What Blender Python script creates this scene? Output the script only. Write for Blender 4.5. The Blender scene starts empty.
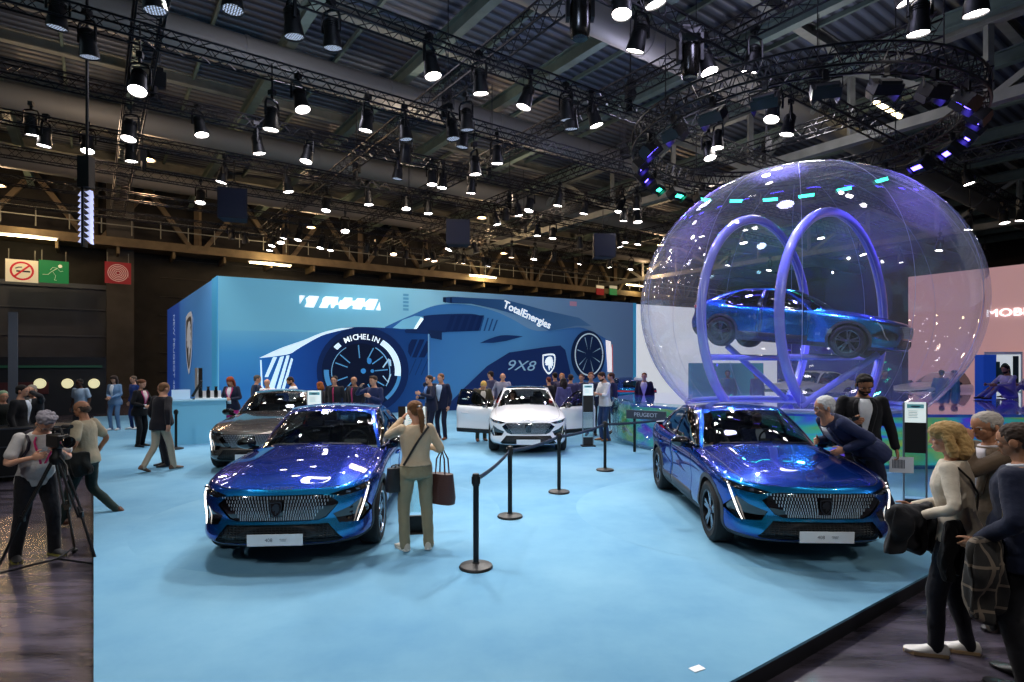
import bpy, bmesh, math, random
import numpy as np
from mathutils import Vector, Matrix, Euler
random.seed(7)
SC = bpy.context.scene
COL = SC.collection
PI = math.pi
def R(d): return math.radians(d)
# ------------------------------------------------------------------ camera
H_CAM, FPX, YH = 2.1, 580.0, 363.0          # eye height over the stage, focal length in pixels, horizon row
cam_d = bpy.data.cameras.new('camera'); cam = bpy.data.objects.new('camera', cam_d); COL.objects.link(cam)
cam.location = (0, 0, H_CAM); cam.rotation_euler = (R(90), 0, 0)
cam_d.sensor_width = 36; cam_d.lens = FPX/1024*36; cam_d.shift_y = (YH-341)/1024
cam_d.clip_start = 0.05; cam_d.clip_end = 400
SC.camera = cam
# ------------------------------------------------------------------ exposure
vs = SC.view_settings
vs.view_transform = 'Standard'; vs.look = 'None'; vs.gamma = 1; vs.exposure = 0.0; vs.use_curve_mapping = False
SC.cycles.max_bounces = 10; SC.cycles.diffuse_bounces = 3; SC.cycles.glossy_bounces = 4
SC.cycles.transparent_max_bounces = 16; SC.cycles.transmission_bounces = 4
SC.cycles.sample_clamp_indirect = 4; SC.cycles.caustics_reflective = False; SC.cycles.caustics_refractive = False
SC.cycles.use_denoising = True
# ------------------------------------------------------------------ world: dim hall air
w = bpy.data.worlds.new('World'); SC.world = w; w.use_nodes = True
w.node_tree.nodes['Background'].inputs[0].default_value = (0.55, 0.62, 0.75, 1)
w.node_tree.nodes['Background'].inputs[1].default_value = 0.16
# ------------------------------------------------------------------ hall axes: A runs along the stage front, B away from it
AX, AY = 0.811, 0.585
HALL_ROT = math.atan2(AY, AX)
def hall(v, u, z=0.0):                       # v along A, u along B
    return Vector((AX*v - AY*u, AY*v + AX*u, z))
def at(px, py, z=0.0):                       # point of the plane at height z seen at a pixel of the photograph
    d = FPX*(H_CAM-z)/(py-YH); return Vector(((px-512)/FPX*d, d, z))
def atd(px, d, z=0.0): return Vector(((px-512)/FPX*d, d, z))
FLOOR_Z = -0.15
TRUSS_Z = 9.5
# spotlights that light the stage (each sits in a fixture built further down)
def lamp(loc, aim, power, size, color=(1, .96, .93), blend=.6, radius=.12):
    l = bpy.data.lights.new('spot', 'SPOT'); l.energy = power; l.spot_size = R(size); l.spot_blend = blend
    l.color = color; l.shadow_soft_size = radius
    o = bpy.data.objects.new('spot', l); COL.objects.link(o); o.location = loc
    o.rotation_euler = (Vector(aim)-Vector(loc)).to_track_quat('-Z', 'Y').to_euler(); return o
STAGE_SPOTS = [  # fixture position on the truss grid (v, u), aim point, power, cone
    ((1.2, 8.0), (-2.5, 4.0, 0), 3000, 75), ((5.0, 8.0), (0.5, 4.5, 0), 3200, 75), ((9.5, 8.0), (3.5, 6.0, 0.5), 3400, 70),
    ((1.0, 11.6), (-4.5, 8.5, 0), 3000, 75), ((5.5, 11.6), (-1.5, 8.5, 0), 3400, 75), ((9.5, 11.6), (2.0, 9.5, 0), 3400, 75),
    ((13.0, 8.0), (5.5, 8.0, 0), 3000, 70), ((2.0, 15.0), (-7.5, 13, 0), 3000, 75), ((6.5, 15.0), (-3.5, 13, 0), 3400, 75),
    ((11.0, 15.0), (0.5, 14, 0), 3600, 75), ((14.5, 15.0), (4, 16, 0), 2600, 70), ((1.5, 19), (-10, 17, 0), 2600, 80),
    ((7.0, 19), (-5, 18, 1), 3000, 80), ((12, 19), (0, 20, 1), 3200, 80), ((17, 19), (4, 24, 1), 2600, 80),
    ((1.8, 22.5), (-14, 22, 0), 2200, 85), ((9, 22.5), (-5, 24, 2), 2600, 85)]
LIGHT_K = 0.34
for (v, u), aim, p, s in STAGE_SPOTS:
    lamp(hall(v, u, TRUSS_Z-1.15), aim, p*LIGHT_K, s)
# front wash from the trusses over and behind the photographer
for (x, y, z), aim, p, s in (((-7, 0, 7.5), (-4, 8, .8), 1500, 60), ((-1.5, -1.5, 7.5), (-1.5, 8, .8), 1700, 60), ((5, -1, 7.5), (3, 8, .8), 1700, 60), ((10.5, 3, 7.5), (5.5, 9, .8), 1300, 60), ((1, 1, 8), (0, 15, 1), 2600, 45), ((-8, 4, 8), (-8, 15, 1), 2200, 50), ((7, 3, 8), (3.5, 16, 1), 2000, 45), ((-2, 3, 8), (-4, 19, 2), 2600, 50)):
    lamp((x, y, z), aim, p*.40, s, blend=.9)
lamp((-1.5, 1.0, 7), (3.8, 4.5, .8), 260, 40, (1, .9, .8), .9)  # added unseen spot that brightens the visitors at the front right
lamp((7.5, 1.5, 7.5), (4.0, 4.4, 1.0), 260, 40, (1, .88, .72), .9)
# added unseen point lights that brighten the deck, beams and trusses
for (v, u), p, c in (((-6, 5), 60, (.4, .85, 1)), ((-5, 16), 55, (.55, .8, .9)), ((4, 6), 170, (.6, .72, 1)), ((4.5, 16.8), 170, (.8, .78, .95)), ((10, 6), 170, (.68, .66, 1)), ((14, 13), 200, (.72, .7, 1)), ((10, 20.5), 170, (1, .8, .62)), ((20, 10), 170, (.9, .85, .9)), ((0, 26), 150, (1, .72, .5)), ((18, 24), 170, (1, .75, .55)), ((24, 17), 150, (1, .8, .7)), ((-12, 26), 120, (.9, .75, .6))):
    l_ = bpy.data.lights.new('roof_fill', 'POINT'); l_.energy = p*1.5; l_.color = c; l_.shadow_soft_size = .5
    o_ = bpy.data.objects.new('roof_fill', l_); COL.objects.link(o_); o_.location = hall(v, u, 10.4)
# ------------------------------------------------------------------ mesh building
class MB:
    def __init__(s): s.v = []; s.f = []; s.m = []
    def add(s, vs_, fs, m=0):
        n = len(s.v); s.v.extend([tuple(p) for p in vs_]); s.f.extend([tuple(i+n for i in f) for f in fs]); s.m.extend([m]*len(fs)); return s
    def merge(s, o, M=None):
        n = len(s.v); s.v.extend([tuple(M @ Vector(p)) for p in o.v] if M is not None else o.v)
        s.f.extend([tuple(i+n for i in f) for f in o.f]); s.m.extend(o.m); return s
    def box(s, c, d, M=None, m=0):
        x, y, z = d[0]/2, d[1]/2, d[2]/2
        P = [Vector((a*x, b*y, e*z)) for a in (-1, 1) for b in (-1, 1) for e in (-1, 1)]
        if M is not None: P = [M @ p for p in P]
        P = [p+Vector(c) for p in P]
        return s.add(P, [(0,1,3,2), (4,6,7,5), (0,4,5,1), (2,3,7,6), (0,2,6,4), (1,5,7,3)], m)
    def bar(s, p, q, w_, h=None, m=0):
        p, q = Vector(p), Vector(q); h = h or w_; d = (q-p)
        if d.length < 1e-6: return s
        Q = d.to_track_quat('Z', 'Y').to_matrix()
        return s.box((p+q)/2, (w_, h, d.length), Q, m)
    def tube(s, path, r, n=8, caps=True, m=0, flat=1.0, closed=False):
        P = [Vector(p) for p in path]; k = len(P); rr = r if isinstance(r, (list, tuple)) else [r]*k
        V = []; F = []; prev = None
        for i in range(k):
            if closed: t = P[(i+1) % k]-P[i-1]
            else: t = (P[min(i+1, k-1)]-P[max(i-1, 0)])
            t.normalize()
            if prev is None:
                a = Vector((0, 0, 1)) if abs(t.z) < .9 else Vector((0, 1, 0))
                a = (a-t*a.dot(t)).normalized()
            else: a = (prev-t*prev.dot(t)).normalized()
            prev = a; b = t.cross(a)
            for j in range(n):
                an = 2*PI*j/n; V.append(P[i]+a*math.cos(an)*rr[i]*flat+b*math.sin(an)*rr[i])
        for i in range(k if closed else k-1):
            for j in range(n):
                i2 = (i+1) % k; F.append((i*n+j, i*n+(j+1) % n, i2*n+(j+1) % n, i2*n+j))
        if caps and not closed: F.append(tuple(range(n-1, -1, -1))); F.append(tuple((k-1)*n+j for j in range(n)))
        return s.add(V, F, m)
    def lathe(s, prof, n=16, M=None, m=0):     # prof [(r, z)] about Z
        V = []; F = []
        for (r, z) in prof:
            for j in range(n): V.append(Vector((r*math.cos(2*PI*j/n), r*math.sin(2*PI*j/n), z)))
        if M is not None: V = [M @ p for p in V]
        k = len(prof)
        for i in range(k-1):
            for j in range(n): F.append((i*n+j, i*n+(j+1) % n, (i+1)*n+(j+1) % n, (i+1)*n+j))
        if prof[0][0] > 1e-5: F.append(tuple(range(n-1, -1, -1)))
        if prof[-1][0] > 1e-5: F.append(tuple((k-1)*n+j for j in range(n)))
        return s.add(V, F, m)
    def prism(s, poly, z0, z1, M=None, m=0):   # poly [(x, y)] counter-clockwise, extruded along z
        n = len(poly); V = [Vector((x, y, z0)) for x, y in poly]+[Vector((x, y, z1)) for x, y in poly]
        if M is not None: V = [M @ p for p in V]
        F = [tuple(range(n-1, -1, -1)), tuple(range(n, 2*n))]+[(i, (i+1) % n, n+(i+1) % n, n+i) for i in range(n)]
        return s.add(V, F, m)
    def ell(s, c, r, nu=12, nv=8, M=None, m=0):
        V = []; F = []; c = Vector(c); r = (r, r, r) if not isinstance(r, (tuple, list)) else r
        for i in range(nv+1):
            ph = PI*i/nv
            for j in range(nu):
                th = 2*PI*j/nu; p = Vector((r[0]*math.sin(ph)*math.cos(th), r[1]*math.sin(ph)*math.sin(th), r[2]*math.cos(ph)))
                if M is not None: p = M @ p
                V.append(p+c)
        for i in range(nv):
            for j in range(nu): F.append((i*nu+j, (i+1)*nu+j, (i+1)*nu+(j+1) % nu, i*nu+(j+1) % nu))
        return s.add(V, F, m)
    def loft(s, rings, caps=True, m=0, close=True):
        n = len(rings[0]); V = [p for r in rings for p in r]; F = []
        for i in range(len(rings)-1):
            for j in range(n if close else n-1): F.append((i*n+j, i*n+(j+1) % n, (i+1)*n+(j+1) % n, (i+1)*n+j))
        if caps and close: F.append(tuple(range(n-1, -1, -1))); F.append(tuple((len(rings)-1)*n+j for j in range(n)))
        return s.add(V, F, m)
    def mesh(s, name, mats, smooth=True, angle=35):
        me = bpy.data.meshes.new(name); me.from_pydata([tuple(p) for p in s.v], [], s.f)
        for mt in (mats if isinstance(mats, (list, tuple)) else [mats]): me.materials.append(mt)
        if any(s.m): me.polygons.foreach_set('material_index', s.m)
        if smooth and len(me.polygons):
            me.polygons.foreach_set('use_smooth', [True]*len(me.polygons))
            try: me.set_sharp_from_angle(angle=R(angle))
            except Exception: pass
        me.update(); return me
    def build(s, name, mats, parent=None, smooth=True, loc=None, rot=None, angle=35, fix=False):
        me = s.mesh(name, mats, smooth, angle)
        if fix:
            bm = bmesh.new(); bm.from_mesh(me); bmesh.ops.remove_doubles(bm, verts=bm.verts, dist=1e-5)
            bmesh.ops.recalc_face_normals(bm, faces=bm.faces); bm.to_mesh(me); bm.free()
            if smooth:
                me.polygons.foreach_set('use_smooth', [True]*len(me.polygons)); me.set_sharp_from_angle(angle=R(angle))
        return link(name, me, parent, loc, rot)
def link(name, data, parent=None, loc=None, rot=None):
    o = bpy.data.objects.new(name, data); COL.objects.link(o)
    if parent is not None: o.parent = parent
    if loc is not None: o.location = loc
    if rot is not None: o.rotation_euler = rot
    return o
def tag(o, label=None, cat=None, group=None, kind=None):
    if label: o['label'] = label
    if cat: o['category'] = cat
    if group: o['group'] = group
    if kind: o['kind'] = kind
    return o
def thing(name, label, cat, loc=(0, 0, 0), rz=0.0, group=None):
    o = link(name, None, None, loc, (0, 0, rz)); return tag(o, label, cat, group)
def copy_tree(o, parent=None):
    kids = KIDS.get(o.name)
    if kids is None: kids = list(o.children); KIDS[o.name] = kids
    c = o.copy(); COL.objects.link(c)
    if parent is not None: c.parent = parent
    for ch in kids: copy_tree(ch, c)
    return c
KIDS = {}
ORD = ['zeroth', 'first', 'second', 'third', 'fourth', 'fifth', 'sixth', 'seventh', 'eighth', 'ninth', 'tenth', 'eleventh', 'twelfth',
       'thirteenth', 'fourteenth', 'fifteenth', 'sixteenth', 'seventeenth', 'eighteenth', 'nineteenth', 'twentieth']
def spline(pts, t):                            # Catmull-Rom through pts at parameter t (0..n-1)
    n = len(pts); i = int(max(0, min(n-2, math.floor(t)))); f = t-i
    g = lambda k: np.array(pts[k], float) if 0 <= k < n else (2*np.array(pts[0], float)-np.array(pts[1], float) if k < 0 else 2*np.array(pts[-1], float)-np.array(pts[-2], float))
    p0, p1, p2, p3 = g(i-1), g(i), g(i+1), g(i+2)
    return .5*((2*p1)+(-p0+p2)*f+(2*p0-5*p1+4*p2-p3)*f*f+(-p0+3*p1-3*p2+p3)*f**3)
def curve1(pts, x):                            # smooth 1-D interpolation, pts [(x, y)]
    if x <= pts[0][0]: return pts[0][1]
    if x >= pts[-1][0]: return pts[-1][1]
    for i in range(len(pts)-1):
        if x <= pts[i+1][0]:
            x0, y0 = pts[i]; x1, y1 = pts[i+1]; h = x1-x0; f = (x-x0)/h
            m0 = (y1-pts[i-1][1])/(x1-pts[i-1][0]) if i > 0 else (y1-y0)/h
            m1 = (pts[i+2][1]-y0)/(pts[i+2][0]-x0) if i+2 < len(pts) else (y1-y0)/h
            return (2*f**3-3*f*f+1)*y0+(f**3-2*f*f+f)*h*m0+(-2*f**3+3*f*f)*y1+(f**3-f*f)*h*m1
# ------------------------------------------------------------------ materials
def srgb(h):
    if isinstance(h, str):
        h = h.lstrip('#'); c = [int(h[i:i+2], 16)/255 for i in (0, 2, 4)]
    else: c = [x/255 for x in h]
    return tuple((x/12.92 if x <= .04045 else ((x+.055)/1.055)**2.4) for x in c)+(1,)
_M = {}
def mat(name, col, rough=.6, metal=0, spec=.5, coat=0, emit=None, es=0, noise=0, nscale=8, bump=0, bscale=40, sheen=0, ncol=None, coat_rough=.03, stretch=None):
    if name in _M: return _M[name]
    m = bpy.data.materials.new(name); m.use_nodes = True; nt = m.node_tree; b = nt.nodes['Principled BSDF']
    c = srgb(col); b.inputs['Base Color'].default_value = c; b.inputs['Roughness'].default_value = rough
    b.inputs['Metallic'].default_value = metal; b.inputs['Specular IOR Level'].default_value = spec
    b.inputs['Coat Weight'].default_value = coat; b.inputs['Coat Roughness'].default_value = coat_rough
    if sheen: b.inputs['Sheen Weight'].default_value = sheen
    if emit: b.inputs['Emission Color'].default_value = srgb(emit); b.inputs['Emission Strength'].default_value = es
    if noise or bump:
        tc = nt.nodes.new('ShaderNodeTexCoord'); src = tc.outputs['Object']
        if stretch:
            mp = nt.nodes.new('ShaderNodeMapping'); mp.inputs['Scale'].default_value = stretch; nt.links.new(src, mp.inputs[0]); src = mp.outputs[0]
        if noise:
            n = nt.nodes.new('ShaderNodeTexNoise'); n.inputs['Scale'].default_value = nscale; n.inputs['Detail'].default_value = 5
            nt.links.new(src, n.inputs[0]); r = nt.nodes.new('ShaderNodeValToRGB'); nt.links.new(n.outputs[0], r.inputs[0])
            c2 = srgb(ncol) if ncol else tuple(x*(1-noise) for x in c[:3])+(1,)
            r.color_ramp.elements[0].position = .35; r.color_ramp.elements[1].position = .65
            r.color_ramp.elements[0].color = c2; r.color_ramp.elements[1].color = c; nt.links.new(r.outputs[0], b.inputs['Base Color'])
        if bump:
            n2 = nt.nodes.new('ShaderNodeTexNoise'); n2.inputs['Scale'].default_value = bscale; n2.inputs['Detail'].default_value = 4
            nt.links.new(src, n2.inputs[0]); bp = nt.nodes.new('ShaderNodeBump'); bp.inputs['Strength'].default_value = bump
            bp.inputs['Distance'].default_value = .02; nt.links.new(n2.outputs[0], bp.inputs['Height']); nt.links.new(bp.outputs[0], b.inputs['Normal'])
    _M[name] = m; return m
def cloth(col, rough=.85):
    return mat('cloth_'+str(col).replace('#', ''), col, rough, spec=.25, noise=.07, nscale=9, bump=.6, bscale=9, sheen=.1)
def emis(name, col, es):
    return mat(name, col, .5, emit=col, es=es)
def schlick(nt, f0, top=1.0, p=4.5):           # two-sided mirror share of a thin sheet
    lw = nt.nodes.new('ShaderNodeLayerWeight'); lw.inputs[0].default_value = .5; pw = nt.nodes.new('ShaderNodeMath'); pw.operation = 'POWER'; pw.inputs[1].default_value = p
    nt.links.new(lw.outputs['Facing'], pw.inputs[0]); mr = nt.nodes.new('ShaderNodeMapRange'); mr.inputs[3].default_value = f0*2; mr.inputs[4].default_value = top; nt.links.new(pw.outputs[0], mr.inputs[0]); return mr.outputs[0]
def glassy(name, tint, alpha, rough=.02, fres=1.35, refl=(1, 1, 1, 1)):   # thin pane: tinted see-through plus a sky of reflections
    if name in _M: return _M[name]
    m = bpy.data.materials.new(name); m.use_nodes = True; nt = m.node_tree; nt.nodes.remove(nt.nodes['Principled BSDF'])
    out = nt.nodes['Material Output']; tr = nt.nodes.new('ShaderNodeBsdfTransparent'); gl = nt.nodes.new('ShaderNodeBsdfGlossy')
    tr.inputs[0].default_value = tuple(x*alpha for x in tint)+(1,); gl.inputs['Roughness'].default_value = rough; gl.inputs[0].default_value = refl
    mx = nt.nodes.new('ShaderNodeMixShader'); nt.links.new(schlick(nt, ((fres-1)/(fres+1))**2), mx.inputs[0]); nt.links.new(tr.outputs[0], mx.inputs[1]); nt.links.new(gl.outputs[0], mx.inputs[2])
    nt.links.new(mx.outputs[0], out.inputs[0]); _M[name] = m; return m
def text_mesh(name, body, size, mt, parent=None, loc=(0, 0, 0), rot=(0, 0, 0), extrude=.004, align='CENTER', shear=0, spacing=1, xs=1, offset=0):
    cu = bpy.data.curves.new(name, 'FONT'); cu.body = body; cu.size = size; cu.extrude = extrude; cu.align_x = align; cu.align_y = 'CENTER'
    cu.shear = shear; cu.space_character = spacing; cu.offset = offset; cu.resolution_u = 4
    t = bpy.data.objects.new('tmp', cu); me = bpy.data.meshes.new_from_object(t); bpy.data.objects.remove(t)
    me.materials.clear(); me.materials.append(mt); o = link(name, me, parent, loc, rot); o.scale = (xs, 1, 1); return o
# ================================================================== SETTING
def carpet_mat():
    m = mat('carpet_blue', '#6fb0d0', .92, spec=.2); nt = m.node_tree; b = nt.nodes['Principled BSDF']
    tc = nt.nodes.new('ShaderNodeTexCoord'); n = nt.nodes.new('ShaderNodeTexNoise'); n.inputs['Scale'].default_value = .5; n.inputs['Detail'].default_value = 9; n.inputs['Roughness'].default_value = .62
    r = nt.nodes.new('ShaderNodeValToRGB'); nt.links.new(tc.outputs['Object'], n.inputs[0]); nt.links.new(n.outputs[0], r.inputs[0])
    r.color_ramp.elements[0].position = .35; r.color_ramp.elements[0].color = srgb('#6499bb'); r.color_ramp.elements[1].position = .7; r.color_ramp.elements[1].color = srgb('#7fb0ca')
    nt.links.new(r.outputs[0], b.inputs['Base Color'])
    n2 = nt.nodes.new('ShaderNodeTexNoise'); n2.inputs['Scale'].default_value = 220; nt.links.new(tc.outputs['Object'], n2.inputs[0])
    bp = nt.nodes.new('ShaderNodeBump'); bp.inputs['Strength'].default_value = .25; bp.inputs['Distance'].default_value = .004
    nt.links.new(n2.outputs[0], bp.inputs['Height']); nt.links.new(bp.outputs[0], b.inputs['Normal']); return m
M_CARPET = carpet_mat()
M_FASCIA = mat('stage_fascia', '#15161a', .5)
M_HFLOOR = mat('hall_asphalt', '#57515f', .27, spec=.5, nscale=2.2, noise=.6, ncol='#1d1a20', bump=.2, bscale=14, stretch=(.5, 2.2, 1))
M_DARK = mat('dark_metal', '#0d0e11', .45, metal=.3)
M_BLACK = mat('black_plastic', '#0b0b0d', .5)
M_TRUSS = mat('truss_black', '#121218', .45, metal=.4)
M_WALLD = mat('hall_wall_dark', '#2a2826', .85, noise=.3, nscale=1.5)
M_STEEL = mat('painted_steel', '#83857c', .6, noise=.25, nscale=2)
M_STEELG = mat('painted_steel_green', '#62736b', .6, noise=.25, nscale=2)
M_DUCT = mat('duct_beige', '#706e68', .6)
M_WHITE = mat('white_paint', '#e9ecf0', .5)
M_CHROME = mat('chrome', '#d8dade', .12, metal=1)
# stage: left edge runs away under the camera, front edge to the right
v0, u0 = 0.0, 2.26
M_ = MB(); sz = FLOOR_Z
stage_back = 28.0
P = [(v0, u0), (34, u0), (34, stage_back), (v0, stage_back)]
M_.prism([tuple(hall(v, u)[:2]) for v, u in P], -.02, 0)
tag(M_.build('floor', M_CARPET, smooth=False), kind='structure')
M_ = MB(); e = .01
M_.prism([tuple(hall(v, u)[:2]) for v, u in [(v0+e, u0+e), (34-e, u0+e), (34-e, stage_back-e), (v0+e, stage_back-e)]], FLOOR_Z, -.021)
tag(M_.build('trim_1', M_FASCIA, smooth=False), kind='structure')
M_ = MB(); M_.box((0, 30, FLOOR_Z-.05), (140, 120, .1))
tag(M_.build('floor', M_HFLOOR, smooth=False), kind='structure')
# hall back wall, columns, gate
UW = 46.9
def hbox(mb, v0_, v1_, u0_, u1_, z0_, z1_, m=0):
    mb.prism([tuple(hall(v, u)[:2]) for v, u in [(v0_, u0_), (v1_, u0_), (v1_, u1_), (v0_, u1_)]], z0_, z1_, m=m)
M_ = MB(); hbox(M_, -40, 70, UW, UW+.3, FLOOR_Z, 14)
tag(M_.build('wall_back', M_WALLD, smooth=False), kind='structure')
def on_wall(px, py=None, UW=UW):                      # v on the back wall seen at a pixel column
    a = (px-512)/FPX; d = UW/(-AY*a+AX); p = Vector((a*d, d, 0)); v = AX*p.x+AY*p.y
    return v, (H_CAM+(YH-py)/FPX*d if py is not None else 0), d
M_ = MB(); gv0 = on_wall(-60)[0]; gv1 = on_wall(107)[0]; gz = on_wall(50, 287)[1]
M_GATE = mat('gate_grey', '#3d4452', .6, noise=.3, nscale=.7); M_GATE2 = mat('gate_rail', '#4b515c', .5)  # bluish gate colour stands in for blue spill light
hbox(M_, gv0, gv1, UW-.12, UW-.01, FLOOR_Z, gz)
gate = M_.build('door_1', M_GATE, smooth=False); tag(gate, kind='structure')
M_ = MB()
for z in (gz*.28, gz*.55, gz*.8): hbox(M_, gv0, gv1, UW-.2, UW-.121, z, z+.08)
hbox(M_, gv1, gv1+.35, UW-.3, UW-.01, FLOOR_Z, gz+.3); hbox(M_, gv0, gv1+.35, UW-.25, UW-.01, gz, gz+.3)
tag(M_.build('trim_2', M_GATE2, smooth=False), kind='structure')
cv = on_wall(120)[0]; M_ = MB(); hbox(M_, cv-.75, cv+.75, UW-.9, UW-.01, FLOOR_Z, 14)
tag(M_.build('wall_column', mat('column_grey', '#4a4845', .8, noise=.3, nscale=1), smooth=False), kind='structure')
# wall cladding rails on the wall
M_ = MB()
for z in np.arange(1.5, 9.5, 1.3): hbox(M_, gv1+3, 60, UW-.08, UW-.001, z, z+.05)
tag(M_.build('trim_3', mat('wall_rail', '#3a3632', .7), smooth=False), kind='structure')
# maintenance catwalk along the wall with railing
M_CAT = mat('catwalk_cream', '#75664c', .7, noise=.3, nscale=1.5)
M_ = MB(); zc_ = 9.6
hbox(M_, -38, 68, UW-2.2, UW-.02, zc_, zc_+.18); hbox(M_, -38, 68, UW-2.3, UW-2.15, zc_-.05, zc_+.5)
for v in np.arange(-36, 66, 3.1): hbox(M_, v, v+.15, UW-2.1, UW-.02, zc_-.5, zc_-.01)
cw = tag(M_.build('trim_4', M_CAT, smooth=False), kind='structure')
M_ = MB()
for z in (1.3, 1.8): M_.bar(hall(-38, UW-2.2, zc_+z), hall(68, UW-2.2, zc_+z), .06)
for v in np.arange(-38, 68, 1.6): M_.bar(hall(v, UW-2.2, zc_+.7), hall(v, UW-2.2, zc_+1.8), .05)
tag(M_.build('trim_5', M_STEEL, smooth=False), kind='structure')
# lattice bracing behind the railing
M_ = MB()
for k, v in enumerate(np.arange(-36, 66, 6.0)):
    M_.bar(hall(v, UW-.4, zc_), hall(v+3, UW-.4, 13.9), .3); M_.bar(hall(v+6, UW-.4, zc_), hall(v+3, UW-.4, 13.9), .3)
    M_.bar(hall(v, UW-.4, zc_), hall(v, UW-.4, 13.9), .35)
tag(M_.build('trim_6', mat('brace_brown', '#6a5c48', .7), smooth=False), kind='structure')
# side wall on the far left and right hall ends
M_ = MB(); hbox(M_, -40.3, -40, -25, UW, FLOOR_Z, 14); tag(M_.build('wall_left', M_WALLD, smooth=False), kind='structure')
M_ = MB(); hbox(M_, 70, 70.3, -25, UW, FLOOR_Z, 14); tag(M_.build('wall_right', M_WALLD, smooth=False), kind='structure')
# ceiling deck
def deck_mat():
    m = mat('roof_deck', '#545b68', .55, metal=.2); nt = m.node_tree; b = nt.nodes['Principled BSDF']
    tc = nt.nodes.new('ShaderNodeTexCoord'); mp = nt.nodes.new('ShaderNodeMapping'); mp.inputs['Rotation'].default_value = (0, 0, HALL_ROT)
    mp.vector_type = 'TEXTURE'; wv = nt.nodes.new('ShaderNodeTexWave'); wv.bands_direction = 'Y'; wv.inputs['Scale'].default_value = .75; wv.inputs['Distortion'].default_value = 0
    nt.links.new(tc.outputs['Object'], mp.inputs[0]); nt.links.new(mp.outputs[0], wv.inputs[0])
    r = nt.nodes.new('ShaderNodeValToRGB'); nt.links.new(wv.outputs[0], r.inputs[0]); r.color_ramp.elements[0].position = .25; r.color_ramp.elements[1].position = .5
    r.color_ramp.elements[0].color = srgb('#333843'); r.color_ramp.elements[1].color = srgb('#5c6472'); nt.links.new(r.outputs[0], b.inputs['Base Color'])
    bp = nt.nodes.new('ShaderNodeBump'); bp.inputs['Distance'].default_value = .08; nt.links.new(wv.outputs[0], bp.inputs['Height']); nt.links.new(bp.outputs[0], b.inputs['Normal']); return m
CZ = 14.0
M_ = MB(); hbox(M_, -40, 70, -25, UW, CZ, CZ+.2); tag(M_.build('ceiling', deck_mat(), smooth=False), kind='structure')
tn = [6]
def trim(mb, m): tn[0] += 1; return tag(mb.build('trim_%d' % tn[0], m, smooth=False), kind='structure')
def ibeam(mb, a, b, hh=.45, w_=.28):           # flanges and web
    a, b = Vector(a), Vector(b); z = Vector((0, 0, 1))
    mb.bar(a-z*hh/2, b-z*hh/2, w_, .05); mb.bar(a+z*hh/2, b+z*hh/2, w_, .05)
    mb.box((a+b)/2, ((b-a).length, .04, hh), Matrix.Rotation(math.atan2((b-a).y, (b-a).x), 3, 'Z'))
def flatbar(mb, a, b, wd, ht):
    a, b = Vector(a), Vector(b); mb.box((a+b)/2, ((b-a).length, wd, ht), Matrix.Rotation(math.atan2((b-a).y, (b-a).x), 3, 'Z'))
def ibeam(mb, a, b, hh=.45, w_=.28):
    z = Vector((0, 0, 1)); a, b = Vector(a), Vector(b)
    flatbar(mb, a-z*hh/2, b-z*hh/2, w_, .05); flatbar(mb, a+z*hh/2, b+z*hh/2, w_, .05); flatbar(mb, a, b, .04, hh)
M_ = MB()
for v in np.arange(1.2-4.3*9, 68, 4.3): ibeam(M_, hall(v, -20, CZ-.75), hall(v, UW-.3, CZ-.75), .5, .32)
trim(M_, M_STEELG)
M_ = MB()
for u in np.arange(23-4.2*9, UW-1, 4.2): ibeam(M_, hall(-39, u, CZ-.25), hall(69, u, CZ-.25), .4, .3)
trim(M_, M_STEEL)
M_ = MB()                                       # light purlins
for v in np.arange(1.2-4.3*9+2.15, 68, 4.3): flatbar(M_, hall(v, -20, CZ-.1), hall(v, UW-.3, CZ-.1), .1, .16)
trim(M_, M_STEELG)
# main roof girders with diagonal lattice, far left and right of the stage
M_ = MB()
for v in (-10.5, 23.5, 45):
    for z in (10.6, 13.2): flatbar(M_, hall(v, 2, z), hall(v, UW-.5, z), .35, .35)
    uu = list(np.arange(2, UW-3, 4.2))
    for k, u in enumerate(uu):
        M_.bar(hall(v, u, 10.6), hall(v, u, 13.2), .2); M_.bar(hall(v, u, 10.6 if k % 2 else 13.2), hall(v, u+4.2, 13.2 if k % 2 else 10.6), .22)
trim(M_, M_STEEL)
# round ventilation ducts
for u in (20.6, 12.4, 29.2, 38.0):
    M_ = MB(); M_.tube([hall(-38, u, 12.3), hall(68, u, 12.3)], .52, 16)
    for v in np.arange(-36, 66, 5): M_.tube([hall(v, u, 12.3), hall(v+.12, u, 12.3)], .55, 16)
    tag(M_.build('trim_%d' % (tn[0]+1), M_DUCT), kind='structure'); tn[0] += 1
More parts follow.
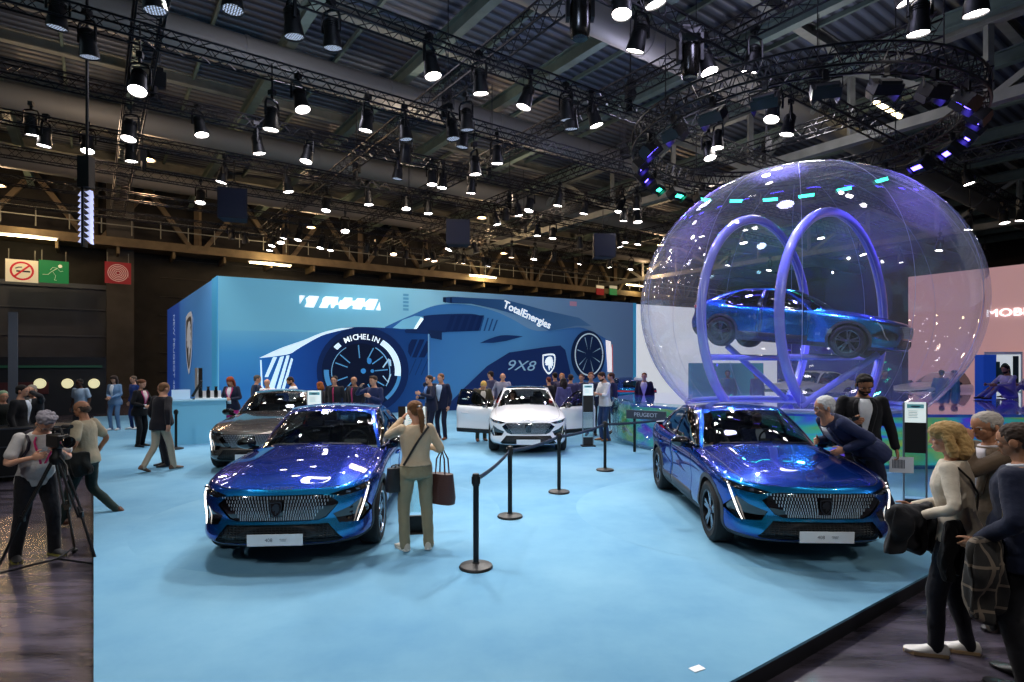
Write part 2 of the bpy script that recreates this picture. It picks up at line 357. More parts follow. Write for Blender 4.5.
# ------------------------------------------------------------------ booth with the printed wall
WH = 5.3
CORN = Vector((-10.8, 21.3, 0)); WEND = Vector((6.45, 30.9, 0)); LEND = Vector((-20.8, 35.0, 0))
WDIR = (WEND-CORN).normalized(); WN = Vector((WDIR.y, -WDIR.x, 0))      # faces the camera
LDIR = (LEND-CORN).normalized(); LN = Vector((-LDIR.y, LDIR.x, 0)); LN = -LN if LN.y > 0 else LN
if (Vector((0, 0, 0))-CORN).dot(LN) < 0: LN = -LN
def grad_mat(name, stops, axis='X', lo=0, hi=1, es=.5, diag=0, rough=.6):
    m = mat(name, '#888888', rough, spec=.15); nt = m.node_tree; b = nt.nodes['Principled BSDF']
    tc = nt.nodes.new('ShaderNodeTexCoord'); sp = nt.nodes.new('ShaderNodeSeparateXYZ'); nt.links.new(tc.outputs['Object'], sp.inputs[0])
    mr = nt.nodes.new('ShaderNodeMapRange'); mr.inputs[1].default_value = lo; mr.inputs[2].default_value = hi
    if diag:
        ma = nt.nodes.new('ShaderNodeMath'); ma.operation = 'MULTIPLY_ADD'; nt.links.new(sp.outputs['Z'], ma.inputs[0]); ma.inputs[1].default_value = diag
        nt.links.new(sp.outputs['X'], ma.inputs[2]); nt.links.new(ma.outputs[0], mr.inputs[0])
    else: nt.links.new(sp.outputs[axis], mr.inputs[0])
    r = nt.nodes.new('ShaderNodeValToRGB'); nt.links.new(mr.outputs[0], r.inputs[0]); e = r.color_ramp.elements
    while len(e) < len(stops): e.new(.5)
    for k, (p, c) in enumerate(stops): e[k].position = p; e[k].color = srgb(c)
    nt.links.new(r.outputs[0], b.inputs['Base Color']); nt.links.new(r.outputs[0], b.inputs['Emission Color']); b.inputs['Emission Strength'].default_value = es; return m
MES = .33                                       # low emission added evenly to the printed walls
def wall_frame(name, o, d, n, length, height, mats, depth=.4):
    root = link(name, None, None, o, (0, 0, math.atan2(d.y, d.x))); return root
# local frame of a wall: x along it, -y (or +y) out of it, z up
def slab(name, o, d, length, z1, m, th=.35, z0=0.0, back=1):
    mb = MB(); mb.box((length/2, back*th/2, (z0+z1)/2), (length, th, z1-z0)); ob = mb.build(name, m, smooth=False, loc=o, rot=(0, 0, math.atan2(d.y, d.x))); return ob
WL = (WEND-CORN).length
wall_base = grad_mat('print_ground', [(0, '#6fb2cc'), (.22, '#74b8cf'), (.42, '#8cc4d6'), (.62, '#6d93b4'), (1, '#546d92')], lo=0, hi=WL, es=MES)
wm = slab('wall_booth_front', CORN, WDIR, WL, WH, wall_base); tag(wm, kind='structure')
LL = (LEND-CORN).length
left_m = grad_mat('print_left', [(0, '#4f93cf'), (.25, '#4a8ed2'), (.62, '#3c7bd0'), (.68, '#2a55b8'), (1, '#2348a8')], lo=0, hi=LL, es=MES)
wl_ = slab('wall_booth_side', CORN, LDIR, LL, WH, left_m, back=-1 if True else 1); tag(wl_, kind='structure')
WROT = math.atan2(WDIR.y, WDIR.x)
def wp(px, py):                                # printed wall: pixel of the photograph to (x along, z up)
    a = (px-512)/FPX; k = CORN.dot(WN)/(Vector((a, 1, 0)).dot(WN)); p = Vector((a*k, k, 0)); return ((p-CORN).dot(WDIR), H_CAM+(YH-py)/FPX*k)
mural = link('printed_car_mural', None, None, CORN, (0, 0, WROT))
tag(mural, 'large blue printed race car mural covering the long booth wall', 'mural')
lay = [0]
def printed(name, polys, m, px=True, lab=None, parent=None):
    lay[0] += 1; y = -.004*lay[0]-.002; mb = MB()
    for poly in polys:
        q = [wp(*p) for p in poly] if px else poly
        mb.add([(x, y, z) for x, z in q], [tuple(range(len(q)))])
    o = mb.build(name, m, parent or mural, smooth=False) if len(polys) == 1 else None
    if o is None:
        for poly in polys: q = [wp(*p) for p in poly]; m1 = MB(); m1.add([(x, y, z) for x, z in q], [tuple(range(len(q)))]); m1.build(name, m, parent or mural, smooth=False)
    return o
def lerp(a, b, t): return a+(b-a)*t
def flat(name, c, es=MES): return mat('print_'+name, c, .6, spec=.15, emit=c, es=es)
def smoothpoly(pts, k=4):
    out = []
    for i in range(len(pts)-1):
        for j in range(k): out.append(tuple(spline(pts, i+j/k)))
    out.append(pts[-1]); return out
# lower ground of the picture
gx = lambda px: wp(px, 350)[0]
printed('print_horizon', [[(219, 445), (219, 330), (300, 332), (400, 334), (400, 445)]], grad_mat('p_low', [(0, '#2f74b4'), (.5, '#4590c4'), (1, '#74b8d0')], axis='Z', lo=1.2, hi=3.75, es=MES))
body_rear = smoothpoly([(385, 327), (400, 320), (414, 314), (430, 307), (447, 304), (470, 305), (494, 311), (512, 319), (530, 329), (545, 331), (569, 328), (583, 328), (597, 334), (608, 341), (610, 352), (610, 362)])
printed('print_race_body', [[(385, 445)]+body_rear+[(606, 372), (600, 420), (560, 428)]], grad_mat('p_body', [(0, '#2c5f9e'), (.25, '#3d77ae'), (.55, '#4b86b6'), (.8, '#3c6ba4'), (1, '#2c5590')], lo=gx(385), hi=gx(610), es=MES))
front_top = smoothpoly([(259, 358), (281, 348), (304, 340), (321, 333), (339, 328.5), (356, 327), (387, 328), (428, 331.5)])
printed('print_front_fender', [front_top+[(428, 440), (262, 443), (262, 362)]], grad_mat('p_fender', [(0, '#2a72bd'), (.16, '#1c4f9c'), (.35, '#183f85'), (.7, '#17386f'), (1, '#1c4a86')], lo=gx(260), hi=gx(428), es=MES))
printed('print_nose_highlight', [smoothpoly([(259, 358), (281, 348), (304, 340), (321, 333), (339, 328.5), (354, 327.5)])+smoothpoly([(338, 331), (322, 335.5), (306, 344), (296, 350), (289, 354), (270, 357)])], flat('hl', '#d3eaf3', .7))
sm = flat('stripe', '#c9e8f6', .75)
printed('print_lamp_stripes', [[(273, 357), (277, 357), (268, 377), (264.5, 377)], [(280, 357), (284, 356), (274, 389), (268, 389)], [(286.5, 355.5), (289.5, 355.5), (280, 390), (276, 390)], [(291, 358), (293, 359), (284.5, 389), (281.5, 389)]], sm)
printed('print_nose_edge', [[(260, 360), (261.5, 360), (262.5, 385), (266, 392), (261, 386)]], sm)
def ellp(cx, cy, rx, ry, n=40, a0=0, a1=360): return [(cx+rx*math.cos(R(a)), cy-ry*math.sin(R(a))) for a in np.linspace(a0, a1, n, endpoint=(a1-a0) < 360)]
def arcband(cx, cy, r0, r1, a0, a1, ky=1., n=14): return ellp(cx, cy, r1[0], r1[1], n, a0, a1)+ellp(cx, cy, r0[0], r0[1], n, a0, a1)[::-1]
W1 = (361.5, 371)
printed('print_wheel_arch', [ellp(W1[0]+1, W1[1], 46, 44)], flat('arch', '#102653'))
printed('print_tyre', [ellp(W1[0], W1[1], 40, 38)], flat('tyre', '#0d1b3c'))
printed('print_rim', [ellp(W1[0]-1, W1[1]+1, 29.5, 28.5)], flat('rimd', '#0a142c'))
printed('print_rim_ring', [arcband(W1[0]-1, W1[1]+1, (28.6, 27.6), (29.6, 28.6), -30, 60), arcband(W1[0]-1, W1[1]+1, (28.8, 27.8), (29.5, 28.5), 120, 215)], flat('ring', '#7fb6dc'))
sp_ = []
for a in (35, 62, 95, 140, 160, 200, 228, 300, 330, 5):
    ca, sa = math.cos(R(a)), math.sin(R(a)); c = (W1[0]-1, W1[1]+1)
    r0, r1, hw = (14, 27, .55)
    sp_.append([(c[0]+r0*ca-hw*sa, c[1]-r0*sa-hw*ca), (c[0]+r1*ca-hw*sa, c[1]-r1*sa-hw*ca), (c[0]+r1*ca+hw*sa, c[1]-r1*sa+hw*ca), (c[0]+r0*ca+hw*sa, c[1]-r0*sa+hw*ca)])
printed('print_spokes', sp_, flat('spoke', '#5d9fd0'))
printed('print_spoke_highlights', [[(382, 367), (388, 358.5), (390.5, 360), (391, 366), (389.5, 366), (388, 361), (383, 368)], [(382, 376), (388, 383), (391, 374), (390, 374), (387, 381), (383, 375.5)]], flat('spk2', '#b9dcf0'))
printed('print_hub', [ellp(369, 361, 2.3, 3), ellp(363, 371, 2.6, 2.6), ellp(372, 371, 1.8, 1.8)], flat('hub', '#3f8ed0'))
printed('print_tyre_band', [arcband(W1[0], W1[1], (33, 31.5), (39, 37), -8, 57), arcband(W1[0], W1[1], (33, 31.5), (38, 36), 128, 138)], flat('band', '#cfe6f4', .75))
printed('print_tyre_glow', [arcband(W1[0], W1[1], (36, 34), (39.5, 37.5), -50, -8), arcband(W1[0], W1[1], (33, 31.5), (38, 36), 178, 205)], flat('band2', '#4e93c8'))
def arc_text(body, cx, cy, rx, ry, a0, a1, size_px, m, name):
    mb = MB(); n = len(body); lay[0] += 1
    for i, ch in enumerate(body):
        a = a0+(a1-a0)*i/(n-1); x, z = wp(cx+rx*math.cos(R(a)), cy-ry*math.sin(R(a)))
        cu = bpy.data.curves.new('c', 'FONT'); cu.body = ch; cu.size = size_px; cu.align_x = 'CENTER'; cu.align_y = 'CENTER'; cu.offset = .006
        t = bpy.data.objects.new('t', cu); me = bpy.data.meshes.new_from_object(t); bpy.data.objects.remove(t)
        rot = R(a-90)*.9
        V = [(x+v.co.x*math.cos(rot)-v.co.y*math.sin(rot), -.004*lay[0]-.002, z+v.co.x*math.sin(rot)+v.co.y*math.cos(rot)) for v in me.vertices]
        mb.add(V, [tuple(p.vertices) for p in me.polygons]); bpy.data.meshes.remove(me)
    return mb.build(name, m, mural, smooth=False)
M_LET = flat('letters', '#eaf4fa', .8)
arc_text('MICHELIN', W1[0], W1[1], 35.5, 34, 115, 65, .31, M_LET, 'print_tyre_lettering')
printed('print_fender_louvres', [[(408, 345), (411, 339.5), (417, 339.5), (410, 357), (407.5, 352)], [(419, 339.5), (424, 339.5), (416, 357.5), (411.5, 357.5)], [(426, 341), (428, 341), (428, 350), (424, 357.5), (418, 357.5)]], flat('louv', '#0f2450'))
printed('print_fender_lines', [[(415+6*k, 359), (415.8+6*k, 359), (409+6*k, 375), (408.2+6*k, 375)] for k in range(3)], flat('louv2', '#14305f'))
printed('print_panel_gap', [[(427.4, 332), (428.6, 332), (428.6, 400), (427.4, 400)]], flat('gap', '#7fb2d6'))
printed('print_cockpit', [smoothpoly([(404, 331), (411, 322), (419, 317), (432, 315), (452, 314), (471, 314), (481, 316)])+[(477, 331), (447, 332), (428, 334), (405, 333)]], flat('cock', '#152c58'))
printed('print_windscreen', [[(392, 328), (402, 320), (414, 316), (423, 317), (415, 329), (400, 329)]], flat('ws', '#7cc0da'))
printed('print_windscreen_glint', [[(420, 317.5), (423, 319), (416, 329), (413, 329)]], flat('wsg', '#e4f6fa', .8))
printed('print_side_louvres', [[(450+7.2*k, 315.5), (454.5+7.2*k, 315.5), (449+7.2*k, 331), (444.5+7.2*k, 331)] for k in range(5)], flat('slv', '#0f2450'))
printed('print_roof_louvres', [[(482+4.5*k, 317+k), (483.5+4.5*k, 317+k), (479.5+4.5*k, 331), (478+4.5*k, 331)] for k in range(4)], flat('slv2', '#1f4678'))
printed('print_mirror', [[(427, 330), (441, 331), (441, 340), (430, 338)]], flat('mir', '#15284c'))
printed('print_intake', [smoothpoly([(479, 343), (488, 339), (500, 335.5), (512, 335.5), (522, 336.5)])+[(505, 341), (492, 343)]], flat('intake', '#173260'))
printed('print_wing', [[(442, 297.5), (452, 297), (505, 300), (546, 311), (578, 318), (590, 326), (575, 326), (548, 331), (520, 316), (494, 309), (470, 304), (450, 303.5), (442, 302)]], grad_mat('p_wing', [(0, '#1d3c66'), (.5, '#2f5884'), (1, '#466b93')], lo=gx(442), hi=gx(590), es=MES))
printed('print_wing_edge', [[(442, 297.5), (445, 297.5), (445, 303), (442, 302)], [(449, 297.5), (451, 297.5), (451, 303), (449, 303)]], flat('we', '#10233f'))
printed('print_side_skirt', [[(463, 428), (478, 412), (498, 394), (509, 352.5), (545, 347.5), (559, 345.5), (564, 350), (569, 372), (569, 428)]][:0]+[[(463, 388), (486, 366), (508, 352.5), (545, 347), (559, 345.5), (564, 350), (569, 372), (569, 432), (420, 432)]], flat('skirt', '#182c5c'))
W2 = (587.5, 354.5)
printed('print_rear_tyre', [ellp(W2[0]-1, W2[1]+1, 17, 25)], flat('tyre2', '#142547'))
printed('print_rear_ring', [arcband(W2[0], W2[1], (13.2, 20), (14.3, 21.3), 0, 359, n=50)], flat('ring2', '#c7dbe8'))
printed('print_rear_spokes', [[(W2[0]+3*math.cos(R(a)), W2[1]-4*math.sin(R(a))), (W2[0]+12*math.cos(R(a-2)), W2[1]-18*math.sin(R(a-2))), (W2[0]+12*math.cos(R(a+2)), W2[1]-18*math.sin(R(a+2)))] for a in (20, 75, 110, 165, 215, 240, 290, 335)], flat('sp3', '#86a8c0'))
printed('print_tail_lamp', [[(604, 340), (609, 341.5), (610.5, 352), (610.5, 372), (606, 372)]], flat('tl', '#e8e2e6', .8))
printed('print_tail_strip', [[(610, 344), (611, 345), (611.6, 372), (610.4, 372)]], flat('tr', '#c86a70'))
# angular white wordmark, upper left
wmk = lambda L: [[(290+x/9.31, 285+y/9.31) for x, y in q] for q in L]
printed('print_wordmark', wmk([[(82, 100), (135, 103), (85, 180)], [(140, 128), (175, 103), (265, 108), (215, 212), (130, 208), (150, 165)], [(300, 125), (325, 110), (445, 115), (438, 150), (445, 185), (415, 190), (395, 218), (375, 215), (372, 175), (352, 188), (340, 216), (262, 214), (290, 165)],
    [(460, 145), (480, 145), (500, 120), (575, 122), (570, 150), (600, 150), (620, 125), (690, 130), (685, 165), (700, 160), (730, 132), (812, 135), (770, 235), (695, 232), (700, 205), (670, 200), (655, 230), (575, 226), (580, 195), (560, 190), (515, 226), (450, 222), (445, 180)], [(825, 160), (835, 238), (790, 236)]]), flat('wmk', '#f2f8fb', .85))
printed('print_small_caption', [[(402+0, 294+3.6*k), (407.5, 294.3+3.6*k), (407.5, 296.6+3.6*k), (402, 296.3+3.6*k)] for k in range(5)], flat('cap', '#5c9dbd'))
printed('print_small_label', [[(568, 301.5), (575, 302), (575, 306.5), (568, 306)]], flat('lab', '#a97f94'))
def mural_text(body, px, py, size, rotdeg, m, name, shear=0, xs=1, offset=0, spacing=1):
    lay[0] += 1; x, z = wp(px, py)
    return text_mesh(name, body, size, m, mural, (x, -.004*lay[0]-.002, z), (R(90), -R(rotdeg), 0), extrude=.001, shear=shear, xs=xs, offset=offset, spacing=spacing)
mural_text('TotalEnergies', 526, 315.5, .50, -20, M_LET, 'print_sponsor_lettering', offset=.012)
mural_text('9X8', 518.5, 366, .68, -2, flat('ltr2', '#8fb3cc'), 'print_number_lettering', xs=1.35, shear=.3)
# lion shield: outline plus a stylised head
SHIELD = [(-.42, .5), (0, .56), (.42, .5), (.42, -.05), (.3, -.35), (0, -.62), (-.3, -.35), (-.42, -.05)]
LION = [(-.26, .10), (-.20, .26), (-.05, .38), (.12, .40), (.26, .30), (.20, .27), (.31, .18), (.24, .16), (.33, .02), (.24, .03), (.30, -.15), (.20, -.10), (.20, -.30), (.10, -.20), (.02, -.42), (-.04, -.22), (-.02, -.08), (-.14, -.12), (-.24, -.06), (-.20, .02), (-.28, .03)]
def shield(mb, cx, cz, s, y, k=0):             # facing -y, material k plate, k+1 head
    P = [(cx+s*x, y, cz+s*z) for x, z in smoothpoly(SHIELD+[SHIELD[0]], 3)[:-1]]
    mb.add(P, [tuple(range(len(P)))], k)
    I = [(cx+s*.84*x, y-.003, cz+s*.84*z) for x, z in smoothpoly(SHIELD+[SHIELD[0]], 3)[:-1]]
    mb.add(I, [tuple(range(len(I)))], k+1)
    L = [(cx+s*x, y-.006, cz+s*z) for x, z in LION]; mb.add(L, [tuple(range(len(L)))], k)
lay[0] += 2; x, z = wp(547, 363.5); mb = MB(); shield(mb, x, z, .85, -.004*lay[0])
mb.build('print_shield', [M_LET, flat('shd', '#2c4f86')], mural, smooth=False)
# cyan corner strip + big shield + vertical lettering on the left wall
LROT = math.atan2(LDIR.y, LDIR.x)
mb = MB(); mb.box((.55, .02, WH/2), (1.1, .03, WH)); o = mb.build('trim_20', flat('cyan', '#3f98c8'), None, False, loc=CORN, rot=(0, 0, LROT)); tag(o, kind='structure')
def lp(px, py):
    a = (px-512)/FPX; k = CORN.dot(LN)/(Vector((a, 1, 0)).dot(LN)); p = Vector((a*k, k, 0)); return ((p-CORN).dot(LDIR), H_CAM+(YH-py)/FPX*k)
emb = thing('shield_emblem', 'tall chrome lion shield emblem on the blue side wall of the booth', 'emblem', CORN, LROT)
mb = MB(); x, z = lp(190.3, 342)
s = 2.45; mirror = Matrix.Scale(-1, 4, (0, 1, 0)) @ Matrix.Scale(-1, 4, (1, 0, 0))
tmp = MB(); shield(tmp, 0, 0, s, -.06); P = [(-a[0]+x, -a[1], a[2]+z) for a in tmp.v]
pl = MB(); pl.v = P; pl.f = [tuple(reversed(f)) for f in tmp.f]; pl.m = tmp.m; nb = len(smoothpoly(SHIELD+[SHIELD[0]], 3))-1
fr = MB(); fr.add([(a[0], .055, a[2]) for a in P[:nb]]+[(a[0], .01, a[2]) for a in P[:nb]], [(i, (i+1) % nb, nb+(i+1) % nb, nb+i) for i in range(nb)])
fr.build('rim', M_CHROME, emb, False); pl.build('lion_plate', [mat('emblem_silver', '#d4d8e0', .35, metal=.3, emit='#c9cdd6', es=.35), mat('emblem_grey', '#7c8494', .5)], emb, False)  # emission lightens the silver plate, which is no lamp
lt = thing('vertical_lettering', 'pale vertical writing down the dark blue far end of the side wall', 'lettering', CORN, LROT)
for (px, py, s_, t) in ((174.5, 354, 1.0, 'NEW PEUGEOT 408'),):
    x, z = lp(px, py); tm = text_mesh('letters', t, 1.0, flat('vt', '#a8c4ea'), lt, (x, .03, z), (R(90), R(90), R(180)), extrude=.004, xs=.50)
# door gap and slot in the left wall
d_ = MB(); x0, _ = lp(199, 380); x1, _ = lp(202.5, 380); zt = lp(201, 368)[1]
d_.box(((x0+x1)/2, .012, zt/2), (abs(x1-x0), .02, zt)); tag(d_.build('door_2', mat('gap_dark', '#14161b', .8), None, False, loc=CORN, rot=(0, 0, LROT)), kind='structure')
d_ = MB(); x0, _ = lp(196.5, 380); x1, _ = lp(199, 380); d_.box(((x0+x1)/2, .03, zt/2), (abs(x1-x0), .06, zt)); tag(d_.build('trim_21', M_WHITE, None, False, loc=CORN, rot=(0, 0, LROT)), kind='structure')
# ------------------------------------------------------------------ white booth wall behind the sphere, right
WEND2 = WEND+WDIR*19
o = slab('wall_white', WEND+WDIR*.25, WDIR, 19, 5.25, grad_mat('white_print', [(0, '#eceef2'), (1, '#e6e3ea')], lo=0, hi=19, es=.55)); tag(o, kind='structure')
o = slab('trim_22', WEND, WDIR, .22, 5.3, flat('cyan', '#4fa9cf')); tag(o, kind='structure')
# dark violet partition in front of it
def booth_wall(name, p, q, h, m, z0=0.0, th=.2):
    p, q = Vector(p+(0,)), Vector(q+(0,)); d = (q-p); ob = slab(name, p, d.normalized(), d.length, h, m, th=th, z0=z0); tag(ob, kind='structure'); return ob
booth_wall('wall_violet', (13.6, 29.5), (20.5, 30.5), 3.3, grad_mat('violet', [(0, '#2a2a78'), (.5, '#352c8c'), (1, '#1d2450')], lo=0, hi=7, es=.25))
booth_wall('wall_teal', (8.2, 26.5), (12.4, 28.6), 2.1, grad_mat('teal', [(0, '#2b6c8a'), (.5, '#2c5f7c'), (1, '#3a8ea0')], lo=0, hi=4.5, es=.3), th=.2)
# pink booth at the right
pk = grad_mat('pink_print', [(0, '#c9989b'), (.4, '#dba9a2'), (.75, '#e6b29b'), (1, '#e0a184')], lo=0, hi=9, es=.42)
booth_wall('wall_pink', (16.4, 24.0), (22.1, 15.0), 5.66, pk)
pr = thing('wall_lettering', 'white illuminated capital letters on the pink booth wall', 'lettering', (16.4, 24.0, 0), math.atan2(-9.0, 5.7))
pd = Vector((5.7, -9.0, 0)).normalized()
def pkp(px, py):
    n = Vector((pd.y, -pd.x, 0)); a = (px-512)/FPX; P0 = Vector((16.4, 24, 0)); k = P0.dot(n)/(Vector((a, 1, 0)).dot(n)); p = Vector((a*k, k, 0)); return ((p-P0).dot(pd), H_CAM+(YH-py)/FPX*k)
x, z = pkp(986, 314); text_mesh('letters', 'MOBILITY', .40, emis('neon_white', '#ffffff', 1.6), pr, (x, -.03, z), (R(90), 0, 0), extrude=.02, align='LEFT', xs=1.25)
bs = link('strip', None); bpy.data.objects.remove(bs)
mb = MB(); mb.box((0, 0, 1.2), (.5, .4, 2.4)); o = mb.build('booth_pillar', flat('pill', '#1c4ec2', .25), None, False, loc=atd(986, 21.1)); tag(o, 'bright blue square pillar beside the wall screen on the right', 'pillar')
# ================================================================== TRUSSES
def truss_mb(p, q, s=.34, pitch=.5, r=.028, lace=.016, top=TRUSS_Z):
    mb = MB(); p, q = Vector(p), Vector(q); d = q-p; L = d.length; d.normalize(); n = Vector((-d.y, d.x, 0)); z = Vector((0, 0, 1))
    C = [n*s/2, -n*s/2, -n*s/2-z*s, n*s/2-z*s]
    for c in C: mb.tube([p+c, q+c], r, 5)
    k = int(L/pitch)
    for i in range(k):
        a = p+d*(i*L/k); b = p+d*((i+1)*L/k); m_ = (a+b)/2
        for f in range(4):
            c0, c1 = C[f], C[(f+1) % 4]
            mb.bar(a+c0, m_+c1, lace); mb.bar(m_+c1, b+c0, lace)
    return mb
ROWS = [8.0, 11.6, 15.1, 18.8, 22.5, 26.2, 30.2, 34.2]
COLS = [-7.5, 1.0, 8.05, 12.1, 15.6, 19.2, 26.5]
VR = (-24, 34)
rown = ['nearest', 'second nearest', 'third nearest', 'fourth nearest', 'fifth nearest', 'sixth nearest', 'second furthest', 'furthest']
for k, u in enumerate(ROWS):
    o = truss_mb(hall(VR[0], u, TRUSS_Z), hall(VR[1], u, TRUSS_Z), pitch=.55).build('lighting_truss', M_TRUSS, None, False)
    tag(o, 'black lattice lighting truss crossing the ceiling, %s of the cross rows' % rown[k], 'truss', 'lattice lighting trusses under the roof')
for k, v in enumerate(COLS):
    o = truss_mb(hall(v, 3.5 if v < 10 else 5, TRUSS_Z+(.50 if k != 1 else .65)), hall(v, 36, TRUSS_Z+(.50 if k != 1 else .65)), pitch=.55, s=.4 if k != 1 else .55).build('lighting_truss', M_TRUSS, None, False)
    tag(o, 'black lattice lighting truss running away towards the back wall, %s from the left' % ORD[k+1], 'truss', 'lattice lighting trusses under the roof')
# hanging cables + motors on the truss crossings
hoist0 = None
M_CABLE = mat('cable', '#1a1a1e', .6)
n = 0
for ui, u in enumerate(ROWS[:6]):
    for vi, v in enumerate(COLS[:6]):
        if (ui+vi) % 2: continue
        if hoist0 is None:
            hoist0 = thing('chain_hoist', 'x', 'hoist', (0, 0, 0)); m_ = MB(); m_.box((0, 0, .45), (.3, .24, .42)); m_.box((0, 0, .72), (.16, .16, .14)); m_.tube([(.14, 0, .25), (.14, 0, -.1)], .1, 8); m_.build('motor', M_DARK, hoist0)
            m_ = MB(); m_.tube([(0, 0, .78), (0, 0, CZ-TRUSS_Z-.4-.6)], .014, 5); m_.tube([(.08, 0, .78), (.08, 0, 2.2)], .01, 5); m_.build('chain', M_CABLE, hoist0); o = hoist0
        else: o = copy_tree(hoist0)
        o.location = hall(v+.5, u, TRUSS_Z+.0); o.rotation_euler = (0, 0, HALL_ROT+ui)
        o['group'] = 'chain hoists holding the trusses'
        o['label'] = 'black chain hoist on the %s cross row beside the %s lengthwise truss' % (rown[ui], ORD[vi+1])
# circular truss over the sphere
RC = Vector((7.19, 14.97, 8.2)); RR = 3.80
mb = MB(); s = .4; NN = 72
for dr, dz in ((-s/2, 0), (s/2, 0), (s/2, -s), (-s/2, -s)):
    mb.tube([RC+Vector((math.cos(2*PI*i/NN)*(RR+dr), math.sin(2*PI*i/NN)*(RR+dr), dz)) for i in range(NN)], .03, 5, closed=True)
for i in range(NN):
    pts = lambda j, dr, dz: RC+Vector((math.cos(2*PI*j/NN)*(RR+dr), math.sin(2*PI*j/NN)*(RR+dr), dz))
    C = [(-s/2, 0), (s/2, 0), (s/2, -s), (-s/2, -s)]
    for f in range(4):
        mb.bar(pts(i, *C[f]), pts(i+.5, *C[(f+1) % 4]), .018); mb.bar(pts(i+.5, *C[(f+1) % 4]), pts(i+1, *C[f]), .018)
ring = mb.build('circular_truss', M_TRUSS, None, False); tag(ring, 'large circular black lighting truss hanging above the transparent sphere', 'truss')
for a in (20, 110, 200, 290): mb = MB(); p = RC+Vector((math.cos(R(a))*RR, math.sin(R(a))*RR, 0)); mb.tube([p, Vector((p.x, p.y, CZ-.02))], .015, 5); mb.build('suspension_cable', M_CABLE, ring)
# ================================================================== SPOTLIGHTS
def lens_mat(name, col, es, dots=0, back='#20232a'):
    m = mat(name, back, .3); nt = m.node_tree; b = nt.nodes['Principled BSDF']; b.inputs['Emission Color'].default_value = srgb(col)
    if dots:
        tc = nt.nodes.new('ShaderNodeTexCoord'); vo = nt.nodes.new('ShaderNodeTexVoronoi'); vo.voronoi_dimensions = '2D'; vo.inputs['Scale'].default_value = dots; vo.inputs['Randomness'].default_value = .15
        nt.links.new(tc.outputs['Object'], vo.inputs['Vector']); lt_ = nt.nodes.new('ShaderNodeMath'); lt_.operation = 'LESS_THAN'; lt_.inputs[1].default_value = .36
        nt.links.new(vo.outputs['Distance'], lt_.inputs[0]); ml = nt.nodes.new('ShaderNodeMath'); ml.operation = 'MULTIPLY'; ml.inputs[1].default_value = es
        nt.links.new(lt_.outputs[0], ml.inputs[0]); nt.links.new(ml.outputs[0], b.inputs['Emission Strength'])
    else: b.inputs['Emission Strength'].default_value = es
    return m
L_ON = lens_mat('lens_on', '#fff6f2', 24); L_DIM = lens_mat('lens_dim', '#b4c4e0', 1.3, dots=22); L_WARM = lens_mat('lens_warm', '#ffdcb8', 9)
def make_spot(lens, name='spotlight', k=1.0):
    root = thing(name, 'x', 'spotlight')
    m_ = MB(); m_.box((0, 0, 0), (.12*k, .16*k, .12*k)); m_.tube([(0, 0, 0), (0, 0, -.18*k)], .035*k, 8); m_.build('clamp', M_DARK, root)
    m_ = MB(); W = .2*k
    m_.tube([(-W, 0, -.62*k), (-W, 0, -.3*k), (-W*.8, 0, -.2*k), (0, 0, -.17*k), (W*.8, 0, -.2*k), (W, 0, -.3*k), (W, 0, -.62*k)], .025*k, 6, flat=1.6); m_.build('yoke', M_DARK, root)
    m_ = MB(); m_.lathe([(.001, .02), (.08, .02), (.13, -.02), (.14, -.16), (.155, -.2), (.155, -.3), (.17, -.34), (.19, -.5), (.195, -.56), (.18, -.56), (.175, -.52)], 18); m_.v = [(a*k, b*k, c*k) for a, b, c in m_.v]
    for i in range(3): m_.lathe([(.135*k, (-.06-.04*i)*k), (.16*k, (-.06-.04*i)*k), (.16*k, (-.075-.04*i)*k), (.135*k, (-.075-.04*i)*k)], 14)
    h_ = m_.build('housing', M_BLACK, root, loc=(0, 0, -.36*k))
    m_ = MB(); m_.lathe([(.001, -.535), (.10, -.538), (.178, -.53)], 18); m_.v = [(a*k, b*k, c*k) for a, b, c in m_.v]; m_.build('lens', lens, h_)
    return root, h_
bpy.context.view_layer.update()
SP = {}
for key, lm in (('on', L_ON), ('dim', L_DIM), ('warm', L_WARM)): SP[key] = [make_spot(lm), False]
def clone_spot(key):
    (r, h_), used = SP[key]
    if not used: SP[key][1] = True; return r, h_
    c = r.copy(); COL.objects.link(c); hh = None
    for ch in KIDS.setdefault(r.name, list(r.children)):
        cc = ch.copy(); COL.objects.link(cc); cc.parent = c
        if ch == h_:
            hh = cc
            for g in KIDS.setdefault(h_.name, list(h_.children)): gg = g.copy(); COL.objects.link(gg); gg.parent = cc
    return c, hh
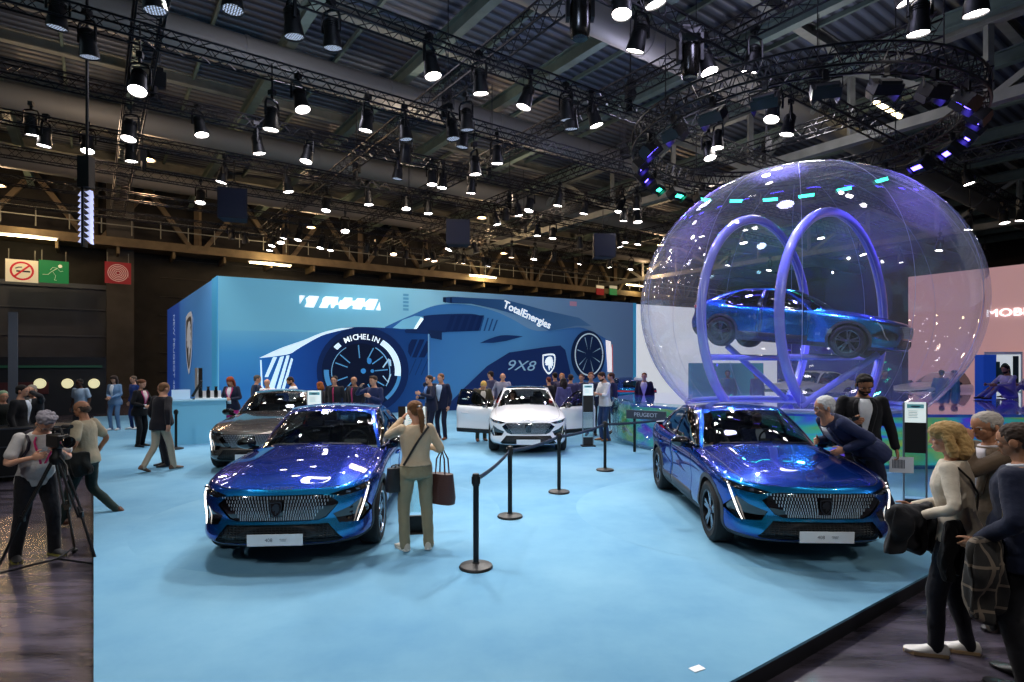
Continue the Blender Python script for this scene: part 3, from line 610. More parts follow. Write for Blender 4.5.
LAMPS_ON = [(31, 133), (46, 145), (88, 152), (140, 95), (131, 140), (130, 160), (198, 135), (298, 111), (272, 128), (256, 152), (309, 162), (368, 129), (429, 76), (479, 91), (406, 160), (497, 162), (286, 191), (327, 211), (432, 184), (443, 187), (474, 173), (472, 192), (368, 204), (406, 209), (428, 213), (495, 224), (506, 219), (517, 215),
 (270, 250), (274, 246), (280, 243), (286, 238), (322, 248), (331, 250), (452, 250), (474, 252), (483, 265), (489, 266), (623, 15), (648, 2), (642, 47), (530, 107), (591, 125), (703, 75), (755, 68), (775, 121), (718, 147), (707, 159), (531, 211), (586, 213), (622, 212), (637, 208), (624, 220), (637, 222), (538, 235), (553, 238), (580, 247), (617, 247), (626, 242), (639, 244),
 (535, 259), (555, 261), (582, 264), (609, 267), (631, 269), (896, 2), (976, 10), (920, 30), (791, 133), (965, 184), (970, 229), (1003, 223), (1022, 220), (201, 203), (225, 182), (231, 238), (244, 242), (668, 255), (690, 262), (985, 262), (940, 250), (560, 205), (345, 232), (300, 240), (700, 236), (742, 243), (790, 250), (820, 238), (860, 255), (900, 262), (730, 265), (770, 270)]
LAMPS_WARM = [(368, 252), (376, 255), (393, 255), (407, 258), (425, 259), (433, 261), (457, 262), (464, 263), (512, 257)]
LAMPS_DIM = [(58, 25), (87, 54), (232, 10), (291, 34), (331, 45), (404, 138), (451, 138), (466, 128), (464, 146), (399, 178), (566, 118), (571, 127), (151, 8)]
found = []
for st, L in (('on', LAMPS_ON), ('warm', LAMPS_WARM), ('dim', LAMPS_DIM)):
    for px, py in L:
        a = (px-512)/FPX; best = None
        for kind, arr in (('row', ROWS), ('col', COLS)):
            for i, c in enumerate(arr):
                den = (-AY*a+AX) if kind == 'row' else (AX*a+AY)
                if abs(den) < .05: continue
                d = c/den
                if d < 4 or d > 60: continue
                z = H_CAM+(YH-py)/FPX*d; sc_ = abs(z-8.45)
                if best is None or sc_ < best[0]: best = (sc_, kind, i, d, z)
        sc_, kind, i, d, z = best
        if sc_ > .75: d = (8.45-H_CAM)*FPX/(YH-py); z = 8.45
        found.append([kind, i, px, py, d, z, st, sc_ > .75])
order = {}
for f in sorted(found, key=lambda f: f[2]): order.setdefault((f[0], f[1]), []).append(f)
for (kind, i), L in order.items():
    for j, (_, _, px, py, d, z, st, free) in enumerate(L):
        r, hh = clone_spot(st); p = atd(px, d, z)
        top = CZ+.1 if free else (TRUSS_Z+.0 if kind == 'row' else TRUSS_Z+.11)
        # lens sits about .9 m under the clamp
        r.location = (p.x, p.y, z+.87); r.rotation_euler = (0, 0, (px*7) % 6.28)
        t = (random.uniform(.05, .38) if st != 'dim' else .12); hh.rotation_euler = (t*(1 if j % 2 else -1), 0, 0)
        if top > z+.9:
            m_ = MB(); m_.tube([(0, 0, .05), (0, 0, top-(z+.87))], .02, 5); m_.build('drop_pipe', M_DARK, r)
        what = {'on': 'lit white', 'warm': 'lit warm white', 'dim': 'dimmed blue-white'}[st]
        base = ('%s cross truss' % rown[i]) if kind == 'row' else ('%s lengthwise truss' % ORD[i+1])
        r['label'] = 'black spotlight %s, %s from the left on the %s' % (what, ORD[min(j+1, 20)], base)
        r['group'] = 'stage spotlights hung on the trusses'
# luminaires on the circular truss
ring_lights = []
L_RB = lens_mat('lens_violet', '#5b4bff', 14); L_RG = lens_mat('lens_teal', '#35ffc4', 9)
NR = 22
for i in range(NR):
    a = 2*PI*(i+.5)/NR; p = RC+Vector((math.cos(a)*RR, math.sin(a)*RR, -.45))
    green = 0.12*PI < a < .80*PI
    root = thing('ring_floodlight', 'x', 'floodlight', p, a-PI/2, 'floodlights around the circular truss')
    m_ = MB(); m_.box((0, 0, -.03), (.1, .1, .2)); m_.tube([(-.3, 0, -.3), (-.3, 0, -.1), (.3, 0, -.1), (.3, 0, -.3)], .02, 5); m_.build('yoke', M_DARK, root)
    tmp = MB(); tmp.box((0, 0, 0), (.52, .34, .2)); tmp.box((0, .1, .13), (.4, .12, .06))
    tilt = .75 if not green else .5
    hd = tmp.build('head', M_BLACK, root, False, loc=(0, 0, -.33), rot=(tilt*-1, 0, 0))
    m_ = MB(); m_.box((-.0, 0, -.102), (.46, .12, .006)); m_.build('lens', L_RG if green else L_RB, hd, False)
    for sx in (-1, 1):
        m_ = MB(); m_.box((sx*.24, 0, -.17), (.012, .3, .14), Matrix.Rotation(sx*.35, 3, 'Y')); m_.build('barn_door', M_BLACK, hd, False)
    root['label'] = '%s floodlight on the %s half of the circular truss, %s from its %s end' % ('green' if green else 'violet', 'far' if i < 11 else 'near', ORD[(i % 11)+1], 'right' if i < 11 else 'left')
# three hung loudspeakers
for px, py, z, w_, lab in ((234, 206, 7.6, .95, 'black box loudspeaker hung above the left end of the printed wall'), (458, 234, 7.6, 1.0, 'black box loudspeaker hung near the middle of the hall'), (603, 247, 7.4, 1.0, 'black box loudspeaker hung left of the transparent sphere')):
    d = (z-H_CAM)*FPX/(YH-py); p = atd(px, d, z)
    root = thing('hanging_loudspeaker', lab, 'loudspeaker', p, .3 if px < 300 else .1, 'loudspeakers hung from the trusses')
    m_ = MB(); m_.prism([(-w_/2, -.35), (w_/2, -.35), (w_*.4, .35), (-w_*.4, .35)], -.5, .55); m_.build('cabinet', mat('speaker_navy', '#191c2c', .6), root, False)
    m_ = MB(); m_.box((0, -.355, .02), (w_*.9, .012, .95)); m_.build('grille', mat('speaker_grille', '#22263a', .8), root, False)
    m_ = MB(); m_.tube([(-.3, 0, .55), (0, 0, .9), (.3, 0, .55)], .02, 5); m_.tube([(0, 0, .9), (0, 0, TRUSS_Z-z-.3)], .02, 5); m_.build('hanger', M_DARK, root)
# long moving-head fixtures near the right of centre
for i, (px, py, lab) in enumerate(((690, 55, 'long black moving head light hanging right of the ceiling centre'), (580, 12, 'long black moving head light at the top edge left of the bright lamps'))):
    d = (8.9-H_CAM)*FPX/(YH-py); p = atd(px, d, 8.9); root = thing('moving_head_light', lab, 'moving head light', p)
    m_ = MB(); m_.box((0, 0, .5), (.4, .3, .18)); m_.build('base', M_DARK, root); m_ = MB(); m_.box((-.24, 0, .15), (.07, .2, .6)); m_.box((.24, 0, .15), (.07, .2, .6)); m_.build('yoke', M_DARK, root)
    m_ = MB(); m_.lathe([(.001, .25), (.17, .23), (.2, .1), (.2, -.35), (.17, -.5), (.15, -.52), (.001, -.5)], 16); m_.build('head', mat('mh_gloss', '#16130f', .25, spec=.6), root)
# LED blade banner hanging at the left, seen on edge
p = atd(87, 13.0, 0); zt = H_CAM+(YH-188)/FPX*13; zb = H_CAM+(YH-247)/FPX*13
bn = thing('led_banner', 'hanging vertical light banner of slanted glowing fins at the left', 'banner', (p.x, p.y, zt))
m_ = MB(); m_.box((-.06, 0, (zb-zt)/2), (.05, .14, zt-zb)); m_.tube([(0, 0, 0), (0, 0, CZ-.02-zt)], .03, 6); m_.box((-.02, 0, .35), (.26, .2, .7)); m_.build('frame', M_DARK, bn, False)
m_ = MB()
for k in range(9):
    z = -.08-(zt-zb-.15)*k/9; m_.prism([(-.03, z), (.12, z-.14), (.10, z+.02), (.0, z-.02)][::-1], -.05, .05, Matrix.Rotation(R(90), 4, 'X'))
    m_.prism([(-.1, z), (-.17, z-.1), (-.1, z-.08)], -.05, .05, Matrix.Rotation(R(90), 4, 'X'))
m_.build('fin', emis('fin_glow', '#b9bfe8', .95), bn, False)['label'] = 'glowing pale fins'
# fluorescent tubes on the catwalk and under the roof
tubes = [(30, 261, 'above the hall signs'), (262, 272, 'above the left end of the printed wall'), (468, 283, 'above the middle of the printed wall'), (618, 291, 'above the right end of the printed wall')]
for px, py, wh in tubes:
    v, z, d = on_wall(px, py-17 if px < 100 else py-3)
    a = hall(v, UW-2.6, z); root = thing('tube_light', 'warm white fluorescent tube light on the catwalk %s' % wh, 'tube light', a, HALL_ROT, 'fluorescent tubes on the catwalk')
    m_ = MB(); m_.box((0, .05, .08), (3.0, .2, .08)); m_.build('batten', M_WHITE, root); m_ = MB(); m_.tube([(-1.4, 0, 0), (1.4, 0, 0)], .06, 8); m_.build('tube', emis('tube_warm', '#ffe3a8', 14), root)
    l = bpy.data.lights.new('tube', 'POINT'); l.energy = 130 if px < 100 else 240; l.color = (1, .72, .36); l.shadow_soft_size = .3; lo = bpy.data.objects.new('tube', l); COL.objects.link(lo); lo.location = a+hall(0, -.5, -.1)
for px, py, lab in ((348, 206, 'slanted warm ceiling tube light left of centre'), (888, 110, 'warm tube light glowing inside the circular truss'), (670, 170, 'pale tube light above the left edge of the sphere')):
    z = 12.6; d = (z-H_CAM)*FPX/(YH-py); p = atd(px, d, z); root = thing('tube_light', lab, 'tube light', p, HALL_ROT)
    m_ = MB(); m_.box((0, 0, .1), (2.6, .22, .1)); m_.build('batten', M_WHITE, root); m_ = MB(); m_.tube([(-1.2, 0, 0), (1.2, 0, 0)], .07, 8); m_.build('tube', emis('tube_warm', '#ffe3a8', 14), root)
# added warm lamps with shades, brightening the far hall and roof
for k, (v, u) in enumerate(((-4, 40), (12, 40), (28, 40), (44, 38), (2, 31), (20, 31), (-22, 38), (36, 30))):
    p = hall(v, u, 11.3); root = thing('far_fill_lamp', 'added round warm fill lamp under the roof beams, %s of the set from the left' % ORD[k+1], 'fill lamp', p, 0, 'added warm fill lamps far back')
    m_ = MB(); m_.lathe([(.05, .5), (.1, .3), (.28, .1), (.32, 0), (.3, 0), (.25, .08), (.001, .1)], 14); m_.build('shade', M_DARK, root); m_ = MB(); m_.lathe([(.001, .02), (.24, .03)], 14); m_.build('lens', emis('far_fill_warm', '#ffc98a', 3), root)
    l = bpy.data.lights.new('bay', 'POINT'); l.energy = 620; l.color = (1, .66, .38); l.shadow_soft_size = .3; lo = bpy.data.objects.new('bay', l); COL.objects.link(lo); lo.location = p+Vector((0, 0, -.15))
# hall signs
def hall_sign(px, py, wpx, hpx, name, lab, plate, draw):
    v, z, d = on_wall(px, py, UW-2.5); w_ = wpx/FPX*d*.84; h_ = hpx/FPX*d*.97
    root = thing(name, lab, 'sign', hall(v, UW-2.5, z), HALL_ROT)
    m_ = MB(); m_.box((0, 0, 0), (w_, .06, h_)); m_.build('panel', plate, root, False); draw(root, w_, h_)
    m_ = MB(); m_.bar((-w_*.4, .0, h_/2), (-w_*.4, 0, h_/2+.6), .04); m_.bar((w_*.4, .0, h_/2), (w_*.4, 0, h_/2+.6), .04); m_.build('bracket', M_STEEL, root)
def ringmb(mb, r0, r1, y, n=32, cx=0, cz=0, a0=0, a1=2*PI):
    V = []; F = []
    for i in range(n+1):
        a = a0+(a1-a0)*i/n; V += [(cx+r0*math.cos(a), y, cz+r0*math.sin(a)), (cx+r1*math.cos(a), y, cz+r1*math.sin(a))]
    for i in range(n): F.append((2*i, 2*i+1, 2*i+3, 2*i+2))
    mb.add(V, F)
def d_smoke(root, w_, h_):
    y = -.035; m_ = MB(); ringmb(m_, h_*.34, h_*.42, y); m_.box((0, y, 0), (.74*h_, .01, .075*h_), Matrix.Rotation(R(-45), 3, 'Y')); m_.build('prohibition_ring', mat('sign_red', '#c0202a', .5, emit='#c0202a', es=.35), root, False)
    m_ = MB(); m_.box((.04*w_, -.033, -.02), (w_*.42, .01, h_*.07)); m_.tube([(-.2*w_, -.034, .1*h_), (-.1*w_, -.034, .16*h_), (0, -.034, .17*h_)], .03, 5); m_.build('cigarette', M_BLACK, root, False)
def d_run(root, w_, h_):
    y = -.036; k = h_; m_ = MB()
    m_.ell((.22*k, y, .27*k), (.075*k, .01, .075*k), 12, 8)
    for a, b, t in (((.14, .18), (-.06, .02), .13), ((-.05, .04), (.06, -.18), .08), ((.06, -.18), (.02, -.36), .06), ((.02, -.36), (.1, -.37), .04), ((-.07, .02), (-.2, -.13), .08), ((-.2, -.13), (-.4, -.14), .06), ((.13, .17), (-.04, .2), .05), ((-.04, .2), (-.13, .08), .045), ((.13, .15), (.22, .03), .05), ((.22, .03), (.32, .06), .045)):
        m_.bar((a[0]*k, y, a[1]*k), (b[0]*k, y, b[1]*k), t*k, .012)
    m_.build('running_figure', mat('sign_cream', '#efe9c8', .5, emit='#efe9c8', es=.4), root, False)
def d_hose(root, w_, h_):
    m_ = MB()
    for i in range(5): ringmb(m_, h_*(.07+.075*i), h_*(.105+.075*i), -.035)
    m_.bar((h_*.39, -.035, 0), (h_*.42, -.035, -.2*h_), .035*h_, .01); m_.build('hose_coil', mat('sign_pink', '#d9b4ae', .5, emit='#d9b4ae', es=.15), root, False)
hall_sign(22, 271, 30, 23, 'no_smoking_sign', 'square white no smoking sign at the far left under the catwalk', mat('sign_white', '#d8cfae', .5, emit='#d8cfae', es=.4), d_smoke)
hall_sign(54, 272, 28, 23, 'emergency_exit_sign', 'green emergency exit sign with running figure beside the no smoking sign', mat('sign_green', '#11663a', .5, emit='#128a48', es=.4), d_run)
hall_sign(118, 273, 26, 22, 'fire_hose_sign', 'dark red fire hose reel sign to the right of the exit sign', mat('sign_darkred', '#8c1620', .5, emit='#8c1620', es=.25), d_hose)
for px, c, lab in ((584, 'sign_darkred', 'small red and white hall sign high behind the printed wall'), (597, 'sign_green', 'small green exit sign high behind the right end of the printed wall')):
    v, z, d = on_wall(px, 294); p = hall(v, UW-2.5, z); root = thing('exit_sign', lab, 'sign', p, HALL_ROT); m_ = MB(); m_.box((0, 0, 0), (1.1, .06, .7)); m_.build('panel', _M[c], root, False); m_ = MB(); m_.box((0, 0, .5), (1.1, .06, .3)); m_.build('cap', _M['sign_white'], root, False)
# ================================================================== CARS (fastback crossover; front at -y, front axle at the origin)
WB = 2.787; WR = .35
PLAN = [(0, -.91), (.22, -.905), (.45, -.88), (.64, -.81), (.785, -.67), (.87, -.45), (.905, -.15), (.912, .3), (.90, .9), (.90, 1.5), (.905, 2.1), (.918, 2.6), (.918, 3.0), (.885, 3.3), (.80, 3.55), (.62, 3.70), (.36, 3.765), (.18, 3.775), (0, 3.78)]
ZC = [(-.95, .775), (-.85, .79), (-.7, .835), (-.45, .90), (-.1, .965), (.3, 1.015), (.75, 1.065), (1.2, 1.08), (3.0, 1.08), (3.4, 1.075), (3.8, 1.06)]
ZS = [(-.95, .765), (-.8, .775), (-.6, .815), (-.35, .86), (0, .905), (.4, .935), (.8, .955), (1.5, .975), (2.3, 1.0), (2.9, 1.035), (3.3, 1.05), (3.8, 1.04)]
WT = [(-.95, .60), (-.8, .74), (-.6, .80), (-.3, .83), (.5, .84), (3.0, .84), (3.8, .72)]
def topz(x, y):
    a, b, w_ = curve1(ZC, y), curve1(ZS, y), curve1(WT, y); s = min(1.0, abs(x)/w_)
    z = b+(a-b)*(1-s**2.4)
    if y < .9 and a > b: z += .012*math.exp(-((abs(x)-.52)/.10)**2)*max(0, min(1, (y+.85)/.4))   # bonnet creases
    return z
def front_w(y): return max(0.0, min(1.0, (-.35-y)/.4))
def rear_w(y): return max(0.0, min(1.0, (y-3.2)/.35))
SIDE_P = [(.0, .10), (.10, .035), (.22, .006), (.38, .012), (.52, .018), (.66, .006), (.80, .0), (.92, .018), (1.0, .07)]
FRONT_P = [(.0, .10), (.10, .02), (.2, .0), (.36, .012), (.48, .03), (.62, .018), (.78, .02), (.90, .035), (1.0, .085)]
REAR_P = [(.0, .14), (.15, .05), (.3, .01), (.45, .0), (.58, .03), (.72, .045), (.88, .02), (1.0, .05)]
_pt = np.linspace(0, len(PLAN)-1, 400); _pp = np.array([spline(PLAN, t) for t in _pt])
_s = np.concatenate([[0], np.cumsum(np.linalg.norm(np.diff(_pp, axis=0), axis=1))])
def plan_at(s):                                # s arclength -> (x, y), outward normal
    x = np.interp(s, _s, _pp[:, 0]); y = np.interp(s, _s, _pp[:, 1]); e = .02
    dx = np.interp(s+e, _s, _pp[:, 0])-np.interp(s-e, _s, _pp[:, 0]); dy = np.interp(s+e, _s, _pp[:, 1])-np.interp(s-e, _s, _pp[:, 1])
    if s < 1e-6 or s > _s[-1]-1e-6: dx, dy = (1, 0) if s < 1 else (-1, 0)
    l = math.hypot(dx, dy); return x, y, dy/l, -dx/l
def tub_pt(s, v):
    x, y, nx, ny = plan_at(s); f, r = front_w(y), rear_w(y)
    off = (1-f-r)*curve1(SIDE_P, v)+f*curve1(FRONT_P, v)+r*curve1(REAR_P, v)
    zb = .20+.02*f+.03*r
    ix, iy = x-nx*.075, y-ny*.075; zt = topz(max(ix, 0), iy)
    z = zb+(zt-zb)*v
    for yc in (0, WB): off -= .022*math.exp(-((y-yc)/.42)**2)*math.exp(-((z-.55)/.3)**2)
    return Vector((max(0, x-nx*off) if s > 1e-6 and s < _s[-1]-1e-6 else 0, y-ny*off, z))
def half_tub():
    bm = bmesh.new(); S = list(np.linspace(0, 1.25, 30))+list(np.linspace(1.25, _s[-1]-1.1, 46))[1:]+list(np.linspace(_s[-1]-1.1, _s[-1], 22))[1:]
    V = np.linspace(0, 1, 23); g = [[bm.verts.new(tub_pt(s, v)) for v in V] for s in S]
    for i in range(len(S)-1):
        for j in range(len(V)-1): bm.faces.new((g[i][j], g[i][j+1], g[i+1][j+1], g[i+1][j]))
    # bonnet: from the shoulder to the spine
    K = 16
    for rng in ('hood', 'tail'):
        prev = None
        idx = [i for i, s in enumerate(S) if (plan_at(s)[1] < .82 if rng == 'hood' else plan_at(s)[1] > 3.28)]
        for i in idx:
            p = g[i][-1].co; row = [g[i][-1]]
            for k in range(1, K+1):
                t = k/K; x = p.x*(1-t); ysp = p.y+( -.0 if rng == 'hood' else .0)
                row.append(bm.verts.new((x, p.y, topz(x, p.y))))
            if prev:
                for k in range(K):
                    try: bm.faces.new((prev[k], prev[k+1], row[k+1], row[k]))
                    except ValueError: pass
            prev = row
    bmesh.ops.remove_doubles(bm, verts=bm.verts, dist=.0008)
    return bm
GB = [(0, .60), (.32, .615), (.58, .67), (.74, .80), (.80, 1.02), (.825, 1.4), (.828, 1.9), (.825, 2.4), (.80, 2.85), (.74, 3.22), (.62, 3.48), (.35, 3.58), (0, 3.60)]
GR = [(0, 1.38), (.26, 1.395), (.45, 1.43), (.555, 1.50), (.585, 1.62), (.60, 1.80), (.60, 2.05), (.59, 2.35), (.565, 2.62), (.53, 2.80), (.43, 2.90), (.22, 2.94), (0, 2.95)]
ZR = [(1.3, 1.375), (1.6, 1.425), (2.0, 1.435), (2.4, 1.41), (2.8, 1.345), (3.0, 1.30)]
def roofz(x, y): return curve1(ZR, y)+.05*(1-min(1, abs(x)/.6)**2)
def gh_pt(t, v):
    b = spline(GB, t); r = spline(GR, t); zb = topz(b[0], b[1])-.02; zt = roofz(r[0], r[1])
    x = b[0]+(r[0]-b[0])*v; y = b[1]+(r[1]-b[1])*v; z = zb+(zt-zb)*v
    side = max(0, 1-abs(t-6)/4.5); bul = math.sin(PI*v)
    x += .035*bul*min(1, side*1.6)+.0*bul; z += .022*bul*(1-min(1, side*1.4))
    if t < 2.5: y -= .03*bul
    return Vector((max(0, x), y, z))
def half_house():
    bm = bmesh.new(); T = np.linspace(0, 12, 85); V = np.linspace(0, 1, 15)
    g = [[bm.verts.new(gh_pt(t, v)) for v in V] for t in T]
    for i in range(len(T)-1):
        for j in range(len(V)-1): bm.faces.new((g[i][j], g[i][j+1], g[i+1][j+1], g[i+1][j]))
    K = 12; prev = None
    for i in range(len(T)):
        p = g[i][-1].co; row = [g[i][-1]]
        for k in range(1, K+1): x = p.x*(1-k/K); row.append(bm.verts.new((x, p.y, roofz(x, p.y))))
        if prev:
            for k in range(K):
                try: bm.faces.new((prev[k], prev[k+1], row[k+1], row[k]))
                except ValueError: pass
        prev = row
    bmesh.ops.remove_doubles(bm, verts=bm.verts, dist=.0008)
    return bm
def inside(poly, a, b):
    c = False; n = len(poly); j = n-1
    for i in range(n):
        xi, yi = poly[i]; xj, yj = poly[j]
        if (yi > b) != (yj > b) and a < (xj-xi)*(b-yi)/(yj-yi)+xi: c = not c
        j = i
    return c
VIEWS = {'side': (1, 2, 0), 'front': (0, 2, 1), 'top': (0, 1, 2)}
def cut(bm, poly, view, cond, take=True):      # cut bm along a polygon seen in a view; faces inside (and cond) are returned and removed
    ia, ib, ic = VIEWS[view]
    lo = (min(p[0] for p in poly)-.02, min(p[1] for p in poly)-.02); hi = (max(p[0] for p in poly)+.02, max(p[1] for p in poly)+.02)
    def near():
        F = []
        for f in bm.faces:
            if not cond(f.calc_center_median()): continue
            A = [v.co[ia] for v in f.verts]; B = [v.co[ib] for v in f.verts]
            if max(A) < lo[0] or min(A) > hi[0] or max(B) < lo[1] or min(B) > hi[1]: continue
            F.append(f)
        return F
    n = len(poly)
    for i in range(n):
        a, b = poly[i], poly[(i+1) % n]; F = []
        e0 = (min(a[0], b[0])-.012, min(a[1], b[1])-.012); e1 = (max(a[0], b[0])+.012, max(a[1], b[1])+.012)
        for f in near():
            A = [v.co[ia] for v in f.verts]; B = [v.co[ib] for v in f.verts]
            if max(A) < e0[0] or min(A) > e1[0] or max(B) < e0[1] or min(B) > e1[1]: continue
            F.append(f)
        if not F: continue
        co = [0, 0, 0]; co[ia] = a[0]; co[ib] = a[1]; no = [0, 0, 0]; no[ia] = b[1]-a[1]; no[ib] = -(b[0]-a[0])
        geom = list(set(F) | {e for f in F for e in f.edges} | {v for f in F for v in f.verts})
        bmesh.ops.bisect_plane(bm, geom=geom, dist=1e-5, plane_co=co, plane_no=no)
    got = []
    for f in near():
        c = f.calc_center_median()
        if inside(poly, c[ia], c[ib]): got.append(f)
    if not take: return got
    V = {}; vl = []; fl = []
    for f in got:
        ids = []
        for v in f.verts:
            if v.index not in V or True:
                key = (round(v.co.x, 5), round(v.co.y, 5), round(v.co.z, 5))
                if key not in V: V[key] = len(vl); vl.append(v.co.copy())
                ids.append(V[key])
        fl.append(tuple(ids))
    bmesh.ops.delete(bm, geom=got, context='FACES')
    return (vl, fl)
def circ(cy, cz, r, n=32, a0=0, a1=360): return [(cy+r*math.cos(R(a)), cz+r*math.sin(R(a))) for a in np.linspace(a0, a1, n, endpoint=(a1-a0) < 360)]
def rest(bm):
    bm.verts.index_update(); vl = [v.co.copy() for v in bm.verts]; return (vl, [tuple(v.index for v in f.verts) for f in bm.faces])
def shift(g, d):                                # push a patch inwards along its normals
    me = bpy.data.meshes.new('t'); me.from_pydata(g[0], [], g[1]); bm = bmesh.new(); bm.from_mesh(me); bm.normal_update()
    cen = Vector((0, 1.5, .7)); out = []
    tot = sum(((f.normal.dot(f.calc_center_median()-cen)) for f in bm.faces)); sg = 1 if tot > 0 else -1
    out = [v.co-v.normal*sg*d for v in bm.verts]; bm.free(); bpy.data.meshes.remove(me); return (out, g[1])
def mb_of(g, side=1, both=False):
    mb = MB()
    if side > 0 or both: mb.add(g[0], [tuple(reversed(f)) for f in g[1]])
    if side < 0 or both: mb.add([(-v[0], v[1], v[2]) for v in g[0]], g[1])
    return mb
def tubx(y, z):                                 # outside x of the flank at (y, z)
    lo, hi = .3, _s[-1]-.3
    # arclength with that y on the side
    for _ in range(24):
        m_ = (lo+hi)/2
        if plan_at(m_)[1] < y: lo = m_
        else: hi = m_
    s = (lo+hi)/2; zt = topz(.83, y); v = max(0, min(1, (z-.2)/(zt-.2))); return tub_pt(s, v).x
G = {}
def car_geometry():
    bm = half_tub(); sidec = lambda c: c.x > .45
    cut(bm, circ(0, .35, .385), 'side', sidec); cut(bm, circ(WB, .35, .385), 'side', sidec)
    arch = []
    for cy in (0, WB): arch.append(cut(bm, circ(cy, .35, .438), 'side', sidec))
    # body-side openings
    CLB = lambda c: c.x > .6
    G['front_clad'] = cut(bm, [(.80, .30), (1.88, .30), (1.88, .405), (.80, .405)], 'side', CLB); G['rear_clad'] = cut(bm, [(1.888, .30), (2.36, .30), (2.40, .405), (1.888, .405)], 'side', CLB)
    G['front_door'] = cut(bm, [(.80, .30), (1.88, .30), (1.88, 1.2), (.80, 1.2)], 'side', lambda c: c.x > .6 and c.z > .28 and not (c.z > topz(.83, c.y)-.004))
    G['rear_door'] = cut(bm, [(1.888, .30), (2.36, .30), (2.47, .62), (2.78, .84), (2.82, 1.2), (1.888, 1.2)], 'side', lambda c: c.x > .6 and c.z > .28)
    G['sill'] = cut(bm, [(.40, .18), (2.40, .18), (2.40, .292), (.40, .292)], 'side', lambda c: c.x > .6)
    fr = lambda c: c.y < -.25
    G['lower_grille'] = cut(bm, [(-.02, .455), (.50, .455), (.64, .285), (.60, .262), (-.02, .262)], 'front', fr)
    G['grille'] = cut(bm, [(-.02, .745), (.42, .745), (.50, .735), (.60, .655), (.555, .60), (.48, .515), (.40, .488), (-.02, .483)], 'front', fr)
    G['headlight'] = cut(bm, [(.505, .742), (.62, .715), (.80, .735), (.87, .775), (.885, .815), (.78, .79), (.60, .765)], 'front', lambda c: c.y < -.22 and c.x > .4)
    G['vent'] = cut(bm, [(.545, .545), (.70, .60), (.80, .665), (.835, .60), (.875, .50), (.80, .425), (.60, .45)], 'front', lambda c: c.y < -.3 and c.x > .4)
    G['chin'] = cut(bm, [(-.02, .17), (.99, .17), (.99, .285), (.70, .262), (.62, .245), (-.02, .240)], 'front', lambda c: c.y < -.1)
    rr = lambda c: c.y > 3.3
    G['tail_lamp'] = cut(bm, [(-.02, .90), (.86, .90), (.84, .97), (-.02, .95)], 'front', rr)
    G['rear_lower'] = cut(bm, [(-.02, .18), (.95, .18), (.95, .40), (-.02, .44)], 'front', rr)
    G['bonnet'] = cut(bm, [(-.01, -.80), (.40, -.79), (.60, -.72), (.73, -.45), (.765, .2), (.765, .9), (-.01, .9)], 'top', lambda c: c.y < .85 and c.z > topz(c.x, c.y)-.012)
    G['shell'] = rest(bm); bm.free(); G['arch'] = (arch[0][0]+arch[1][0], arch[0][1]+[tuple(i+len(arch[0][0]) for i in f) for f in arch[1][1]])
    hb = half_house(); sd = lambda c: c.x > .45 and c.z < roofz(c.x, c.y)-.006 and c.y > .7
    FW = [(1.02, 1.005), (1.90, 1.02), (1.90, 1.365), (1.62, 1.365), (1.40, 1.285), (1.20, 1.16)]
    RW = [(1.965, 1.022), (2.62, 1.06), (2.74, 1.12), (2.62, 1.285), (2.40, 1.345), (1.965, 1.366)]
    G['front_glass'] = cut(hb, FW, 'side', sd); G['rear_glass'] = cut(hb, RW, 'side', sd)
    G['quarter_glass'] = cut(hb, [(2.80, 1.13), (3.06, 1.12), (2.98, 1.18), (2.72, 1.27)], 'side', sd)
    G['front_frame'] = cut(hb, [(.80, .90), (1.925, .90), (1.925, 1.405), (1.60, 1.402), (1.36, 1.315), (1.14, 1.18), (.93, 1.02)], 'side', sd)
    G['rear_frame'] = cut(hb, [(1.932, .90), (2.72, .90), (2.80, 1.12), (2.65, 1.325), (2.40, 1.385), (1.932, 1.405)], 'side', sd)
    G['windscreen'] = cut(hb, [(-.02, .98), (.735, .975), (.71, 1.05), (.565, 1.36), (.48, 1.395), (.36, 1.412), (-.02, 1.42)], 'front', lambda c: c.y < 1.5 and c.z < roofz(c.x, c.y)-.004)
    G['rear_window'] = cut(hb, [(-.02, 1.09), (.58, 1.085), (.46, 1.30), (-.02, 1.33)], 'front', lambda c: c.y > 2.8 and c.z < roofz(c.x, c.y)-.004)
    G['roof'] = cut(hb, [(-.01, 1.36), (.50, 1.45), (.565, 1.7), (.565, 2.5), (.48, 2.9), (-.01, 2.96)], 'top', lambda c: c.z > 1.2)
    G['house'] = rest(hb); hb.free()
car_geometry()
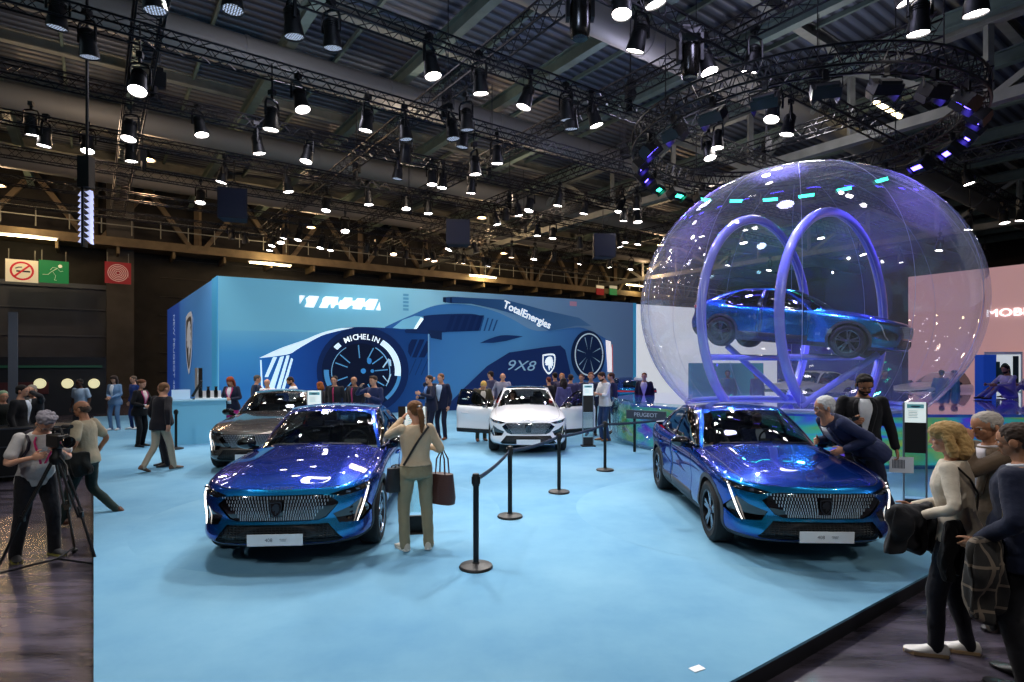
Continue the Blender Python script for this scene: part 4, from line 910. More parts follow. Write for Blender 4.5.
def pearl(name, deep, mid, flash, rough=.26, tint=(1, 1, 1, 1)):
    m = bpy.data.materials.new(name); m.use_nodes = True; nt = m.node_tree; b = nt.nodes['Principled BSDF']
    lw = nt.nodes.new('ShaderNodeLayerWeight'); lw.inputs[0].default_value = .45; r = nt.nodes.new('ShaderNodeValToRGB'); nt.links.new(lw.outputs['Facing'], r.inputs[0])
    e = r.color_ramp.elements; e.new(.5); e[0].position = 0; e[0].color = srgb(flash); e[1].position = .38; e[1].color = srgb(mid); e[2].position = .85; e[2].color = srgb(deep)
    nt.links.new(r.outputs[0], b.inputs['Base Color']); b.inputs['Metallic'].default_value = .75; b.inputs['Roughness'].default_value = rough
    b.inputs['Coat Weight'].default_value = 1; b.inputs['Coat Roughness'].default_value = .02; b.inputs['Coat IOR'].default_value = 1.5; b.inputs['Specular Tint'].default_value = tint
    n = nt.nodes.new('ShaderNodeTexNoise'); n.inputs['Scale'].default_value = 900; tc = nt.nodes.new('ShaderNodeTexCoord'); nt.links.new(tc.outputs['Object'], n.inputs[0])
    bp = nt.nodes.new('ShaderNodeBump'); bp.inputs['Strength'].default_value = .015; bp.inputs['Distance'].default_value = .001; nt.links.new(n.outputs[0], bp.inputs['Height']); nt.links.new(bp.outputs[0], b.inputs['Normal']); return m
P_BLUE = pearl('paint_blue', '#11227c', '#114aa4', '#1a90c2', tint=(.12, .27, .70, 1))
P_GREY = pearl('paint_grey', '#4a4648', '#6a6562', '#8d8680')
P_WHITE = mat('paint_white', '#eef0f4', .3, coat=1, spec=.5)
M_GLASSW = glassy('windscreen_glass', (.70, .78, .79), .95, fres=1.5)
M_GLASSD = glassy('side_glass', (.22, .25, .27), .8, fres=1.5)
M_TRIM = mat('cladding_grey', '#3a3d44', .55)
M_GLOSSB = mat('gloss_black', '#08080a', .08, spec=.6, coat=1)
M_TYRE = mat('tyre_rubber', '#121214', .75)
M_RIM = mat('rim_grey', '#7d828c', .25, metal=.9); M_RIMD = mat('rim_dark', '#1b1c20', .3, metal=.6)
M_INT = mat('seat_fabric', '#202126', .8); M_DASH = mat('dashboard', '#9aa09e', .8)
M_DRL = emis('daylight_lamp', '#fff4ea', 2.2); M_DRLOFF = mat('daylight_lamp_off', '#d9d4cf', .2, coat=1)
M_LAMP = mat('lamp_glass', '#15171c', .05, spec=.8, coat=1)
M_PLATE = mat('plate_white', '#e2e6ea', .5); M_PLTXT = mat('plate_text', '#5a5f68', .6)
M_RED = mat('tail_red', '#8a0f1a', .2, coat=1, emit='#c01828', es=.4)
def grille_mat():
    m = mat('grille_mesh', '#0a0b0d', .4); nt = m.node_tree; b = nt.nodes['Principled BSDF']
    tc = nt.nodes.new('ShaderNodeTexCoord'); mp = nt.nodes.new('ShaderNodeMapping'); mp.inputs['Scale'].default_value = (1, 1, 1.6); vo = nt.nodes.new('ShaderNodeTexVoronoi')
    vo.inputs['Scale'].default_value = 26; vo.inputs['Randomness'].default_value = .1; vo.feature = 'DISTANCE_TO_EDGE'; nt.links.new(tc.outputs['Object'], mp.inputs[0]); nt.links.new(mp.outputs[0], vo.inputs['Vector'])
    r = nt.nodes.new('ShaderNodeValToRGB'); r.color_ramp.elements[0].position = .04; r.color_ramp.elements[0].color = srgb('#1e2024'); r.color_ramp.elements[1].position = .09; r.color_ramp.elements[1].color = srgb('#050506')
    nt.links.new(vo.outputs['Distance'], r.inputs[0]); nt.links.new(r.outputs[0], b.inputs['Base Color'])
    bp = nt.nodes.new('ShaderNodeBump'); bp.inputs['Distance'].default_value = .02; bp.invert = True; nt.links.new(vo.outputs['Distance'], bp.inputs['Height']); nt.links.new(bp.outputs[0], b.inputs['Normal']); return m
M_GRM = grille_mat()
def front_y(x, z):                              # y of the nose at (x, z)
    lo, hi = 0, 1.9
    best = None
    for s in np.linspace(0, 1.6, 60):
        zt = None
        for v in np.linspace(0, 1, 30):
            p = tub_pt(s, v); d = (p.x-x)**2+(p.z-z)**2
            if best is None or d < best[0]: best = (d, p.y, s, v)
    d, y, s, v = best
    for _ in range(2):
        for ds in np.linspace(-.02, .02, 7):
            for dv in np.linspace(-.02, .02, 7):
                p = tub_pt(max(0, s+ds), min(1, max(0, v+dv))); dd = (p.x-x)**2+(p.z-z)**2
                if dd < best[0]: best = (dd, p.y, s+ds, v+dv)
        d, y, s, v = best
    return y
def wheel_meshes():
    M = Matrix.Rotation(R(90), 4, 'Y')          # wheel axis along x, outside at +x
    t = MB(); w_ = .115
    t.lathe([(.235, -w_), (.30, -w_-.008), (.335, -w_+.01), (.35, -w_+.04), (.352, 0), (.35, w_-.04), (.335, w_-.01), (.30, w_+.008), (.245, w_), (.24, w_-.02), (.24, -w_+.02)], 40, M)
    r = MB(); r.lathe([(.243, -w_+.01), (.243, w_-.01), (.238, w_), (.222, w_-.004), (.214, w_-.035), (.21, -.05), (.20, -.06), (.20, -w_+.01)], 40, M)
    sp = MB()
    for k in range(5):
        a = 2*PI*k/5+PI/2
        for da in (-.17, .17):
            p0 = Vector((.085, math.cos(a+da*.5)*.045, math.sin(a+da*.5)*.045)); p1 = Vector((.10, math.cos(a+da)*.226, math.sin(a+da)*.226))
            d = (p1-p0).normalized(); n = Vector((0, -d.z, d.y)); h = Vector((.028, 0, 0)); a0, a1 = .024, .017
            V = [p0+n*a0, p0-n*a0, p1-n*a1, p1+n*a1]; V2 = [q-h for q in V]; sp.add(V+V2, [(0, 1, 2, 3), (7, 6, 5, 4), (0, 4, 5, 1), (1, 5, 6, 2), (2, 6, 7, 3), (3, 7, 4, 0)])
        # gloss web between the twin spokes
    sp.lathe([(.001, .105), (.03, .104), (.05, .095), (.055, .07), (.055, .03)], 16, M)
    dk = MB(); dk.lathe([(.001, .03), (.13, .035), (.135, .02), (.205, .015), (.205, .0)], 28, M)   # brake disc and inner face
    return t.mesh('wheel', M_TYRE), r, sp, dk
TY, RIMR, RIMS, DISC = wheel_meshes()
RIM_MESH = None
def rim_mesh(dark):
    mb = MB(); mb.merge(RIMR); nb = len(mb.f); mb.merge(RIMS); mb.m = [1]*nb+[0]*(len(mb.f)-nb) if dark == 2 else [0]*len(mb.f)
    return mb.mesh('rim', [M_RIM if dark != 1 else M_RIMD, M_RIMD])
RIMS_M = {0: rim_mesh(0), 1: rim_mesh(1), 2: rim_mesh(2)}; DISC_M = DISC.mesh('brake_disc', mat('disc', '#2c2d31', .4, metal=.8))
def bars_meshes():
    rows = MB()
    nrow = 7
    for j in range(nrow):
        z = .722-j*.035
        half = int(18-j*.3)
        for i in range(-half, half+1):
            if abs(i) <= 2 and 1 <= j <= 5: continue
            x = i*.0305*(1-.045*j)
            if abs(x) > .60-.012*j*j*.35: continue
            y = front_y(abs(x), z)-.004; h = .031*(1-.5*max(0, (abs(x)-.35)/.3)); w_ = .0115*(1-.4*max(0, (abs(x)-.35)/.3))
            lean = x*.10
            rows.add([(x-w_/2+lean*h, y, z+h/2), (x+w_/2+lean*h, y, z+h/2), (x+w_/2-lean*h, y, z-h/2), (x-w_/2-lean*h, y, z-h/2), (x, y-.008, z+h/2), (x, y-.008, z-h/2)],
                     [(0, 4, 5, 3), (4, 1, 2, 5), (0, 1, 4), (3, 5, 2)])
    return rows
BARS = bars_meshes()
FY0 = front_y(0, .61)
def drl_path(): return [(.868, .795), (.865, .72), (.845, .62), (.825, .52), (.80, .44)]
DRLP = [(x, front_y(x, z)-.012, z) for x, z in [(.848, .785), (.836, .70), (.812, .60), (.786, .51), (.762, .432)]]
def make_car(name, label, loc, rz, paint, trim=None, roof=None, group=None, plate='408', doors=0, rim=0, glass=None, inside_=True, drl=None, frame=None, pitch=0, hood_m=None, plate_sub='PEUGEOT', detail=1):
    trim = trim or M_TRIM; root = thing(name, label, 'car', loc, rz, group); root.rotation_mode = 'XYZ'; root.rotation_euler = (pitch, 0, rz)
    roof = roof or paint; frame = frame or M_GLOSSB; drl = drl or M_DRL
    body = mb_of(G['shell'], both=True); body.merge(mb_of(G['house'], both=True))
    bo = body.build('body_shell', paint, root, fix=True, angle=50)
    mb_of(G['bonnet'], both=True).build('bonnet', hood_m or paint, root, fix=True, angle=50)
    mb_of(G['roof'], both=True).build('roof', roof, root, fix=True, angle=50)
    mb_of(shift(G['windscreen'], .004), both=True).build('windscreen', glass or M_GLASSW, root, fix=True)
    mb_of(shift(G['rear_window'], .004), both=True).build('rear_window', M_GLASSD, root, fix=True)
    gr = mb_of(shift(G['grille'], .012), both=True).build('grille', M_GLOSSB, root, fix=True)
    b_ = MB(); b_.merge(BARS); b_.build('grille_bar', mat('grille_silver', '#c8ced6', .32, metal=.5), gr, False)
    e_ = MB(); shield(e_, 0, .615, .135, FY0-.022); e_.build('lion_badge', [mat('badge_grey', '#4a4e56', .3, metal=.8), M_GLOSSB], gr, False)
    lg = mb_of(shift(G['lower_grille'], .03), both=True).build('lower_grille', M_GRM, root, fix=True)
    mb_of(G['chin'], both=True).build('front_skid_trim', trim, root, fix=True)
    mb_of(shift(G['rear_lower'], .0), both=True).build('rear_bumper_trim', trim, root, fix=True)
    mb_of(shift(G['tail_lamp'], .002), both=True).build('tail_lamp_bar', M_RED, root, fix=True)
    for s in (1, -1):
        mb_of(shift(G['arch'], -.004), s).build('wheel_arch_trim', trim, root, fix=True)
        mb_of(shift(G['sill'], -.006), s).build('sill', trim, root, fix=True)
        hl = mb_of(shift(G['headlight'], .010), s).build('headlight', M_LAMP, root, fix=True)
        t = MB()
        for x0 in (.66, .74, .815): x1 = x0+.045; z = .742+(x0-.62)*.16; y = front_y(x0+.02, z)+.004; t.box((s*(x0+.02), y-.006, z), (.045, .012, .018))
        t.build('lamp_module', mat('lamp_silver', '#b8bcc4', .15, metal=1), hl, False)
        mb_of(shift(G['vent'], .02), s).build('bumper_vent', M_GLOSSB, root, fix=True)
        t = MB(); t.tube([(s*x, y, z) for x, y, z in DRLP], [.007, .010, .010, .009, .005], 6); t.build('daylight_strip', drl, root)
        q = mb_of(shift(G['quarter_glass'], .003), s).build('quarter_window', M_GLASSD, root, fix=True)
        # doors: hinge at the front edge
        for dn, hy in (('front', .80), ('rear', 1.888)):
            hx = s*(tubx(hy+.02, .6)-.03); H = Vector((hx, hy, 0))
            dk = mb_of(G[dn+'_door'], s); dk.v = [(a-H.x, b-H.y, c) for a, b, c in dk.v]
            do = dk.build(dn+'_door', paint, root, loc=H, fix=True, angle=50)
            md = do.modifiers.new('s', 'SOLIDIFY'); md.thickness = .03; md.offset = -1 if True else 1
            fk = mb_of(G[dn+'_frame'], s); fk.v = [(a-H.x, b-H.y, c) for a, b, c in fk.v]; fo = fk.build('window_frame', frame, do, fix=True)
            md = fo.modifiers.new('s', 'SOLIDIFY'); md.thickness = .02; md.offset = -1
            gk = mb_of(shift(G[dn+'_glass'], .006), s); gk.v = [(a-H.x, b-H.y, c) for a, b, c in gk.v]; gk.build('window_pane', M_GLASSD, do, fix=True)
            hy2 = (1.62 if dn == 'front' else 2.50); hz = .80 if dn == 'front' else .835; hx2 = tubx(hy2, hz)
            t = MB(); t.tube([(s*(hx2-.005), hy2-.10, hz), (s*(hx2+.022), hy2-.08, hz), (s*(hx2+.026), hy2, hz+.003), (s*(hx2+.022), hy2+.08, hz+.006), (s*(hx2-.005), hy2+.1, hz+.006)], .013, 6, flat=1.3)
            t.v = [(a-H.x, b-H.y, c) for a, b, c in t.v]; t.build('door_handle', paint, do)
            ck = mb_of(shift(G[dn+'_clad'], -.006), s); ck.v = [(a-H.x, b-H.y, c) for a, b, c in ck.v]; co_ = ck.build('door_cladding', trim, do, fix=True); md = co_.modifiers.new('s', 'SOLIDIFY'); md.thickness = .03; md.offset = -1
            if dn == 'front':
                t = MB(); mx, my, mz = s*.985, .98, 1.03
                t.ell((mx, my, mz), (.125, .075, .075), 14, 10); t.v = [(a, my+(b-my)*(1 if b < my else .25), c) for a, b, c in t.v]
                t.bar((s*.83, my, .965), (mx-s*.03, my, .985), .035, .06); t.v = [(a-H.x, b-H.y, c) for a, b, c in t.v]; t.build('side_mirror', M_GLOSSB, do)
                if doors: do.rotation_euler = (0, 0, -s*R(doors) if s < 0 else -s*R(doors))
        for cy in (0, WB):
            wo = link('wheel', TY, root, (s*.80, cy, WR), (0, 0, 0 if s > 0 else PI))
            link('rim', RIMS_M[rim], wo); link('brake_disc', DISC_M, wo)
    # underbody and wells
    t = MB(); t.box((0, 1.4, .30), (1.2, 4.1, .18)); t.box((0, 1.4, .29), (1.68, 1.85, .14)); t.box((0, -.3, .5), (1.15, .9, .35)); t.box((0, 3.2, .6), (1.2, .8, .5)); t.box((0, .35, .62), (1.5, .12, .5))
    t.build('underbody', M_BLACK, root, False)
    # interior
    t = MB(); t.prism([(.62, .84), (.98, .90), (1.16, .96), (1.2, .84), (1.12, .70), (.62, .7)], -.70, .70, Matrix(((0, 0, 1, 0), (1, 0, 0, 0), (0, 1, 0, 0), (0, 0, 0, 1))))
    t.build('dashboard', M_DASH, root, False)
    t = MB(); t.box((0, 1.7, .42), (1.4, 2.1, .08)); t.box((0, 3.1, .8), (1.3, .7, .1)); t.box((0, 3.0, .74), (1.42, .05, .62)); t.box((0, 3.3, 1.0), (1.3, .6, .03)); t.build('cabin_floor', M_BLACK, root, False)
    if inside_:
        for sx, yy in ((-.36, 1.75), (.36, 1.75), (-.36, 2.6), (.36, 2.6)):
            t = MB(); t.box((sx, yy-.1, .60), (.46, .48, .18)); t.box((sx, yy+.18, .88), (.44, .12, .52), Matrix.Rotation(R(-14), 3, 'X')); t.box((sx, yy+.27, 1.20), (.24, .08, .15)); so = t.build('seat', M_INT, root)
            md = so.modifiers.new('b', 'BEVEL'); md.width = .03; md.segments = 2
        t = MB(); c = Vector((.36, 1.32, 1.0)); Mx = Matrix.Rotation(R(65), 3, 'X')
        t.tube([c+Mx @ Vector((math.cos(a)*.165, math.sin(a)*.15, 0)) for a in np.linspace(0, 2*PI, 24, endpoint=False)], .014, 6, closed=True); t.box(c, (.3, .05, .02), Mx); t.bar(c, c+Vector((0, -.2, -.08)), .05); t.build('steering_wheel', M_BLACK, root)
    # number plate plate
    if plate is not None:
        py_ = front_y(.2, .31)-.03; po = MB(); po.box((0, 0, 0), (.54, .012, .115)); p_ = po.build('number_plate', M_PLATE, root, False, loc=(0, py_, .315), rot=(R(4), 0, 0))
        if plate:
            text_mesh('plate_digits', plate, .05, M_PLTXT, p_, (-.06, -.0075, 0), (R(90), 0, 0), extrude=.0005); text_mesh('plate_small_print', plate_sub+'\nHYBRID', .016, M_PLTXT, p_, (.08, -.0075, 0), (R(90), 0, 0), extrude=.0005)
    # name letters on the bonnet edge
    if detail:
        text_mesh('bonnet_letters', 'PEUGEOT', .05, M_CHROME, root, (0, -.845, topz(0, -.80)+.004), (R(38), 0, 0), extrude=.002, spacing=1.5)
        for s in (-1, 1):
            t = MB(); t.tube([(s*.08, .60, 1.065), (s*.55, .70, 1.045)], .008, 5); t.build('wiper', M_BLACK, root)
        t = MB(); t.prism([(0, 0), (.14, .0), (.16, .05), (.02, .012)], -.01, .01, Matrix(((0, 0, 1, 0), (1, 0, 0, 2.72), (0, 1, 0, 1.375), (0, 0, 0, 1)))); t.build('roof_antenna', M_GLOSSB, root, False)
        # seams around the bonnet
        pth = smoothpoly([(.40, -.79), (.60, -.72), (.73, -.45), (.765, .2), (.765, .62)], 6)
        for s in (-1, 1): t = MB(); t.tube([(s*x, y, topz(x, y)+.0005) for x, y in pth], .0035, 4); t.build('bonnet_seam', M_BLACK, root)
    return root
# ================================================================== PEOPLE
SKIN = {'l': mat('skin_light', '#c89478', .55, spec=.35), 'm': mat('skin_tan', '#a87658', .55, spec=.35), 'd': mat('skin_dark', '#4a3024', .55, spec=.35)}
M_EYEW = mat('eye_white', '#e8e4e0', .3); M_IRIS = mat('iris_dark', '#2a1c14', .2); M_LIP = mat('lip', '#96584c', .5)
def ik(a, b, l1, l2, pole):
    a, b = Vector(a), Vector(b); d = b-a; L = min(d.length, (l1+l2)*.998)
    if d.length < 1e-5: d = Vector((0, 0, -1))
    dn = d.normalized(); b = a+dn*L; x = (l1*l1-l2*l2+L*L)/(2*L); h = math.sqrt(max(0, l1*l1-x*x))
    p = Vector(pole); p = (p-dn*p.dot(dn)); p = p.normalized() if p.length > 1e-5 else Vector((1, 0, 0)); return a+dn*x+p*h, b
def limb(mb, pts, rad, n=12):
    P = []; Rr = []
    for i in range((len(pts)-1)*4+1):
        t = i/4; P.append(Vector(spline([tuple(p) for p in pts], t))); k = min(int(t), len(rad)-2); Rr.append(rad[k]+(rad[k+1]-rad[k])*(t-k))
    mb.tube(P, Rr, n)
    mb.ell(P[0], rad[0]*1.0, n, 8); mb.ell(P[-1], rad[-1]*1.0, n, 8)
class Body: pass
def solve(sp):
    B = Body(); g = sp.get; B.fem = g('fem', 0); st = g('sit', 0)
    pz = g('pz', .95); ppos = Vector((g('px', 0), g('py', 0), pz)); lean, side, tw = R(g('lean', 3)), R(g('side', 0)), R(g('twist', 0))
    Mr = Matrix.Rotation(tw, 4, 'Z') @ Matrix.Rotation(-lean, 4, 'X') @ Matrix.Rotation(side, 4, 'Y')
    B.T = Matrix.Translation(ppos) @ Mr @ Matrix.Translation((0, 0, -.95)); B.P = Matrix.Translation(ppos-Vector((0, 0, .95)))
    T = B.T; hw = .085 if not B.fem else .09; sw = .178 if not B.fem else .155
    B.hip = {s: B.P @ Vector((s*hw, 0, .93)) for s in (-1, 1)}; B.sh = {s: T @ Vector((s*sw, -.01, 1.415)) for s in (-1, 1)}
    feet = g('feet') or [(-.10, -.02, 0, 8), (.10, .03, 0, -8)]
    B.ank = {}; B.knee = {}; B.foot = {}
    for s, f in zip((-1, 1), feet):
        an = Vector((f[0], f[1], f[2]+.085)); fy = R(f[3]); pole = Vector((-math.sin(fy)*.6+s*.05, 1, .1)); kn, an2 = ik(B.hip[s], an, .43, .425, pole)
        B.knee[s] = kn; B.ank[s] = an2; B.foot[s] = (fy, R(f[4]) if len(f) > 4 else 0)
    hands = g('hands') or [None, None]; B.el = {}; B.wr = {}; B.hd = {}
    for s, h in zip((-1, 1), hands):
        if h is None: tgt = T @ Vector((s*.245, .05, .90)); pole = T.to_3x3() @ Vector((s*.5, -1, 0))
        else:
            tgt = Vector(h[:3]); pole = T.to_3x3() @ Vector((s*.7, -.6, -.8)) if len(h) < 6 else Vector(h[3:6])
        e, w_ = ik(B.sh[s], tgt, .285, .25, pole); B.el[s] = e; B.wr[s] = w_; B.hd[s] = (w_-e).normalized()
    hy, hp, hr = [R(a) for a in (g('head') or (0, 5, 0))]
    B.neck = T @ Vector((0, -.005, 1.47)); B.Hm = Matrix.Translation(T @ Vector((0, .0, 1.50))) @ (Mr @ Matrix.Rotation(hy, 4, 'Z') @ Matrix.Rotation(-hp+lean*g('headkeep', 0), 4, 'X') @ Matrix.Rotation(hr, 4, 'Y')); return B
def trings(B, off, zs, sc=1.0, fem=None):      # torso rings (local), off = clothing thickness
    fem = B.fem if fem is None else fem
    prof = [(.80, .150, .100, 0), (.88, .160, .112, -.005), (.95, .162, .115, -.005), (1.03, .152, .105, 0), (1.10, .148, .102, .0), (1.20, .156, .108, .003), (1.30, .166, .115, .006), (1.36, .168, .108, .004), (1.41, .155, .090, -.002), (1.445, .110, .075, -.006), (1.475, .062, .06, -.008), (1.52, .055, .056, 0)]
    if fem: prof = [(.80, .155, .108, -.01), (.88, .172, .118, -.01), (.95, .165, .112, -.008), (1.03, .138, .096, 0), (1.10, .126, .09, 0), (1.20, .138, .100, .008), (1.28, .148, .109, .010), (1.35, .147, .098, .004), (1.41, .132, .080, -.004), (1.445, .09, .065, -.008), (1.475, .052, .052, -.008), (1.52, .046, .048, 0)]
    zz = [p[0] for p in prof]; out = []
    for z in zs:
        rx, ry, oy = (np.interp(z, zz, [p[k] for p in prof]) for k in (1, 2, 3)); out.append((z, rx*sc+off, ry*sc+off, oy))
    return out
def tsurf(B, z, ang, off, sc=1.0):             # ang 0 = front centre, positive towards +x
    (z, rx, ry, oy), = trings(B, off, [z], sc); return B.T @ Vector((rx*math.sin(ang), oy+ry*math.cos(ang), z))
def torso_mesh(mb, B, off, z0, z1, n=20, sc=1.0, flare=0, T=None):
    T = T or B.T; rings = []
    for z, rx, ry, oy in trings(B, off, np.linspace(z0, z1, 14), sc):
        f = 1+flare*max(0, (1.02-z)/.2); rings.append([T @ Vector((rx*f*math.cos(2*PI*j/n), oy+ry*f*math.sin(2*PI*j/n), z)) for j in range(n)])
    mb.loft(rings)
def hand_mesh(mb, B, s, curl=.5, fr=.0092, spread=0):
    w_ = B.wr[s]; d = B.hd[s]; Z = B.hdir.get(s) if hasattr(B, 'hdir') else None
    side = Vector((0, 0, 1)).cross(d) if abs(d.z) < .8 else Vector((0, 1, 0)).cross(d)*(1)
    side = B.T.to_3x3() @ Vector((0, 1, 0)); side = (side-d*side.dot(d)); side = side.normalized() if side.length > .1 else Vector((1, 0, 0))   # thumb side points forward/up
    if abs(d.z) < .6: side = Vector((0, 0, 1)); side = (side-d*side.dot(d)).normalized()
    nrm = d.cross(side)*(-s)                   # palm normal (towards the body)
    if nrm.dot(B.T.to_3x3() @ Vector((-s, 0, 0))) < -.2: nrm = -nrm
    M = Matrix((side, nrm, d)).transposed()
    mb.ell(w_+d*.052, (.041, .016, .050), 12, 8, M); mb.ell(w_+d*.01, (.027, .02, .035), 10, 6, M)
    for k, (o, L) in enumerate(((.030, .072), (.010, .080), (-.010, .074), (-.029, .058))):
        p = w_+d*.088+side*o; dd = d.copy(); P = [p-d*.012]; c = curl*(.8+.1*k)
        for q, fr_ in enumerate((.42, .32, .26)):
            a = c*(q+.6); dd = (d*math.cos(a)+nrm*math.sin(a)).normalized(); p = p+dd*L*fr_; P.append(p)
        mb.tube(P, [fr, fr*.98, fr*.9, fr*.72], 7); mb.ell(P[-1], fr*.75, 7, 5)
    p = w_+d*.028+side*.026; P = [p]
    for a, L in ((.75, .034), (.45, .028), (.25, .024)): p = p+(d*math.cos(a)+side*math.sin(a)*.9+nrm*.25).normalized()*L; P.append(p)
    mb.tube(P, [fr*1.35, fr*1.15, fr, fr*.8], 7); mb.ell(P[-1], fr*.82, 7, 5)
STRAND = bpy.data.textures.new('strands', 'CLOUDS'); STRAND.noise_scale = .022; STRAND.noise_depth = 2
FOLD = bpy.data.textures.new('folds', 'CLOUDS'); FOLD.noise_scale = .11; FOLD.noise_depth = 2
def folds(o, s=.02):
    m = o.modifiers.new('folds', 'DISPLACE'); m.texture = FOLD; m.strength = s; m.mid_level = .5; m.texture_coords = 'LOCAL'; return o
def remesh(o, vox, it=3):
    m = o.modifiers.new('remesh', 'REMESH'); m.mode = 'VOXEL'; m.voxel_size = vox; m.use_smooth_shade = True
    if it: s = o.modifiers.new('smooth', 'SMOOTH'); s.factor = .5; s.iterations = it
    return o
def make_person(label, loc, face, sp, height=1.75, group=None, res=None):
    """face: heading in degrees the person looks towards, measured from +y to the left"""
    B = solve(sp); g = sp.get; k = height/1.75; root = thing('person', label, 'person', loc, R(face), group); bk = g('bulk', 1.07); root.scale = (k*bk, k*bk, k)
    res = res or .016; near = res < .012
    skin = SKIN[g('skin', 'l')]; arm = (.046, .041, .036, .030, .025) if not B.fem else (.040, .036, .031, .026, .022)
    mb = MB(); torso_mesh(mb, B, -.012, .84, 1.50)
    for s in (-1, 1):
        limb(mb, [B.sh[s], (B.sh[s]+B.el[s])/2, B.el[s], (B.el[s]+B.wr[s])/2, B.wr[s]], arm, 10)
        limb(mb, [B.hip[s], B.knee[s], B.ank[s]], (.066, .046, .030), 10); hand_mesh(mb, B, s, g('curl', .45), .0092 if near else .011)
    # head: skull, jaw, nose, brow, ears, cheeks, lips
    H = B.Hm; h3 = H.to_3x3(); hp = lambda x, y, z: H @ Vector((x, y, z))
    mb.tube([hp(0, -.012, -.08), hp(0, -.004, .0), hp(0, .01, .08)], [.057, .052, .05] if not B.fem else [.048, .044, .044], 12)
    mb.ell(hp(0, .005, .150), (.074, .092, .086), 20, 16, h3)
    mb.ell(hp(0, .030, .085), (.056, .062, .070), 18, 14, h3); mb.ell(hp(0, .062, .045), (.030, .028, .024), 12, 8, h3)
    mb.ell(hp(0, .078, .135), (.050, .016, .014), 14, 8, h3)
    mb.add([hp(-.006, .085, .135), hp(.006, .085, .135), hp(.016, .084, .088), hp(-.016, .084, .088), hp(0, .116, .095), hp(0, .098, .13)], [(0, 1, 5), (1, 2, 4, 5), (0, 5, 4, 3), (3, 4, 2), (0, 3, 2, 1)])
    for s in (-1, 1):
        mb.ell(hp(s*.036, .068, .098), (.022, .016, .02), 10, 8, h3); mb.ell(hp(s*.078, -.002, .112), (.010, .020, .031), 10, 8, h3 @ Matrix.Rotation(s*-.3, 3, 'Z'))
    mb.ell(hp(0, .088, .064), (.022, .009, .006), 10, 6, h3); mb.ell(hp(0, .086, .054), (.019, .010, .007), 10, 6, h3)
    bo = remesh(mb.build('body', skin, root), res*(.42 if near else .62), 2)
    e1 = MB(); e2 = MB()
    for s in (-1, 1): e1.ell(hp(s*.030, .074, .117), (.0125, .011, .0085), 10, 8, h3); e2.ell(hp(s*.030, .0835, .117), (.0055, .003, .0058), 8, 6, h3)
    if near or g('face'):
        e1.build('eyes', M_EYEW, root); e2.build('irises', M_IRIS, root)
        m_ = MB(); m_.tube([hp(-.02, .0935, .0595), hp(0, .0985, .0585), hp(.02, .0935, .0595)], .003, 6); m_.build('mouth', M_LIP, root)
    hc = cloth(g('hair_col', '#2a1e18'))
    if not B.fem or True:
        m_ = MB()
        for s in (-1, 1): m_.tube([hp(s*.014, .091, .133), hp(s*.030, .091, .138), hp(s*.046, .080, .132)], .0045, 5)
        m_.build('eyebrows', hc, root)
    # hair
    hs = g('hair', 'short')
    if hs != 'bald':
        m_ = MB(); r = [.081, .098, .088]
        if hs in ('short', 'quiff', 'thin'): 
            t = .0 if hs != 'thin' else -.004
            m_.ell(hp(0, -.010 if hs != 'thin' else -.02, .168), (.081+t, .096+t, .082+t), 18, 12, h3); m_.ell(hp(0, -.05, .11), (.064, .045, .058), 14, 10, h3)
            for s in (-1, 1): m_.ell(hp(s*.068, .012, .14), (.010, .022, .035), 10, 8, h3)
            if hs == 'quiff': m_.ell(hp(0, .055, .222), (.055, .035, .022), 12, 8, h3)
        elif hs == 'fringe': # balding crown with side hair
            m_.ell(hp(0, -.045, .115), (.071, .052, .052), 14, 10, h3)
            for s in (-1, 1): m_.ell(hp(s*.066, -.015, .125), (.014, .04, .036), 10, 8, h3)
        elif hs == 'curly':
            rnd = random.Random(3)
            for i in range(60):
                a, b = rnd.uniform(0, 2*PI), rnd.uniform(-.1, 1.35); p = (math.cos(a)*math.cos(b)*.083, math.sin(a)*math.cos(b)*.092-.015, math.sin(b)*.088+.15)
                if p[1] > .045 and p[2] < .19: continue
                m_.ell(hp(p[0]*1.08, p[1]*1.08, p[2]+.006), rnd.uniform(.018, .028), 8, 6)
            m_.ell(hp(0, -.02, .16), (.083, .09, .085), 16, 12, h3)
        elif hs in ('pony', 'bun'):
            m_.ell(hp(0, -.006, .170), (.085, .100, .080), 18, 12, h3); m_.ell(hp(0, -.05, .12), (.07, .05, .055), 14, 10, h3)
            if hs == 'pony': m_.tube([hp(0, -.095, .15), hp(.0, -.135, .12), hp(.01, -.14, .03), hp(.015, -.125, -.07), hp(.01, -.115, -.15)], [.022, .032, .036, .028, .008], 10); 
            else: m_.ell(hp(0, -.11, .17), .04, 12, 8)
        elif hs in ('long', 'bob'):
            m_.ell(hp(0, -.004, .172), (.092, .106, .082), 18, 12, h3); L = -.02 if hs == 'bob' else -.13
            for s in (-1, 1):
                m_.tube([hp(s*.056, .012, .20), hp(s*.078, -.004, .12), hp(s*.080, -.012, .04), hp(s*.070, -.015, L+.01)], [.03, .033, .036, .026], 10)
            m_.tube([hp(0, -.06, .18), hp(0, -.085, .09), hp(0, -.082, .02), hp(0, -.075, L)], [.06, .075, .078, .05], 14, flat=.6)
            m_.ell(hp(0, -.07, .03), (.088, .05, .075 if hs == 'bob' else .11), 16, 10, h3)
        ho = remesh(m_.build('hair', hc, root), res*.6, 1 if hs == 'curly' else 2)
        if near and hs != 'curly':
            fm = ho.modifiers.new('strands', 'DISPLACE'); fm.texture = STRAND; fm.strength = .014; fm.mid_level = .45; fm.texture_coords = 'LOCAL'
